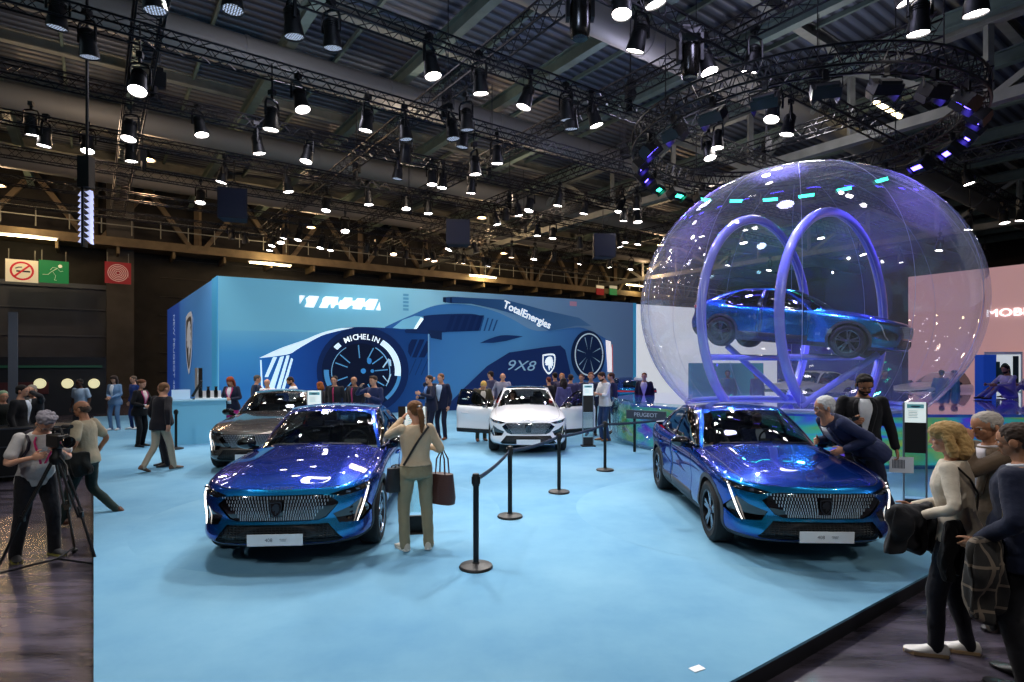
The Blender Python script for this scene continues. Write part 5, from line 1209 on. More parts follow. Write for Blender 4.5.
        if hs == 'pony': m_ = MB(); m_.tube([hp(0, -.10, .155), hp(0, -.118, .142)], .026, 10); m_.build('hair_tie', M_BLACK, root)
    if g('beard'):
        m_ = MB(); m_.ell(hp(0, .034, .064), (.060, .062, .054), 16, 10, h3); m_.ell(hp(0, .066, .038), (.034, .03, .026), 12, 8, h3); remesh(m_.build('beard', cloth(g('beard')), root), res*.5, 1)
    if g('glasses'):
        m_ = MB()
        for s in (-1, 1):
            c = Vector((s*.032, .098, .116)); m_.tube([hp(c.x+.02*math.cos(a), c.y-.006*abs(math.cos(a)), c.z+.016*math.sin(a)) for a in np.linspace(0, 2*PI, 14, endpoint=False)], .002, 5, closed=True); m_.tube([hp(s*.052, .09, .12), hp(s*.078, .0, .122)], .002, 5)
        m_.tube([hp(-.012, .1, .118), hp(.012, .1, .118)], .002, 5); m_.build('glasses', M_BLACK, root)
    if g('cap'): m_ = MB(); m_.ell(hp(0, 0, .18), (.084, .098, .07), 16, 10, h3); m_.ell(hp(0, .1, .17), (.06, .06, .008), 12, 6, h3); remesh(m_.build('cap', cloth(g('cap')), root), res*.6, 1)
    # trousers / skirt
    bot = g('bottom', '#1b1d24'); m_ = MB(); loose = g('loose', 1.0)
    rr = [.062*loose+.03, .074*loose, .064*loose, .056*loose, .052*loose] if not g('slim') else [.092, .078, .062, .052, .046]
    if not g('skirt'):
        torso_mesh(m_, B, .010, .84, 1.0, T=B.P if abs(g('lean', 3)) > 25 or g('twist', 0) else B.T)
        m_.ell(B.P @ Vector((0, -.005, .90)), (.155 if not B.fem else .168, .115, .10), 16, 10)
        for s in (-1, 1):
            a, kn, h_ = B.ank[s], B.knee[s], B.hip[s]; e = a+(a-kn).normalized()*.035
            limb(m_, [h_, (h_+kn)/2, kn, (kn+a)/2, e], rr, 12)
            if near: # cuffs and creases
                m_.ell(kn+Vector((0, -.045, 0)), (.05, .02, .02), 10, 6)
        o_ = remesh(m_.build('trousers', cloth(bot), root), res, 3)
        if near: folds(o_, .016)
    else:
        rings = []
        for z, f in ((1.02, .92), (.95, 1.05), (.85, 1.12), (.7, 1.08), (.52, 1.02)): rings.append([B.P @ Vector((.160*f*math.cos(2*PI*j/18), .125*f*math.sin(2*PI*j/18), z)) for j in range(18)])
        m_.loft(rings); remesh(m_.build('skirt', cloth(g('skirt')), root), res, 3)
    # shoes
    for s in (-1, 1):
        fy, fp = B.foot[s]; a = B.ank[s]; Mf = Matrix.Translation(a) @ Matrix.Rotation(fy, 4, 'Z') @ Matrix.Rotation(fp, 4, 'X')
        m_ = MB(); rings = []
        for y, w_, zt in ((-.075, .022, -.03), (-.065, .034, .0), (-.03, .038, .012), (.02, .039, .004), (.07, .044, -.022), (.12, .046, -.038), (.16, .038, -.048), (.182, .018, -.058)):
            rings.append([Mf @ Vector((w_*math.cos(t), y, max(-.085, -.052+(zt+.052+.035*0+.0)*math.sin(t)) if math.sin(t) > 0 else -.052+.033*math.sin(t)*1.0)) for t in np.linspace(0, 2*PI, 14, endpoint=False)])
        m_.loft(rings); sh_ = m_.build('shoe', mat('shoe_'+g('shoes', '#151518').strip('#'), g('shoes', '#151518'), .45), root, fix=True)
        if g('sole'): m_ = MB(); m_.loft([[Mf @ Vector((x*1.06, y, -.074+dz)) for x, y in [(w2*c, yy) for c, yy, w2 in [(1, -.06, .036), (1, 0, .040), (1, .08, .046), (1, .14, .044), (0, .188, 1), (-1, .14, .044), (-1, .08, .046), (-1, 0, .04), (-1, -.06, .036), (0, -.08, 1)]]] for dz in (-.010, .012)]); m_.build('sole', mat('sole_'+g('sole').strip('#'), g('sole'), .6), sh_, False)
    # upper garment
    top = g('top', '#2a2f3a'); kind = g('kind', 'shirt'); m_ = MB()
    off = {'tee': .012, 'shirt': .014, 'jacket': .028, 'coat': .034, 'crop': .026}[kind]; hem = {'tee': .86, 'shirt': .87, 'jacket': .80, 'coat': .70, 'crop': .98}[kind]
    torso_mesh(m_, B, off, max(.80, hem) if not g('longhem') else hem, 1.462, flare=.10 if kind in ('jacket', 'coat', 'crop') else .12)
    belly = g('belly', 0)
    if belly: m_.ell(B.T @ Vector((0, .05, 1.05)), (.15+.01*belly, .10+.035*belly, .16), 16, 10, B.T.to_3x3())
    for s in (-1, 1):
        sa = [.066, .060, .055, .048, .044] if kind in ('jacket', 'coat', 'crop') else [.060, .053, .047, .042, .038]
        if B.fem: sa = [x*.88 for x in sa]
        S, E, W_ = B.sh[s], B.el[s], B.wr[s]
        if kind == 'tee': limb(m_, [S, S+(E-S)*.35, S+(E-S)*.68], [.064, .062, .066], 12)
        elif g('rolled'): limb(m_, [S, (S+E)/2, E, E+(W_-E)*.2], [.062, .056, .05, .05], 12)
        else: limb(m_, [S, (S+E)/2, E, (E+W_)/2, W_-(W_-E)*.06], sa, 12)
    if g('hood'): m_.ell(B.T @ Vector((0, -.09, 1.46)), (.10, .06, .07), 14, 10, B.T.to_3x3())
    top_o = remesh(m_.build({'tee': 't_shirt', 'shirt': 'shirt', 'jacket': 'jacket', 'coat': 'coat', 'crop': 'jacket'}[kind], cloth(top), root), res, 3)
    if near: folds(top_o, .013)
    def patch(name, zs, fa, col, o=.004, m=None, n=6):
        q = MB(); rows = []
        for z in zs:
            a0, a1 = fa(z); rows.append([tsurf(B, z, a0+(a1-a0)*i/n, off+o+belly*.028*math.exp(-((z-1.05)/.13)**2)) for i in range(n+1)])
        V = [p for r in rows for p in r]; F = [(i*(n+1)+j, i*(n+1)+j+1, (i+1)*(n+1)+j+1, (i+1)*(n+1)+j) for i in range(len(rows)-1) for j in range(n)]
        q.add(V, F); o_ = q.build(name, m or cloth(col), root); md = o_.modifiers.new('s', 'SOLIDIFY'); md.thickness = .006; md.offset = 0; return o_
    if kind in ('jacket', 'coat') and g('inner'):
        zb = g('vz', 1.02); op = g('open', .34)
        patch('shirt_front', np.linspace(zb, 1.452, 10), lambda z: (-op*min(1, (z-zb+.04)/.36), op*min(1, (z-zb+.04)/.36)), g('inner'))
        if near or g('lapel'):
            for s in (-1, 1): patch('lapel', np.linspace(zb+.05, 1.45, 8), lambda z: (s*op*min(1, (z-zb+.02)/.36), s*(op*min(1, (z-zb+.04)/.36)+.26)), g('lapel', top), .010, n=3)
    if g('collar'): 
        m_ = MB(); m_.tube([B.T @ Vector((.066*math.cos(a), -.006+.068*math.sin(a), 1.468+.012*math.sin(a)*-1)) for a in np.linspace(0, 2*PI, 16, endpoint=False)], .014, 6, closed=True); m_.build('collar', cloth(g('collar')), root)
    if g('tie'): patch('tie', np.linspace(1.05, 1.44, 8), lambda z: (-.09, .09), g('tie'), .012, n=2)
    if g('lanyard'):
        for s in (-1, 1): patch('lanyard', np.linspace(1.10, 1.45, 8), lambda z: (s*(.04+.55*(z-1.10)/.35)-.06, s*(.04+.55*(z-1.10)/.35)+.06), g('lanyard'), .012, n=1)
        patch('badge', (.99, 1.10), lambda z: (-.26, .26), '#e8ecf2', .016, n=1)
    if g('belt'): patch('belt', (.955, .99), lambda z: (-3.14, 3.14), g('belt'), .0, n=24)
    root['_k'] = k; return root, B
def P3(B, root, v): return root.matrix_basis @ Vector(v)
# ================================================================== THE FOUR CARS ON THE STAGE
car_l = make_car('car', 'metallic blue fastback car front left with a white 408 plate', (-2.43, 6.71, .02), R(4.2), P_BLUE)
car_r = make_car('car', 'metallic blue fastback car at the right with two people inside', (3.22, 6.8, .02), R(-2.1), P_BLUE, rim=2)
car_w = make_car('car', 'white fastback car at the centre back with both front doors open', (.37, 14.0, 0), 0, P_WHITE, doors=62, trim=M_BLACK, roof=M_GLOSSB, plate='', drl=M_DRLOFF)
car_g = make_car('car', 'dark grey fastback car with black roof behind the left blue one', (-5.1, 11.9, 0), R(9), P_GREY, roof=M_GLOSSB, trim=M_BLACK, plate='')
for c_, w_ in (((-2.55, 8.15), 'left'), ((3.30, 8.2), 'right')):
    mb = MB(); mb.lathe([(.001, .020), (2.05, .020), (2.15, .017), (2.33, .004), (2.38, .0)], 96); o = mb.build('carpeted_turntable', M_CARPET, None, loc=c_+(.001,)); tag(o, 'low round carpeted turntable under the %s blue car' % w_, 'turntable', 'turntables under the blue cars')
# ================================================================== TRANSPARENT SPHERE
SPC = Vector((6.78, 13.87, 3.45)); SPR = 3.62; SZ = 3.27/3.62; PLZ = 1.08
def bubble_mat():
    m = bpy.data.materials.new('clear_film'); m.use_nodes = True; nt = m.node_tree; nt.nodes.remove(nt.nodes['Principled BSDF']); out = nt.nodes['Material Output']
    tr = nt.nodes.new('ShaderNodeBsdfTransparent'); tr.inputs[0].default_value = (.95, .96, .99, 1)
    gl = nt.nodes.new('ShaderNodeBsdfGlossy'); gl.inputs['Roughness'].default_value = .035; gl.inputs[0].default_value = (.95, .96, 1, 1)
    df = nt.nodes.new('ShaderNodeBsdfTranslucent'); df.inputs[0].default_value = (.85, .85, .95, 1); d2 = nt.nodes.new('ShaderNodeBsdfDiffuse'); d2.inputs[0].default_value = (.85, .85, .95, 1)
    ad = nt.nodes.new('ShaderNodeMixShader'); ad.inputs[0].default_value = .5; nt.links.new(df.outputs[0], ad.inputs[1]); nt.links.new(d2.outputs[0], ad.inputs[2])
    m1 = nt.nodes.new('ShaderNodeMixShader'); nt.links.new(schlick(nt, .035, .8, 5), m1.inputs[0]); nt.links.new(tr.outputs[0], m1.inputs[1]); nt.links.new(gl.outputs[0], m1.inputs[2])
    lw = nt.nodes.new('ShaderNodeLayerWeight'); lw.inputs[0].default_value = .35; mr = nt.nodes.new('ShaderNodeMapRange'); mr.inputs[3].default_value = .024; mr.inputs[4].default_value = .19; nt.links.new(lw.outputs['Facing'], mr.inputs[0])
    m2 = nt.nodes.new('ShaderNodeMixShader'); nt.links.new(mr.outputs[0], m2.inputs[0]); nt.links.new(m1.outputs[0], m2.inputs[1]); nt.links.new(ad.outputs[0], m2.inputs[2])
    tc = nt.nodes.new('ShaderNodeTexCoord'); nz = nt.nodes.new('ShaderNodeTexNoise'); nz.inputs['Scale'].default_value = 1.1; nz.inputs['Detail'].default_value = 2; bp = nt.nodes.new('ShaderNodeBump'); bp.inputs['Strength'].default_value = .15; bp.inputs['Distance'].default_value = .02
    nt.links.new(tc.outputs['Object'], nz.inputs[0]); nt.links.new(nz.outputs[0], bp.inputs['Height']); nt.links.new(bp.outputs[0], gl.inputs['Normal'])
    nt.links.new(m2.outputs[0], out.inputs[0]); return m
sph = thing('inflatable_sphere', 'huge transparent inflatable sphere around a blue car on the round platform', 'sphere', SPC)
mb = MB(); a1 = PI-math.acos((SPC.z-PLZ-.01)/(SPR*SZ)); NV = 48; NU = 96; V = []; F = []
for i in range(NV+1):
    ph = a1*i/NV
    for j in range(NU): V.append((SPR*math.sin(ph)*math.cos(2*PI*j/NU), SPR*math.sin(ph)*math.sin(2*PI*j/NU), SPR*SZ*math.cos(ph)))
for i in range(NV):
    for j in range(NU): F.append((i*NU+j, (i+1)*NU+j, (i+1)*NU+(j+1) % NU, i*NU+(j+1) % NU))
mb.add(V, F); mb.build('film', bubble_mat(), sph, fix=True, angle=180)
M_SEAM = mat('seam_film', '#aeb4e8', .3)
for k in range(12):
    a = 2*PI*k/12+.1; mb = MB(); mb.tube([(SPR*1.001*math.sin(ph)*math.cos(a), SPR*1.001*math.sin(ph)*math.sin(a), SPR*SZ*1.001*math.cos(ph)) for ph in np.linspace(.25, a1, 40)], .004, 4); mb.build('seam', M_SEAM, sph)
mb = MB(); rb = SPR*math.sin(a1); mb.tube([(rb*math.cos(a), rb*math.sin(a), PLZ+.05-SPC.z) for a in np.linspace(0, 2*PI, 64, endpoint=False)], .05, 6, closed=True); mb.build('base_ring', mat('ring_clear', '#b9bff0', .2, coat=1), sph)
# hoops holding the car
M_HOOP = mat('hoop_film', '#8d93f2', .25, coat=1, spec=.6)
for c, dr, lab in (((7.50, 13.40), (3.95, 2.80), 'violet blue inflated hoop around the front half of the suspended car'), ((6.02, 14.10), (3.84, 3.0), 'violet blue inflated hoop around the rear half of the suspended car')):
    d = Vector((dr[0], dr[1], 0)).normalized(); zc0 = 3.15; r0 = 2.42; n = d.cross(Vector((0, 0, 1)))
    root = thing('inflated_hoop', lab, 'hoop', (c[0], c[1], PLZ), 0, 'inflated hoops inside the sphere'); mb = MB()
    amin = math.asin((zc0-PLZ-.13)/r0); th = np.linspace(-amin, PI+amin, 60)
    mb.tube([d*math.cos(a)*r0+Vector((0, 0, zc0-PLZ+math.sin(a)*r0)) for a in th], .105, 12); mb.build('hoop_tube', M_HOOP, root)
    mb = MB(); mb.tube([d*math.cos(a)*(r0-.1)+Vector((0, 0, zc0-PLZ+math.sin(a)*(r0-.1)))+n*.03 for a in th], .014, 5); mb.build('piping', mat('piping', '#cdd2ff', .3), root)
    s = 1 if c[0] > 7 else -1
    mb = MB(); A = d*(-r0*.93)+Vector((0, 0, 1.15)); Bq = d*(r0*.93)+Vector((0, 0, 1.15)); mb.tube([A, Bq], .07, 10); mb.build('cross_strut', M_HOOP, root)
    if s > 0: mb = MB(); mb.tube([d*(-1.6)+Vector((0, 0, .09)), Vector((.35, -.95, 1.2))], .075, 10); mb.build('diagonal_strut', M_HOOP, root)
    else: mb = MB(); mb.tube([d*(1.3)+Vector((0, 0, .09)), Vector((-.6, .5, 1.45))], .075, 10); mb.build('diagonal_strut', M_HOOP, root)
car_s = make_car('car', 'metallic blue fastback car held tilted nose down inside the transparent sphere', (7.60, 12.75, 2.20), R(45), P_BLUE, pitch=R(6.5), plate=None, rim=0, detail=0, drl=M_DRLOFF)
# coloured lamps from the circular truss
for a, colr, e in ((200, (.30, .22, 1), 950), (240, (.28, .25, 1), 950), (300, (.25, .2, 1), 900), (330, (.3, .2, 1), 800), (150, (.35, .25, 1), 800), (90, (.1, 1, .75), 420), (50, (.1, .95, .8), 420), (15, (.3, .3, 1), 700)):
    p = RC+Vector((math.cos(R(a))*RR, math.sin(R(a))*RR, -1.0)); lamp(p, SPC-Vector((0, 0, 1.2)), e*1.25, 50, colr, .5, .15)
# ------------------------------------------------------------------ round platform
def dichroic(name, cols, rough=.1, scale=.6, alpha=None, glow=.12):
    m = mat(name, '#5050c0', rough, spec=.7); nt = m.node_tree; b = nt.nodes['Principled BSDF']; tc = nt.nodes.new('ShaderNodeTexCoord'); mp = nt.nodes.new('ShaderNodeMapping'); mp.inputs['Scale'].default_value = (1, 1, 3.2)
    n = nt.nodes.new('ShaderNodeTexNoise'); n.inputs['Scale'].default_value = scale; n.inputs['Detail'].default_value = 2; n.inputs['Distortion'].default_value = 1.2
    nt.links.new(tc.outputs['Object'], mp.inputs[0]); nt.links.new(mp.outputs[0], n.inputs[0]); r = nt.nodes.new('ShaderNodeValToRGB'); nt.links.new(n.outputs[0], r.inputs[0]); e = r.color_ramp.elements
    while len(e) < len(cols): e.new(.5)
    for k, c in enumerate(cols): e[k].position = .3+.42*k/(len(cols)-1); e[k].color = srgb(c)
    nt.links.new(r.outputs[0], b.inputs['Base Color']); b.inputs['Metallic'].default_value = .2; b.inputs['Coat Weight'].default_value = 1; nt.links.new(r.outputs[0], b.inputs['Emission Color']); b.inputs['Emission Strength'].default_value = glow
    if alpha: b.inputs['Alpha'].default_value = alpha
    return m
pc = Vector((7.4, 16.0)); pr_ = 4.5
outl = [(pc.x+pr_*math.cos(a), pc.y+pr_*math.sin(a)) for a in np.linspace(PI/2, 3*PI/2, 30)]+[(17.2, 11.5), (17.2, 20.5)]
plat = thing('round_platform', 'glossy violet round ended platform with iridescent sides under the sphere', 'platform', (pc.x, pc.y, 0))
L = [(x-pc.x, y-pc.y) for x, y in outl]
mb = MB(); mb.prism(L, PLZ-.06, PLZ); mb.build('platform_top', dichroic('dich_top', ['#6a3fe0', '#4f56ea', '#3b8be8', '#5a48e0'], .12, .35), plat, False)  # faint emission on the top stands in for violet lamp light
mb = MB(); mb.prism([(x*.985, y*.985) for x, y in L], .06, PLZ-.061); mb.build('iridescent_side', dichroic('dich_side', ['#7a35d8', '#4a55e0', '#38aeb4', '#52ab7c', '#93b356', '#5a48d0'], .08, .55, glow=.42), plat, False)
mb = MB(); mb.prism([(x*1.004, y*1.004) for x, y in L], .0, .055); mb.build('plinth_strip', mat('plinth_blue', '#2f74b8', .5), plat, False)
# clear acrylic rail around the left end
mb = MB(); arc = [(4.62*math.cos(a), 4.62*math.sin(a)) for a in np.linspace(PI*.86, PI*1.38, 24)]; V = [(x, y, z) for x, y in arc for z in (.02, 1.16)]; mb.add(V, [(2*i, 2*i+2, 2*i+3, 2*i+1) for i in range(len(arc)-1)])
o = mb.build('acrylic_screen', glassy('acrylic', (.88, .97, .95), .95, fres=1.5), plat); md = o.modifiers.new('s', 'SOLIDIFY'); md.thickness = .012
sg = thing('platform_nameboard', 'dark nameboard with pale lettering on the left edge of the platform', 'nameboard', at(646, 415, .9), R(-35)); mb = MB(); mb.box((0, 0, 0), (.95, .06, .2)); mb.build('board', mat('board_dark', '#3a3f4c', .5), sg, False)
mb = MB(); mb.bar((-.3, .05, -.88), (-.3, .05, 0), .05); mb.bar((.3, .05, -.88), (.3, .05, 0), .05); mb.build('post', M_DARK, sg, False)
text_mesh('letters', 'PEUGEOT', .13, mat('txt_pale', '#b9bfd0', .6), sg, (0, -.034, 0), (R(90), 0, 0), extrude=.002)
# ================================================================== STANCHIONS
ST = [((476, 567.5), 'nearest the camera'), ((510, 517), 'second from the camera, before the white car'), ((559, 492.5), 'third from the camera, in line with the white car headlight'), ((605, 470.5), 'fourth from the camera, right of the white car'), ((176, 449), 'standing alone before the light blue counter')]
st0 = None; tops = []
for i, ((px, py), wh) in enumerate(ST):
    p = at(px, py)
    if st0 is None:
        st0 = thing('barrier_post', 'x', 'barrier post'); mb = MB(); mb.lathe([(.001, 0), (.17, 0), (.175, .01), (.165, .028), (.10, .042), (.04, .05), (.035, .06)], 28); mb.build('base', M_BLACK, st0)
        mb = MB(); mb.lathe([(.03, .05), (.03, .86)], 16); mb.build('pole', M_DARK, st0); mb = MB(); mb.lathe([(.036, .84), (.038, .86), (.038, .95), (.03, .965), (.001, .967)], 16); mb.box((0, 0, .90), (.088, .05, .07)); mb.build('belt_cassette', M_BLACK, st0); r_ = st0
    else: r_ = copy_tree(st0)
    r_.location = p; r_['label'] = 'black barrier post, '+wh; r_['group'] = 'barrier posts'; tops.append(p+Vector((0, 0, .90)))
def belt(a, b, lab, w_=.05, sag=.03):
    a, b = Vector(a), Vector(b); d = (b-a); n = 12; V = []
    d2 = d.normalized()*.05; a, b = a+d2, b-d2
    for i in range(n+1):
        t = i/n; p = a.lerp(b, t)-Vector((0, 0, sag*4*t*(1-t))); V += [p+Vector((0, 0, w_/2)), p-Vector((0, 0, w_/2))]
    mb = MB(); mb.add(V, [(2*i, 2*i+1, 2*i+3, 2*i+2) for i in range(n)]); o = mb.build('barrier_belt', mat('belt_navy', '#1f2c42', .7), None); md = o.modifiers.new('s', 'SOLIDIFY'); md.thickness = .004
    tag(o, lab, 'barrier belt', 'belts between the barrier posts')
belt(tops[0], tops[1], 'dark blue belt from the nearest barrier post to the second'); belt(tops[1], tops[2], 'dark belt between the second and third barrier posts'); belt(tops[2], tops[3], 'dark belt between the third and fourth barrier posts')
belt(tops[3], Vector((3.6, 12.6, .92)), 'dark belt from the fourth barrier post to behind the right blue car')
o = copy_tree(st0); o.location = (3.65, 12.62, 0); o['label'] = 'black barrier post with round base, mostly hidden behind the right blue car'
# ================================================================== INFORMATION STANDS
def info_stand(loc, rz, lab, small=False):
    r_ = thing('information_stand', lab, 'information stand', loc, R(rz), 'information stands beside the cars')
    mb = MB(); mb.box((0, 0, .012), (.34, .26, .024)); mb.box((0, 0, .12), (.24, .05, .2)) if not small else None; mb.build('base_plate', M_BLACK, r_, False)
    for s in (-1, 1): mb = MB(); mb.box((s*.135, 0, .79), (.018, .03, 1.53)); mb.build('side_post', mat('alu', '#9aa0a8', .3, metal=.9), r_, False)
    mb = MB(); mb.box((0, 0, 1.07), (.252, .03, .42)); mb.build('black_panel', M_BLACK, r_, False)
    mb = MB(); mb.box((0, 0, .56), (.252, .008, .6)); mb.build('clear_panel', glassy('acrylic', (.88, .97, .95), .95), r_, False)
    mb = MB(); mb.box((0, 0, 1.42), (.252, .03, .28)); sc_ = mb.build('screen', mat('screen_glow', '#cfdcdc', .3, emit='#d6e4e4', es=.75), r_, False)
    mb = MB(); mb.box((0, -.017, 1.505), (.2, .004, .055)); mb.build('picture_strip', mat('screen_teal', '#4e8791', .4, emit='#4e8791', es=.6), sc_, False)
    mb = MB(); mb.ell((0, -.019, 1.50), (.06, .003, .013), 12, 6); mb.build('car_picture', mat('screen_car', '#26506a', .4), sc_)
    mb = MB()
    for k in range(5): mb.box((-.03, -.017, 1.44-.022*k), (.12-.02*(k % 2), .003, .006))
    mb.build('text_lines', mat('screen_text', '#8fa3a6', .5), sc_, False); return r_
info_stand(at(588, 446), 5, 'information stand with glowing screen right of the white car')
info_stand(atd(915, 8.0), -18, 'tall information stand with glowing screen right of the man with the phone')
info_stand(atd(415, 7.15), 8, 'information stand between the left blue car and the woman taking a picture')
info_stand(atd(314.5, 11.3), 6, 'information stand whose small screen shows above the left blue car roof')
# ================================================================== COUNTER
ctr = thing('reception_counter', 'light blue reception counter at the left before the printed wall', 'counter', at(152, 446.5)); c0 = at(152, 446.5); c1 = at(226, 442.5); dd = (c1-c0); ang = math.atan2(dd.y, dd.x); ctr.rotation_euler = (0, 0, ang)
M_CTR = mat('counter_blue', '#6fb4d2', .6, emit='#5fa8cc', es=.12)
mb = MB(); mb.box((dd.length/2, .35, .55), (dd.length, .7, 1.10)); mb.build('cabinet', M_CTR, ctr, False); mb = MB(); mb.box((dd.length/2, .35, 1.12), (dd.length+.04, .76, .04)); mb.build('worktop', mat('counter_top', '#8fc6de', .4), ctr, False)
W_ = lambda x, y, z: ctr.matrix_basis @ Vector((x, y, z))
CT = 1.14
mb = MB(); mb.box((0, 0, .02), (.62, .3, .04)); mb.box((0, .12, .12), (.6, .04, .2)); t = mb.build('display_tray', M_WHITE, None, False, loc=W_(dd.length-.42, .3, CT), rot=(0, 0, ang)); tag(t, 'white display tray on the right end of the blue counter', 'tray')
for k in range(3):
    mb = MB(); mb.lathe([(.001, 0), (.045, 0), (.05, .02), (.05, .17), (.03, .22), (.03, .27), (.038, .28), (.038, .30), (.001, .30)], 14); o = mb.build('black_bottle', M_GLOSSB, None, loc=W_(dd.length-.6+.18*k, .22, CT+.04)); tag(o, 'black bottle, %s of three in the white tray' % ('left', 'middle', 'right')[k], 'bottle', 'bottles on the counter')
lp_ = thing('open_laptop', 'pale laptop standing open on the left half of the counter', 'laptop', W_(.62, .3, CT), ang); mb = MB(); mb.box((0, .05, .012), (.42, .28, .024)); mb.build('keyboard_base', mat('laptop', '#aebfd2', .4), lp_, False); mb = MB(); mb.box((0, -.1, .14), (.42, .02, .26)); mb.build('lid', mat('laptop_lid', '#b8d2ea', .4, emit='#b8d2ea', es=.2), lp_, False)
mn = thing('tilted_monitor', 'black monitor seen edge on behind the laptop on the counter', 'monitor', W_(.98, .45, CT), ang); mb = MB(); mb.box((0, 0, .01), (.2, .2, .02)); mb.bar((0, 0, 0), (0, 0, .2), .04); mb.build('foot', M_BLACK, mn, False); mb = MB(); mb.box((0, 0, .28), (.06, .36, .46), Matrix.Rotation(R(28), 3, 'Y')); mb.build('panel', M_BLACK, mn, False)
# wall screen and white-lit exhibits on the right
ws = thing('wall_screen', 'white wall screen showing a dark green product at the right', 'screen', atd(1003, 20.85, 0), R(-35)); mb = MB(); mb.box((0, 0, 1.25), (1.05, .12, 2.5)); mb.build('frame', mat('scr_fr', '#e3e6ea', .4), ws, False)
mb = MB(); mb.box((0, -.065, 1.75), (.95, .01, 1.3)); s_ = mb.build('display', mat('scr_w', '#dfe7e6', .4, emit='#dfe7e6', es=.6), ws, False); mb = MB(); mb.box((-.17, -.075, 1.75), (.16, .01, .8)); mb.ell((.05, -.075, 1.75), (.16, .006, .36), 12, 8); mb.build('product_picture', mat('scr_g', '#274a40', .5), s_)
mb = MB(); mb.box((.34, -.075, 1.8), (.16, .01, 1.1)); mb.build('dark_edge', mat('scr_d', '#22332f', .5), s_, False)
# flight cases and dark counter in the left hall
def case(loc, rz, sz_, lab):
    r_ = thing('flight_case', lab, 'flight case', loc, R(rz), 'black flight cases'); x, y, z = sz_
    mb = MB(); mb.box((0, 0, .10+z/2), (x, y, z)); mb.build('case_body', mat('case_black', '#101114', .5), r_, False)
    mb = MB()
    for a in (-1, 1):
        for b in (-1, 1): mb.box((a*x/2, b*y/2, .10+z/2), (.03, .03, z+.01))
    for zz in (.10, .10+z*.62, .10+z): 
        for b in (-1, 1): mb.box((0, b*y/2, zz), (x, .02, .025))
    mb.build('metal_edging', mat('case_edge', '#5b6068', .4, metal=.8), r_, False)
    for a in (-1, 1):
        for b in (-1, 1): mb = MB(); mb.lathe([(.001, -.02), (.05, -.02), (.05, .02), (.001, .02)], 12, Matrix.Translation((a*x*.4, b*y*.35, .05)) @ Matrix.Rotation(R(90), 4, 'Y')); mb.build('castor', M_BLACK, r_)
case(Vector((-9.4, 11.6, FLOOR_Z)), 36, (1.6, .8, .9), 'black flight case behind the walking man at the stage edge')
case(Vector((-10.6, 13.6, FLOOR_Z)), 36, (1.3, .8, .6), 'lower black flight case further back along the stage edge')
st_ = thing('exhibit_stand', 'dark distant exhibit wall with three round lit discs at the left', 'exhibit stand', Vector((-20.2, 24.0, FLOOR_Z)), math.atan2(AY, AX)); mb = MB(); mb.box((-1.35, .2, 1.25), (8.3, .2, 2.5)); mb.build('back_panel', mat('ex_dark', '#15181f', .7), st_, False)
mb = MB(); mb.box((-1.35, .05, 2.1), (8.0, .06, .1)); mb.build('green_strip', mat('ex_green', '#1c3a30', .5, emit='#1f5a40', es=.15), st_, False); mb = MB(); mb.box((-.8, .06, 1.2), (3.2, .05, .5)); mb.build('red_panel', mat('ex_red', '#4a1a1c', .7), st_, False)
inv = st_.matrix_basis.inverted()
for k, px in enumerate((40, 67.5, 94)):
    a = (px-512)/FPX; P0 = st_.location; n = Vector((AY, -AX, 0)); kk = P0.dot(n)/(Vector((a, 1, 0)).dot(n)); p = Vector((a*kk, kk, H_CAM+(YH-383.5)/FPX*kk)); q = inv @ p
    mb = MB(); mb.lathe([(.001, 0), (.19, 0), (.21, -.03), (.21, -.06)], 24, Matrix.Translation((q.x, -.05, q.z)) @ Matrix.Rotation(R(90), 4, 'X')); mb.lathe; o = mb.build('lit_disc', emis('disc_cream', '#e8e0b0', .75), st_)
mb = MB(); mb.box((0, 0, 2.0), (.25, .12, 4.0)); o = mb.build('grey_post', mat('post_grey', '#565c66', .6), None, False, loc=atd(13, 20, FLOOR_Z), rot=(0, 0, .6)); tag(o, 'grey upright post at the far left edge of the hall', 'post')
# tiny scraps of the floor: a paper card near the bottom
mb = MB(); mb.box((0, 0, .003), (.10, .06, .004)); o = mb.build('paper_card', M_WHITE, None, False, loc=at(697, 669), rot=(0, 0, .5)); tag(o, 'small white card lying on the blue carpet near the bottom right', 'card')
# distant cars of the other displays
make_car('car', 'dark blue car far back left of the sphere near the cyan wall edge', (5.2, 27.6, 0), R(180), P_BLUE, plate=None, detail=0, inside_=False, drl=M_DRLOFF)
make_car('car', 'distant white car seen through the lower right of the sphere', (15.6, 22.5, .3), R(-75), P_WHITE, plate=None, detail=0, inside_=False, drl=M_DRLOFF)
make_car('car', 'distant silver white car seen through the middle of the sphere', (11.4, 24.0, .3), R(-60), P_WHITE, plate=None, detail=0, inside_=False, drl=M_DRLOFF)
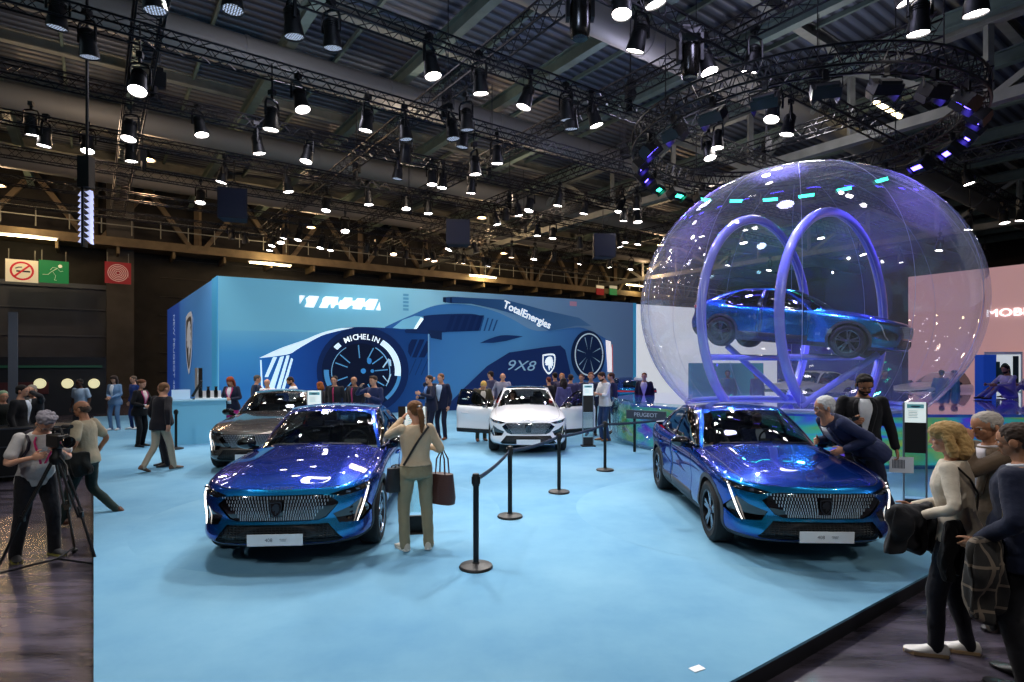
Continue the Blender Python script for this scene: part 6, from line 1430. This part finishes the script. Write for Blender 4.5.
# ================================================================== THE VISITORS
def xy(px, d): p = atd(px, d, 0); return p
def draped(name, lab, cat, loc, rz, w_, h_, dp, col, seed=1, col2=None, res=.012):
    """a coat folded once over an arm: a closed, rippled double sheet, ragged at the hem"""
    rnd = random.Random(seed); mb = MB(); NX = 26; ph = [rnd.uniform(0, 6.28) for _ in range(6)]; rings = []
    for i in range(NX):
        u = i/(NX-1); x = (u-.5)*w_; ed = math.sqrt(max(.02, 1-(2*u-1)**4)); L = h_*(.80+.12*math.sin(5*u+ph[0])+.08*math.sin(11*u+ph[1]))*(.82+.18*ed); ring = []
        for j in range(28):
            t = 2*PI*j/28; c = math.cos(t); v = (1-c)/2   # v 0 top, 1 hem
            side = math.sin(t); thick = dp*.5*ed*(.55+.45*math.sin(PI*min(1, v*1.15+.12)))
            rip = .22*dp*v*math.sin(19*u+ph[2]+(0 if side > 0 else 1.7))+.12*dp*v*math.sin(37*u+ph[3])+.10*dp*math.sin(9*v+7*u+ph[4])
            ring.append((x*(1+.22*v)+.02*math.sin(7*v+ph[5]), math.copysign(abs(side)**.7, side)*thick+rip, -L*v*1.0+.03*ed*(1-v)))
        rings.append(ring)
    mb.loft(rings); o = mb.build(name, cloth(col) if not col2 else col2, None, loc=loc, rot=(0, 0, rz), angle=80); m_ = o.modifiers.new('s', 'SUBSURF'); m_.levels = 1; m_.render_levels = 1; folds(o, .03); tag(o, lab, cat); return o
def plaid():
    m = mat('plaid', '#2a2724', .9); nt = m.node_tree; b = nt.nodes['Principled BSDF']; tc = nt.nodes.new('ShaderNodeTexCoord'); sp = nt.nodes.new('ShaderNodeSeparateXYZ'); nt.links.new(tc.outputs['Object'], sp.inputs[0]); outs = []
    for ax in ('X', 'Z'):
        a = nt.nodes.new('ShaderNodeMath'); a.operation = 'MULTIPLY'; a.inputs[1].default_value = 6.5; nt.links.new(sp.outputs[ax], a.inputs[0]); f = nt.nodes.new('ShaderNodeMath'); f.operation = 'FRACT'; nt.links.new(a.outputs[0], f.inputs[0])
        l_ = nt.nodes.new('ShaderNodeMath'); l_.operation = 'LESS_THAN'; l_.inputs[1].default_value = .12; nt.links.new(f.outputs[0], l_.inputs[0]); outs.append(l_)
    mx = nt.nodes.new('ShaderNodeMath'); mx.operation = 'MAXIMUM'; nt.links.new(outs[0].outputs[0], mx.inputs[0]); nt.links.new(outs[1].outputs[0], mx.inputs[1])
    mc = nt.nodes.new('ShaderNodeMix'); mc.data_type = 'RGBA'; mc.inputs[6].default_value = srgb('#23211f'); mc.inputs[7].default_value = srgb('#6b5f52'); nt.links.new(mx.outputs[0], mc.inputs[0]); nt.links.new(mc.outputs[2], b.inputs['Base Color']); return m
W = Vector
# --- woman photographing the left blue car
wl = at(416, 549.5)+W((0, 0, .02))
r_, B = make_person('woman in beige jacket and khaki trousers photographing the left blue car, seen from behind', wl, 22, dict(fem=1, hair='pony', hair_col='#6a4628', kind='crop', top='#c8b092', bottom='#8a836a', loose=1.12, shoes='#c9c2b4', sole='#e9e4da', hands=[(-.10, .30, 1.50, -.7, -.1, -.8), (.20, .24, 1.16, .5, -.7, -.6)], head=(12, 8, 0), feet=[(-.13, -.02, 0, 18), (.13, -.05, 0, -20)], lean=2, skin='l', curl=.9), 1.66, res=.009)
ph = MB(); ph.box((0, 0, 0), (.085, .012, .16)); o = ph.build('smartphone', M_BLACK, None, False, loc=P3(B, r_, (-.085, .36, 1.57)), rot=(R(-8), 0, R(22))); tag(o, 'black smartphone held up by the woman in the beige jacket', 'smartphone')
def tote(loc, rz, lab, col, w_=.36, h_=.30, dp=.14, handle=.30, cat='tote bag'):
    r2 = thing('tote_bag', lab, cat, loc, rz); mb = MB(); rings = []
    for z, f in ((0, 1), (-h_*.3, 1.08), (-h_*.8, 1.22), (-h_, 1.15)):
        rings.append([(w_/2*f*math.copysign(abs(math.cos(t))**.6, math.cos(t)), dp/2*(f*1.2-.2)*math.copysign(abs(math.sin(t))**.7, math.sin(t)), z) for t in np.linspace(0, 2*PI, 20, endpoint=False)])
    mb.loft(rings); mb.build('bag_body', mat('leather_'+col.strip('#'), col, .5, bump=.3, bscale=60), r2, fix=True)
    for s in (-1, 1): mb = MB(); mb.tube([(-w_*.25, s*dp*.3, -.02), (-w_*.2, s*dp*.25, handle*.6), (0, s*.01, handle), (w_*.2, s*dp*.25, handle*.6), (w_*.25, s*dp*.3, -.02)], .009, 6); mb.build('handle', mat('leather_'+col.strip('#'), col, .5), r2)
    return r2
tote(P3(B, r_, (.30, .0, .86)), R(-30), 'dark brown leather tote bag hanging from the right arm of the woman in beige', '#4a2c26', .27, .34, .14, .28)
r2 = tote(P3(B, r_, (-.20, .05, .96)), R(50), 'black crossbody bag on the left hip of the woman in beige', '#17171b', .24, .26, .12, .03, 'crossbody bag')
mb = MB(); pts = [r_.matrix_basis @ tsurf(B, z, a, .045) for z, a in ((1.0, -2.2), (1.1, -2.5), (1.2, -2.85), (1.3, 3.1), (1.38, 2.75), (1.43, 2.2), (1.455, 1.5))]; inv2 = (Matrix.Translation(r2.location) @ Matrix.Rotation(r2.rotation_euler.z, 4, 'Z')).inverted(); mb.tube([inv2 @ p for p in pts], .013, 6); mb.build('shoulder_strap', M_BLACK, r2)
# --- cameraman with tripod
r_, B = make_person('curly grey haired cameraman in pale t-shirt bending to a video camera, far left', xy(36, 6.72)+W((0, 0, FLOOR_Z)), -122, dict(hair='curly', hair_col='#7f7a80', kind='tee', top='#b9b4b0', bottom='#15151a', loose=1.15, shoes='#1b1b1e', sole='#8c8440', hands=[(-.05, .44, 1.26), (.16, .36, 1.20)], head=(0, 32, 0), lean=16, feet=[(-.15, .04, 0, 12), (.16, -.06, 0, -10)], lanyard='#c8326c', glasses=1, skin='l', curl=.8, belly=.3, longhem=1), 1.76, res=.009)
cl = P3(B, r_, (.02, .58, 0)); tz = 1.18
tr = thing('tripod', 'dark video tripod with ground spreader in front of the cameraman', 'tripod', (cl.x, cl.y, FLOOR_Z), R(20))
mb = MB(); mb.lathe([(.001, 1.14), (.06, 1.14), (.07, 1.18), (.07, 1.22), (.045, 1.26), (.045, 1.31), (.001, 1.31)], 16); mb.tube([(0, 0, 1.26), (.15, -.2, 1.14), (.2, -.34, 1.06)], .010, 6); mb.build('fluid_head', M_DARK, tr)
for k in range(3):
    a = R(90+120*k); c, s_ = math.cos(a), math.sin(a); t_ = Vector((-s_, c, 0))
    mb = MB()
    for q in (-.028, .028): mb.tube([Vector((c*.05, s_*.05, 1.16))+t_*q, Vector((c*.30, s_*.30, .60))+t_*q], .013, 7)
    mb.tube([(c*.27, s_*.27, .68), (c*.52, s_*.52, .06)], .014, 8); mb.box((c*.30, s_*.30, .60), (.05, .05, .06)); lg_ = mb.build('leg', mat('tripod_bronze', '#4b4238', .4, metal=.5) if k == 0 else M_DARK, tr)
    mb = MB(); mb.ell((c*.53, s_*.53, .03), (.035, .035, .03), 12, 8); mb.build('foot', M_BLACK, lg_)
    mb = MB(); mb.tube([(0, 0, .10), (c*.50, s_*.50, .07)], .012, 6); mb.build('spreader_arm', M_DARK, tr)
vc = thing('video_camera', 'black professional video camera on the tripod at the far left', 'video camera', (cl.x, cl.y, FLOOR_Z+1.31), R(-122+90)); 
mb = MB(); mb.box((.02, 0, .09), (.30, .12, .14)); mb.box((-.10, 0, .06), (.12, .10, .10)); mb.box((.0, .08, .09), (.16, .03, .10)); o_ = mb.build('camera_body', M_BLACK, vc, False); md = o_.modifiers.new('b', 'BEVEL'); md.width = .012
mb = MB(); mb.lathe([(.001, .0), (.045, .0), (.05, .06), (.062, .08), (.062, .14), (.05, .14), (.048, .11), (.001, .11)], 18, Matrix.Translation((.16, 0, .09)) @ Matrix.Rotation(R(90), 4, 'Y')); mb.build('lens', M_GLOSSB, vc)
mb = MB(); mb.tube([(-.1, 0, .16), (-.08, 0, .22), (.1, 0, .22), (.14, 0, .16)], .014, 8); mb.build('top_handle', M_BLACK, vc); mb = MB(); mb.tube([(.02, .05, .24), (.22, .05, .25)], .022, 10); mb.build('microphone', mat('mic', '#1a1a1c', .9), vc)
mb = MB(); mb.box((-.16, .1, .16), (.02, .11, .075)); mb.build('flip_screen', M_DARK, vc, False)
bp = MB(); q = r_; bp.ell((0, 0, 0), (.15, .09, .22), 14, 10); o = bp.build('backpack', mat('backpack', '#2a222c', .8), None, loc=P3(B, r_, B.T @ Vector((0, -.20, 1.22))), rot=(R(-16), 0, R(-122))); tag(o, 'dark backpack worn by the cameraman at the far left', 'backpack')
for s in (-1, 1):
    mb = MB(); inv2 = (Matrix.Translation(o.location) @ Euler((R(-16), 0, R(-122))).to_matrix().to_4x4()).inverted(); mb.tube([inv2 @ (r_.matrix_basis @ tsurf(B, z, s*a, .03)) for z, a in ((1.16, 1.5), (1.22, 1.05), (1.32, .78), (1.40, .75), (1.45, 1.3), (1.42, 2.2))], .022, 8, flat=.5); mb.build('shoulder_strap', mat('backpack', '#2a222c', .8), o)
# --- walking man, beige t-shirt
r_, B = make_person('balding man in beige t-shirt striding to the left with a jacket over his arm', xy(87, 8.1)+W((0, 0, FLOOR_Z)), 97, dict(hair='fringe', hair_col='#4a3a30', kind='tee', top='#b3a488', bottom='#243430', shoes='#5a3420', hands=[(-.22, .16, .98), (.25, .02, .95)], feet=[(-.09, .24, 0, 0), (.09, -.30, .10, 0, -28)], lean=4, lanyard='#a8324a', glasses=1, skin='m', belly=.6), 1.74, res=.011)
draped('draped_jacket', 'dark jacket hanging over the forearm of the striding man in beige', 'jacket', P3(B, r_, (-.26, .05, 1.03)), R(5), .46, .42, .17, '#191c1b', 4)
# --- left hall group
FL = W((0, 0, FLOOR_Z))
make_person('man in black suit in profile at the far left with dark hair', xy(19, 11.6)+FL, -75, dict(kind='jacket', top='#0f1116', bottom='#0f1116', inner='#c9d2dc', hair='short', hair_col='#181513'), 1.82, res=.02)
make_person('man in dark grey suit raising one hand to his head at the far left', xy(35, 12.4)+FL, 165, dict(kind='jacket', top='#25272d', bottom='#1c1e24', inner='#c7cdd2', hair='thin', hair_col='#8d8578', hands=[(-.15, .18, 1.60, -1, .2, -.2), (.10, .26, 1.12)], head=(15, 15, 0), open=.5), 1.8, res=.02)
make_person('person with green-tinted hair in dark coat cut by the left picture edge', xy(2, 11.8)+FL, -120, dict(kind='coat', top='#0e1413', bottom='#0c0d10', hair='short', hair_col='#7c9478'), 1.7, res=.022)  # hair colour carries the green light falling on it
make_person('dark haired man in light blue shirt behind the flight cases', xy(81, 17.5)+FL, 175, dict(kind='tee', top='#9db4cc', bottom='#1a1c24', hair='short', skin='d', hair_col='#14100e', belt='#202020'), 1.78, res=.022)
make_person('woman in light blue trouser suit facing the camera on the far left carpet', at(115, 430), 178, dict(fem=1, kind='jacket', top='#6d8fb4', inner='#dfe6ee', bottom='#5f81a8', hair='long', hair_col='#2c1f1c', shoes='#e6e8ea', hands=[(-.05, .22, 1.05), (.05, .22, 1.04)]), 1.72, res=.02)
make_person('person in navy clothes and white shoes right behind the woman in the blue suit', at(135, 429), 150, dict(kind='shirt', top='#1c3472', bottom='#16295a', hair='short', hair_col='#5a4a3e', shoes='#e6e8ea'), 1.70, res=.02)
make_person('woman in black suit with brown bun, standing in profile facing right', at(140, 446.5), -98, dict(fem=1, kind='jacket', top='#0c0c10', bottom='#0c0c10', inner='#d8c8c8', hair='bun', hair_col='#5a3824', lanyard='#c23a78', hands=[(-.10, .33, 1.18), (.10, .20, 1.05)], shoes='#101012'), 1.70, res=.016)
make_person('man in black jacket and beige trousers walking away over the carpet at the left', at(160, 471), -22, dict(kind='jacket', top='#14121a', bottom='#a89c88', hair='short', hair_col='#6a4a30', shoes='#6a4a36', feet=[(-.10, -.24, .05, 5, -25), (.10, .20, 0, -8)], hands=[(-.26, .12, .92), (.34, -.10, .95)], lean=6), 1.73, res=.013)
make_person('man hidden behind the walker in the black jacket, only his reddish face showing', at(166, 466), 120, dict(kind='shirt', top='#1a1c26', bottom='#15161c', hair='short', hair_col='#6a3020'), 1.70, res=.022)
make_person('red haired woman with navy blazer and magenta skirt behind the blue counter end', xy(232, 16.1), 178, dict(fem=1, kind='jacket', top='#1b2036', inner='#e3e0e4', bottom='#16161c', skirt='#c81c78', hair='long', hair_col='#8c3c1c', lanyard='#d2387c', head=(0, 22, 0), hands=[(-.10, .25, 1.12), (.12, .25, 1.10)], longhem=0), 1.74, res=.016)
rng_p = [
 (255.5, 16.8, -70, 1.76, dict(kind='jacket', top='#1b2740', inner='#c8303a', bottom='#14161e', hair='short', hair_col='#55504c'), 'man in navy jacket with grey hair facing right behind the dark grey car'),
 (268, 16.4, 175, 1.66, dict(kind='shirt', top='#e6e4e4', bottom='#1c1e28', hair='bald', lanyard='#c05070'), 'bald man in white shirt behind the windscreen of the dark grey car'),
 (294, 16.2, 120, 1.74, dict(kind='shirt', top='#eceaea', bottom='#1c1e28', hair='short', hair_col='#2c1e18', beard='#3a281e', head=(0, 25, 0), skin='m'), 'bearded man in white shirt looking down above the dark grey car roof'),
 (321, 16.3, 60, 1.58, dict(fem=1, kind='shirt', top='#2c2426', bottom='#1a1a20', hair='bob', hair_col='#8a4a20'), 'auburn haired woman just left of the group before the mural wheel'),
 (335, 15.8, 178, 1.76, dict(kind='shirt', top='#17181f', bottom='#14151c', hair='short', hair_col='#2a201a', tie='#9c2c58'), 'man in black shirt and magenta tie, left one of the group before the mural wheel'),
 (355, 16.0, 165, 1.74, dict(kind='jacket', top='#141722', bottom='#14151c', inner='#2a2030', tie='#a83468', hair='bald', skin='m'), 'bald man with magenta tie in the middle of the group before the mural wheel'),
 (375, 14.2, 150, 1.80, dict(kind='shirt', top='#1e2a52', bottom='#141826', hair='quiff', hair_col='#3a281c', hands=[(-.12, .26, 1.25), (.14, .30, 1.48)]), 'man in dark blue sweater holding a phone up before the mural wheel'),
]
for px, d, f, h, sp, lab in rng_p: make_person(lab, xy(px, d), f, sp, h, res=.02)
make_person('man in navy suit gesturing to the left, left one of the pair before the mural', at(431, 441), 125, dict(kind='jacket', top='#161c34', inner='#5c86c8', bottom='#141a30', hair='short', hair_col='#3c2a20', hands=[(-.18, .36, 1.26), (.12, .28, 1.15)], shoes='#50301e'), 1.78, res=.016)
make_person('taller man in navy suit with light shirt, right one of the pair before the mural', at(442, 439), 150, dict(kind='jacket', top='#151c38', inner='#b4cdea', bottom='#131a32', hair='short', hair_col='#6a452c', hands=[None, (.20, .20, 1.55)], open=.55, feet=[(-.12, .03, 0, 15), (.12, -.02, 0, -15)], shoes='#7a4428'), 1.82, res=.016)
# --- around the white car
make_person('blond man in olive jacket stooping beside the left open door of the white car', at(481, 440.5), 195, dict(kind='jacket', top='#3f3a2a', inner='#cfc9be', bottom='#4a4438', hair='short', hair_col='#c09a50', lean=22, head=(0, 30, 0), shoes='#6a3a22', hands=[(-.14, .40, 1.02), (.14, .38, 1.0)]), 1.72, res=.016)
rng_p = [
 (503, 18.5, 165, 1.80, dict(kind='shirt', top='#8a8798', bottom='#22242e', hair='bald', head=(20, 20, 0), hands=[(-.2, .2, 1.0), (.26, .1, 1.0)]), 'bald man in grey mauve shirt looking down behind the white car'),
 (492, 19.2, 60, 1.84, dict(kind='shirt', top='#4c4a66', bottom='#1c1e28', hair='short', hair_col='#2a1c18'), 'dark haired man in violet grey top beyond the bald man at the white car'),
 (549.5, 18.5, 30, 1.66, dict(kind='jacket', top='#181622', bottom='#14141a', hair='short', hair_col='#5a2420'), 'reddish haired man in black, leftmost of the crowd right behind the white car'),
 (555.5, 19.0, 20, 1.80, dict(kind='jacket', top='#23264a', bottom='#16182a', hair='short', hair_col='#1e1614'), 'dark haired man in navy, second from left of the crowd right behind the white car'),
 (562, 18.6, 170, 1.78, dict(kind='shirt', top='#3a3450', bottom='#1a1a26', hair='short', hair_col='#a06a40'), 'fair haired man facing the camera in the middle of the crowd behind the white car'),
 (564, 17.3, 10, 1.66, dict(fem=1, kind='jacket', top='#4a4a7c', bottom='#20223a', hair='long', hair_col='#1c1418'), 'long dark haired woman in violet blue jacket seen from behind beside the white car'),
 (570.5, 17.8, -15, 1.76, dict(kind='jacket', top='#3c3a60', bottom='#1c1e30', hair='short', hair_col='#2c1c18'), 'man in dull violet jacket with his back turned, right part of the crowd'),
 (582, 18.4, 160, 1.76, dict(kind='jacket', top='#2c3058', bottom='#1a1c30', hair='short', hair_col='#4a2a20'), 'man in dark blue jacket between the crowd and the information stand'),
 (591, 16.9, 172, 1.84, dict(kind='jacket', top='#252a44', inner='#9fa6c0', bottom='#181c30', hair='short', hair_col='#6a3a22'), 'man in dark blue suit standing right behind the information stand'),
 (613, 17.2, 80, 1.82, dict(kind='jacket', top='#1d2346', bottom='#161a34', hair='short', hair_col='#4a2c20'), 'man in navy suit half hidden behind the man in the white shirt'),
 (644.5, 18.6, 160, 1.80, dict(kind='jacket', top='#1c1830', inner='#c4bcd8', bottom='#1a1828', hair='short', hair_col='#6a3a20', open=.5), 'person in dark open jacket standing left behind the sphere platform'),
]
for px, d, f, h, sp, lab in rng_p: make_person(lab, xy(px, d), f, sp, h, res=.022)
make_person('bearded man in white shirt and blue jeans reading papers right of the information stand', at(605, 440.5), 110, dict(kind='shirt', top='#e4e6ec', bottom='#2c4470', hair='short', hair_col='#3a241a', beard='#3a241a', head=(0, 22, 0), hands=[(-.10, .32, 1.20), (.10, .30, 1.16)], shoes='#8a5a34', rolled=1), 1.88, res=.014)
mb = MB(); mb.box((0, 0, 0), (.21, .006, .15)); o = mb.build('paper_sheets', M_WHITE, None, False, loc=at(605, 440.5)+W((-.42, -.10, 1.36)), rot=(R(30), 0, R(20))); tag(o, 'white sheets held by the bearded man in white shirt', 'papers')
# --- at the right blue car
lph = W((4.60, 7.62, 0))
r_, B = make_person('tall bearded man in black suit looking at a phone behind the right blue car', lph, 160, dict(kind='jacket', top='#15151a', inner='#dfe3e8', bottom='#141419', hair='quiff', hair_col='#1c1614', beard='#241a16', head=(4, 24, 0), hands=[(-.30, .10, .86), (.16, .30, 1.20)], open=.34, vz=1.0, skin='m', curl=.8), 1.98, res=.010)
mb = MB(); mb.box((0, 0, 0), (.075, .010, .155)); o = mb.build('smartphone', M_BLACK, None, False, loc=P3(B, r_, (.14, .39, 1.235)), rot=(R(-60), R(0), R(160))); tag(o, 'black smartphone in the hand of the tall man in the black suit', 'smartphone')
pp = thing('printed_papers', 'white printed papers held low by the tall man in the black suit', 'papers', P3(B, r_, (-.33, .14, .72)), R(165)); mb = MB(); mb.box((0, 0, 0), (.27, .008, .20)); mb.build('sheets', mat('paper', '#dde2ea', .7), pp, False); mb = MB()
for k in range(9): mb.box((-.03+.016*k, .006, .01), (.009, .003, .11))
mb.build('print_bars', mat('paper_ink', '#5a606c', .7), pp, False)
r_, B = make_person('white haired man in navy suit bending into the right blue car from its far side', W((4.40, 7.05, 0)), 92, dict(kind='jacket', top='#2c3558', inner='#e0e4ec', bottom='#1a2038', hair='short', hair_col='#dcdcdc', lean=52, py=.08, pz=.97, head=(-10, -14, 0), headkeep=.6, hands=[(-.16, .40, .99), (.14, .50, 1.04)], feet=[(-.10, -.20, 0, 0), (.10, -.10, 0, 0)]), 1.92, res=.010)
def seated_in(car, sx, sy, lab, sp, h=1.66):
    p = car.matrix_basis @ Vector((sx, sy, -.04)); d_ = dict(pz=.70, feet=[(-.1, .62, .36, 0), (.1, .62, .36, 0)], lean=-12, hands=[(-.14, .38, 1.0), (.14, .38, 1.0)]); d_.update(sp)
    return make_person(lab, p, 180+math.degrees(car.rotation_euler.z), d_, h, res=.016)
seated_in(car_r, .36, 1.76, 'right one of the two people sitting in the right blue car', dict(kind='jacket', top='#2a3050', inner='#c8ccd8', bottom='#15161c', hair='short', hair_col='#2a1e18', skin='m'))
seated_in(car_r, -.36, 1.76, 'left one of the two people sitting in the right blue car', dict(kind='shirt', top='#22222a', bottom='#15161c', hair='thin', hair_col='#3a2a20', skin='m'))
seated_in(car_w, -.36, 1.76, 'person sitting behind the windscreen of the white car', dict(fem=1, kind='shirt', top='#2a2226', bottom='#15161c', hair='long', hair_col='#4a2a1c'))
# --- right foreground
r_, B = make_person('blonde woman in cream shirt and white sneakers at the right edge of the stage', xy(958, 4.46)+FL, 42, dict(bulk=1.13, fem=1, hair='bob', hair_col='#a98a58', kind='shirt', top='#cfc4b2', bottom='#10131f', shoes='#dcdad6', sole='#b79a76', longhem=0, hands=[(-.20, .17, 1.04), (.04, .26, 1.06)], head=(12, 4, 0), feet=[(-.10, .10, 0, 30), (.10, -.03, 0, 26)], slim=1, lean=4, curl=.7), 1.80, res=.008)
draped('held_coat', 'black padded coat carried in front by the blonde woman in the cream shirt', 'coat', P3(B, r_, (-.17, .20, 1.10)), R(20), .44, .46, .20, '#0e0f14', 9)
mb = MB(); mb.tube([r_.matrix_basis @ tsurf(B, z, a, .03) for z, a in ((1.455, -1.4), (1.42, -2.1), (1.34, -2.6), (1.22, 3.1), (1.1, 2.5), (1.0, 2.0))], .008, 6); o = mb.build('bag_strap', M_BLACK, None); tag(o, 'thin black bag strap across the back of the blonde woman', 'bag strap')
r_, B = make_person('grey haired man in brown blazer with his hand at his mouth, right', xy(995, 5.0)+FL, 84, dict(bulk=1.18, hair='short', hair_col='#a8a098', kind='jacket', top='#5a4a3a', inner='#c8c4cc', collar='#c8c4cc', bottom='#1a1c22', hands=[(-.04, .20, 1.50, -.6, -.2, -1), (.1, .3, 1.0)], head=(8, 8, 0), skin='m', curl=1.0, open=.6), 1.84, res=.009)
r_, B = make_person('man in navy blazer seen from behind at the right picture edge with a cream strap', xy(1030, 4.0)+FL, 32, dict(bulk=1.25, hair='short', hair_col='#3a2c24', kind='jacket', top='#131b33', collar='#c8ccd6', bottom='#0f1016', hands=[(-.22, .14, .98), (.24, .1, .95)], head=(-4, 4, 0), skin='m', belly=.6), 1.84, res=.009)
mb = MB(); mb.tube([r_.matrix_basis @ tsurf(B, z, a, .045) for z, a in ((1.05, -1.3), (1.15, -1.35), (1.25, -1.45), (1.33, -1.6), (1.40, -1.9), (1.42, -2.5))], .020, 8, flat=.35); o = mb.build('cream_strap', cloth('#b8a888'), None); tag(o, 'cream shoulder strap on the man in the navy blazer at the right edge', 'bag strap')
draped('plaid_coat', 'dark plaid coat hanging from the arm of the man in the navy blazer', 'coat', P3(B, r_, (-.24, .10, 1.0)), R(30), .40, .74, .17, '#23211f', 12, plaid())
draped('dark_coat', 'black coat hanging between the blonde woman and the man in the navy blazer', 'coat', P3(B, r_, (-.12, .30, 1.02)), R(30), .22, .45, .10, '#0d0d10', 15)
# --- far right
seat = dict(pz=.15, feet=[(-.14, .72, .02, 0), (.14, .66, .02, 0)], lean=8, hands=[(-.16, .5, .40), (.16, .48, .40)])
make_person('man in lavender shirt sitting on the platform edge at the far right', W((13.9, 16.2, PLZ)), 95, dict(seat, kind='shirt', top='#b9b0dc', bottom='#8a84c8', hair='short', hair_col='#1c1614', skin='m', beard='#241a16'), 1.8, res=.018)
make_person('person in pale violet clothes sitting cut off by the right picture edge', W((15.0, 16.6, PLZ)), 80, dict(seat, kind='shirt', top='#c8bcdc', bottom='#8a84c8', hair='short', hair_col='#2a201c'), 1.75, res=.02)
for px, d, f, lab, col in ((941, 21.5, -60, 'person in blue shirt seen through the right part of the sphere, left of a pair', '#3f6aa8'), (956, 21.2, 60, 'person in blue shirt seen through the right part of the sphere, right of a pair', '#4a78b4'), (884, 20.9, 170, 'dark clothed person seen through the sphere below the hanging car nose', '#2a2a60'), (728, 21.0, 150, 'person in slate blue shirt behind the left part of the sphere', '#3a5a7c'), (757, 20.9, 20, 'person standing by the silver white car seen through the sphere', '#5a4a8c')):
    make_person(lab, xy(px, d), f, dict(kind='shirt', top=col, bottom='#20264a', hair='short', hair_col='#1c1614', skin='m'), 1.85, res=.024)
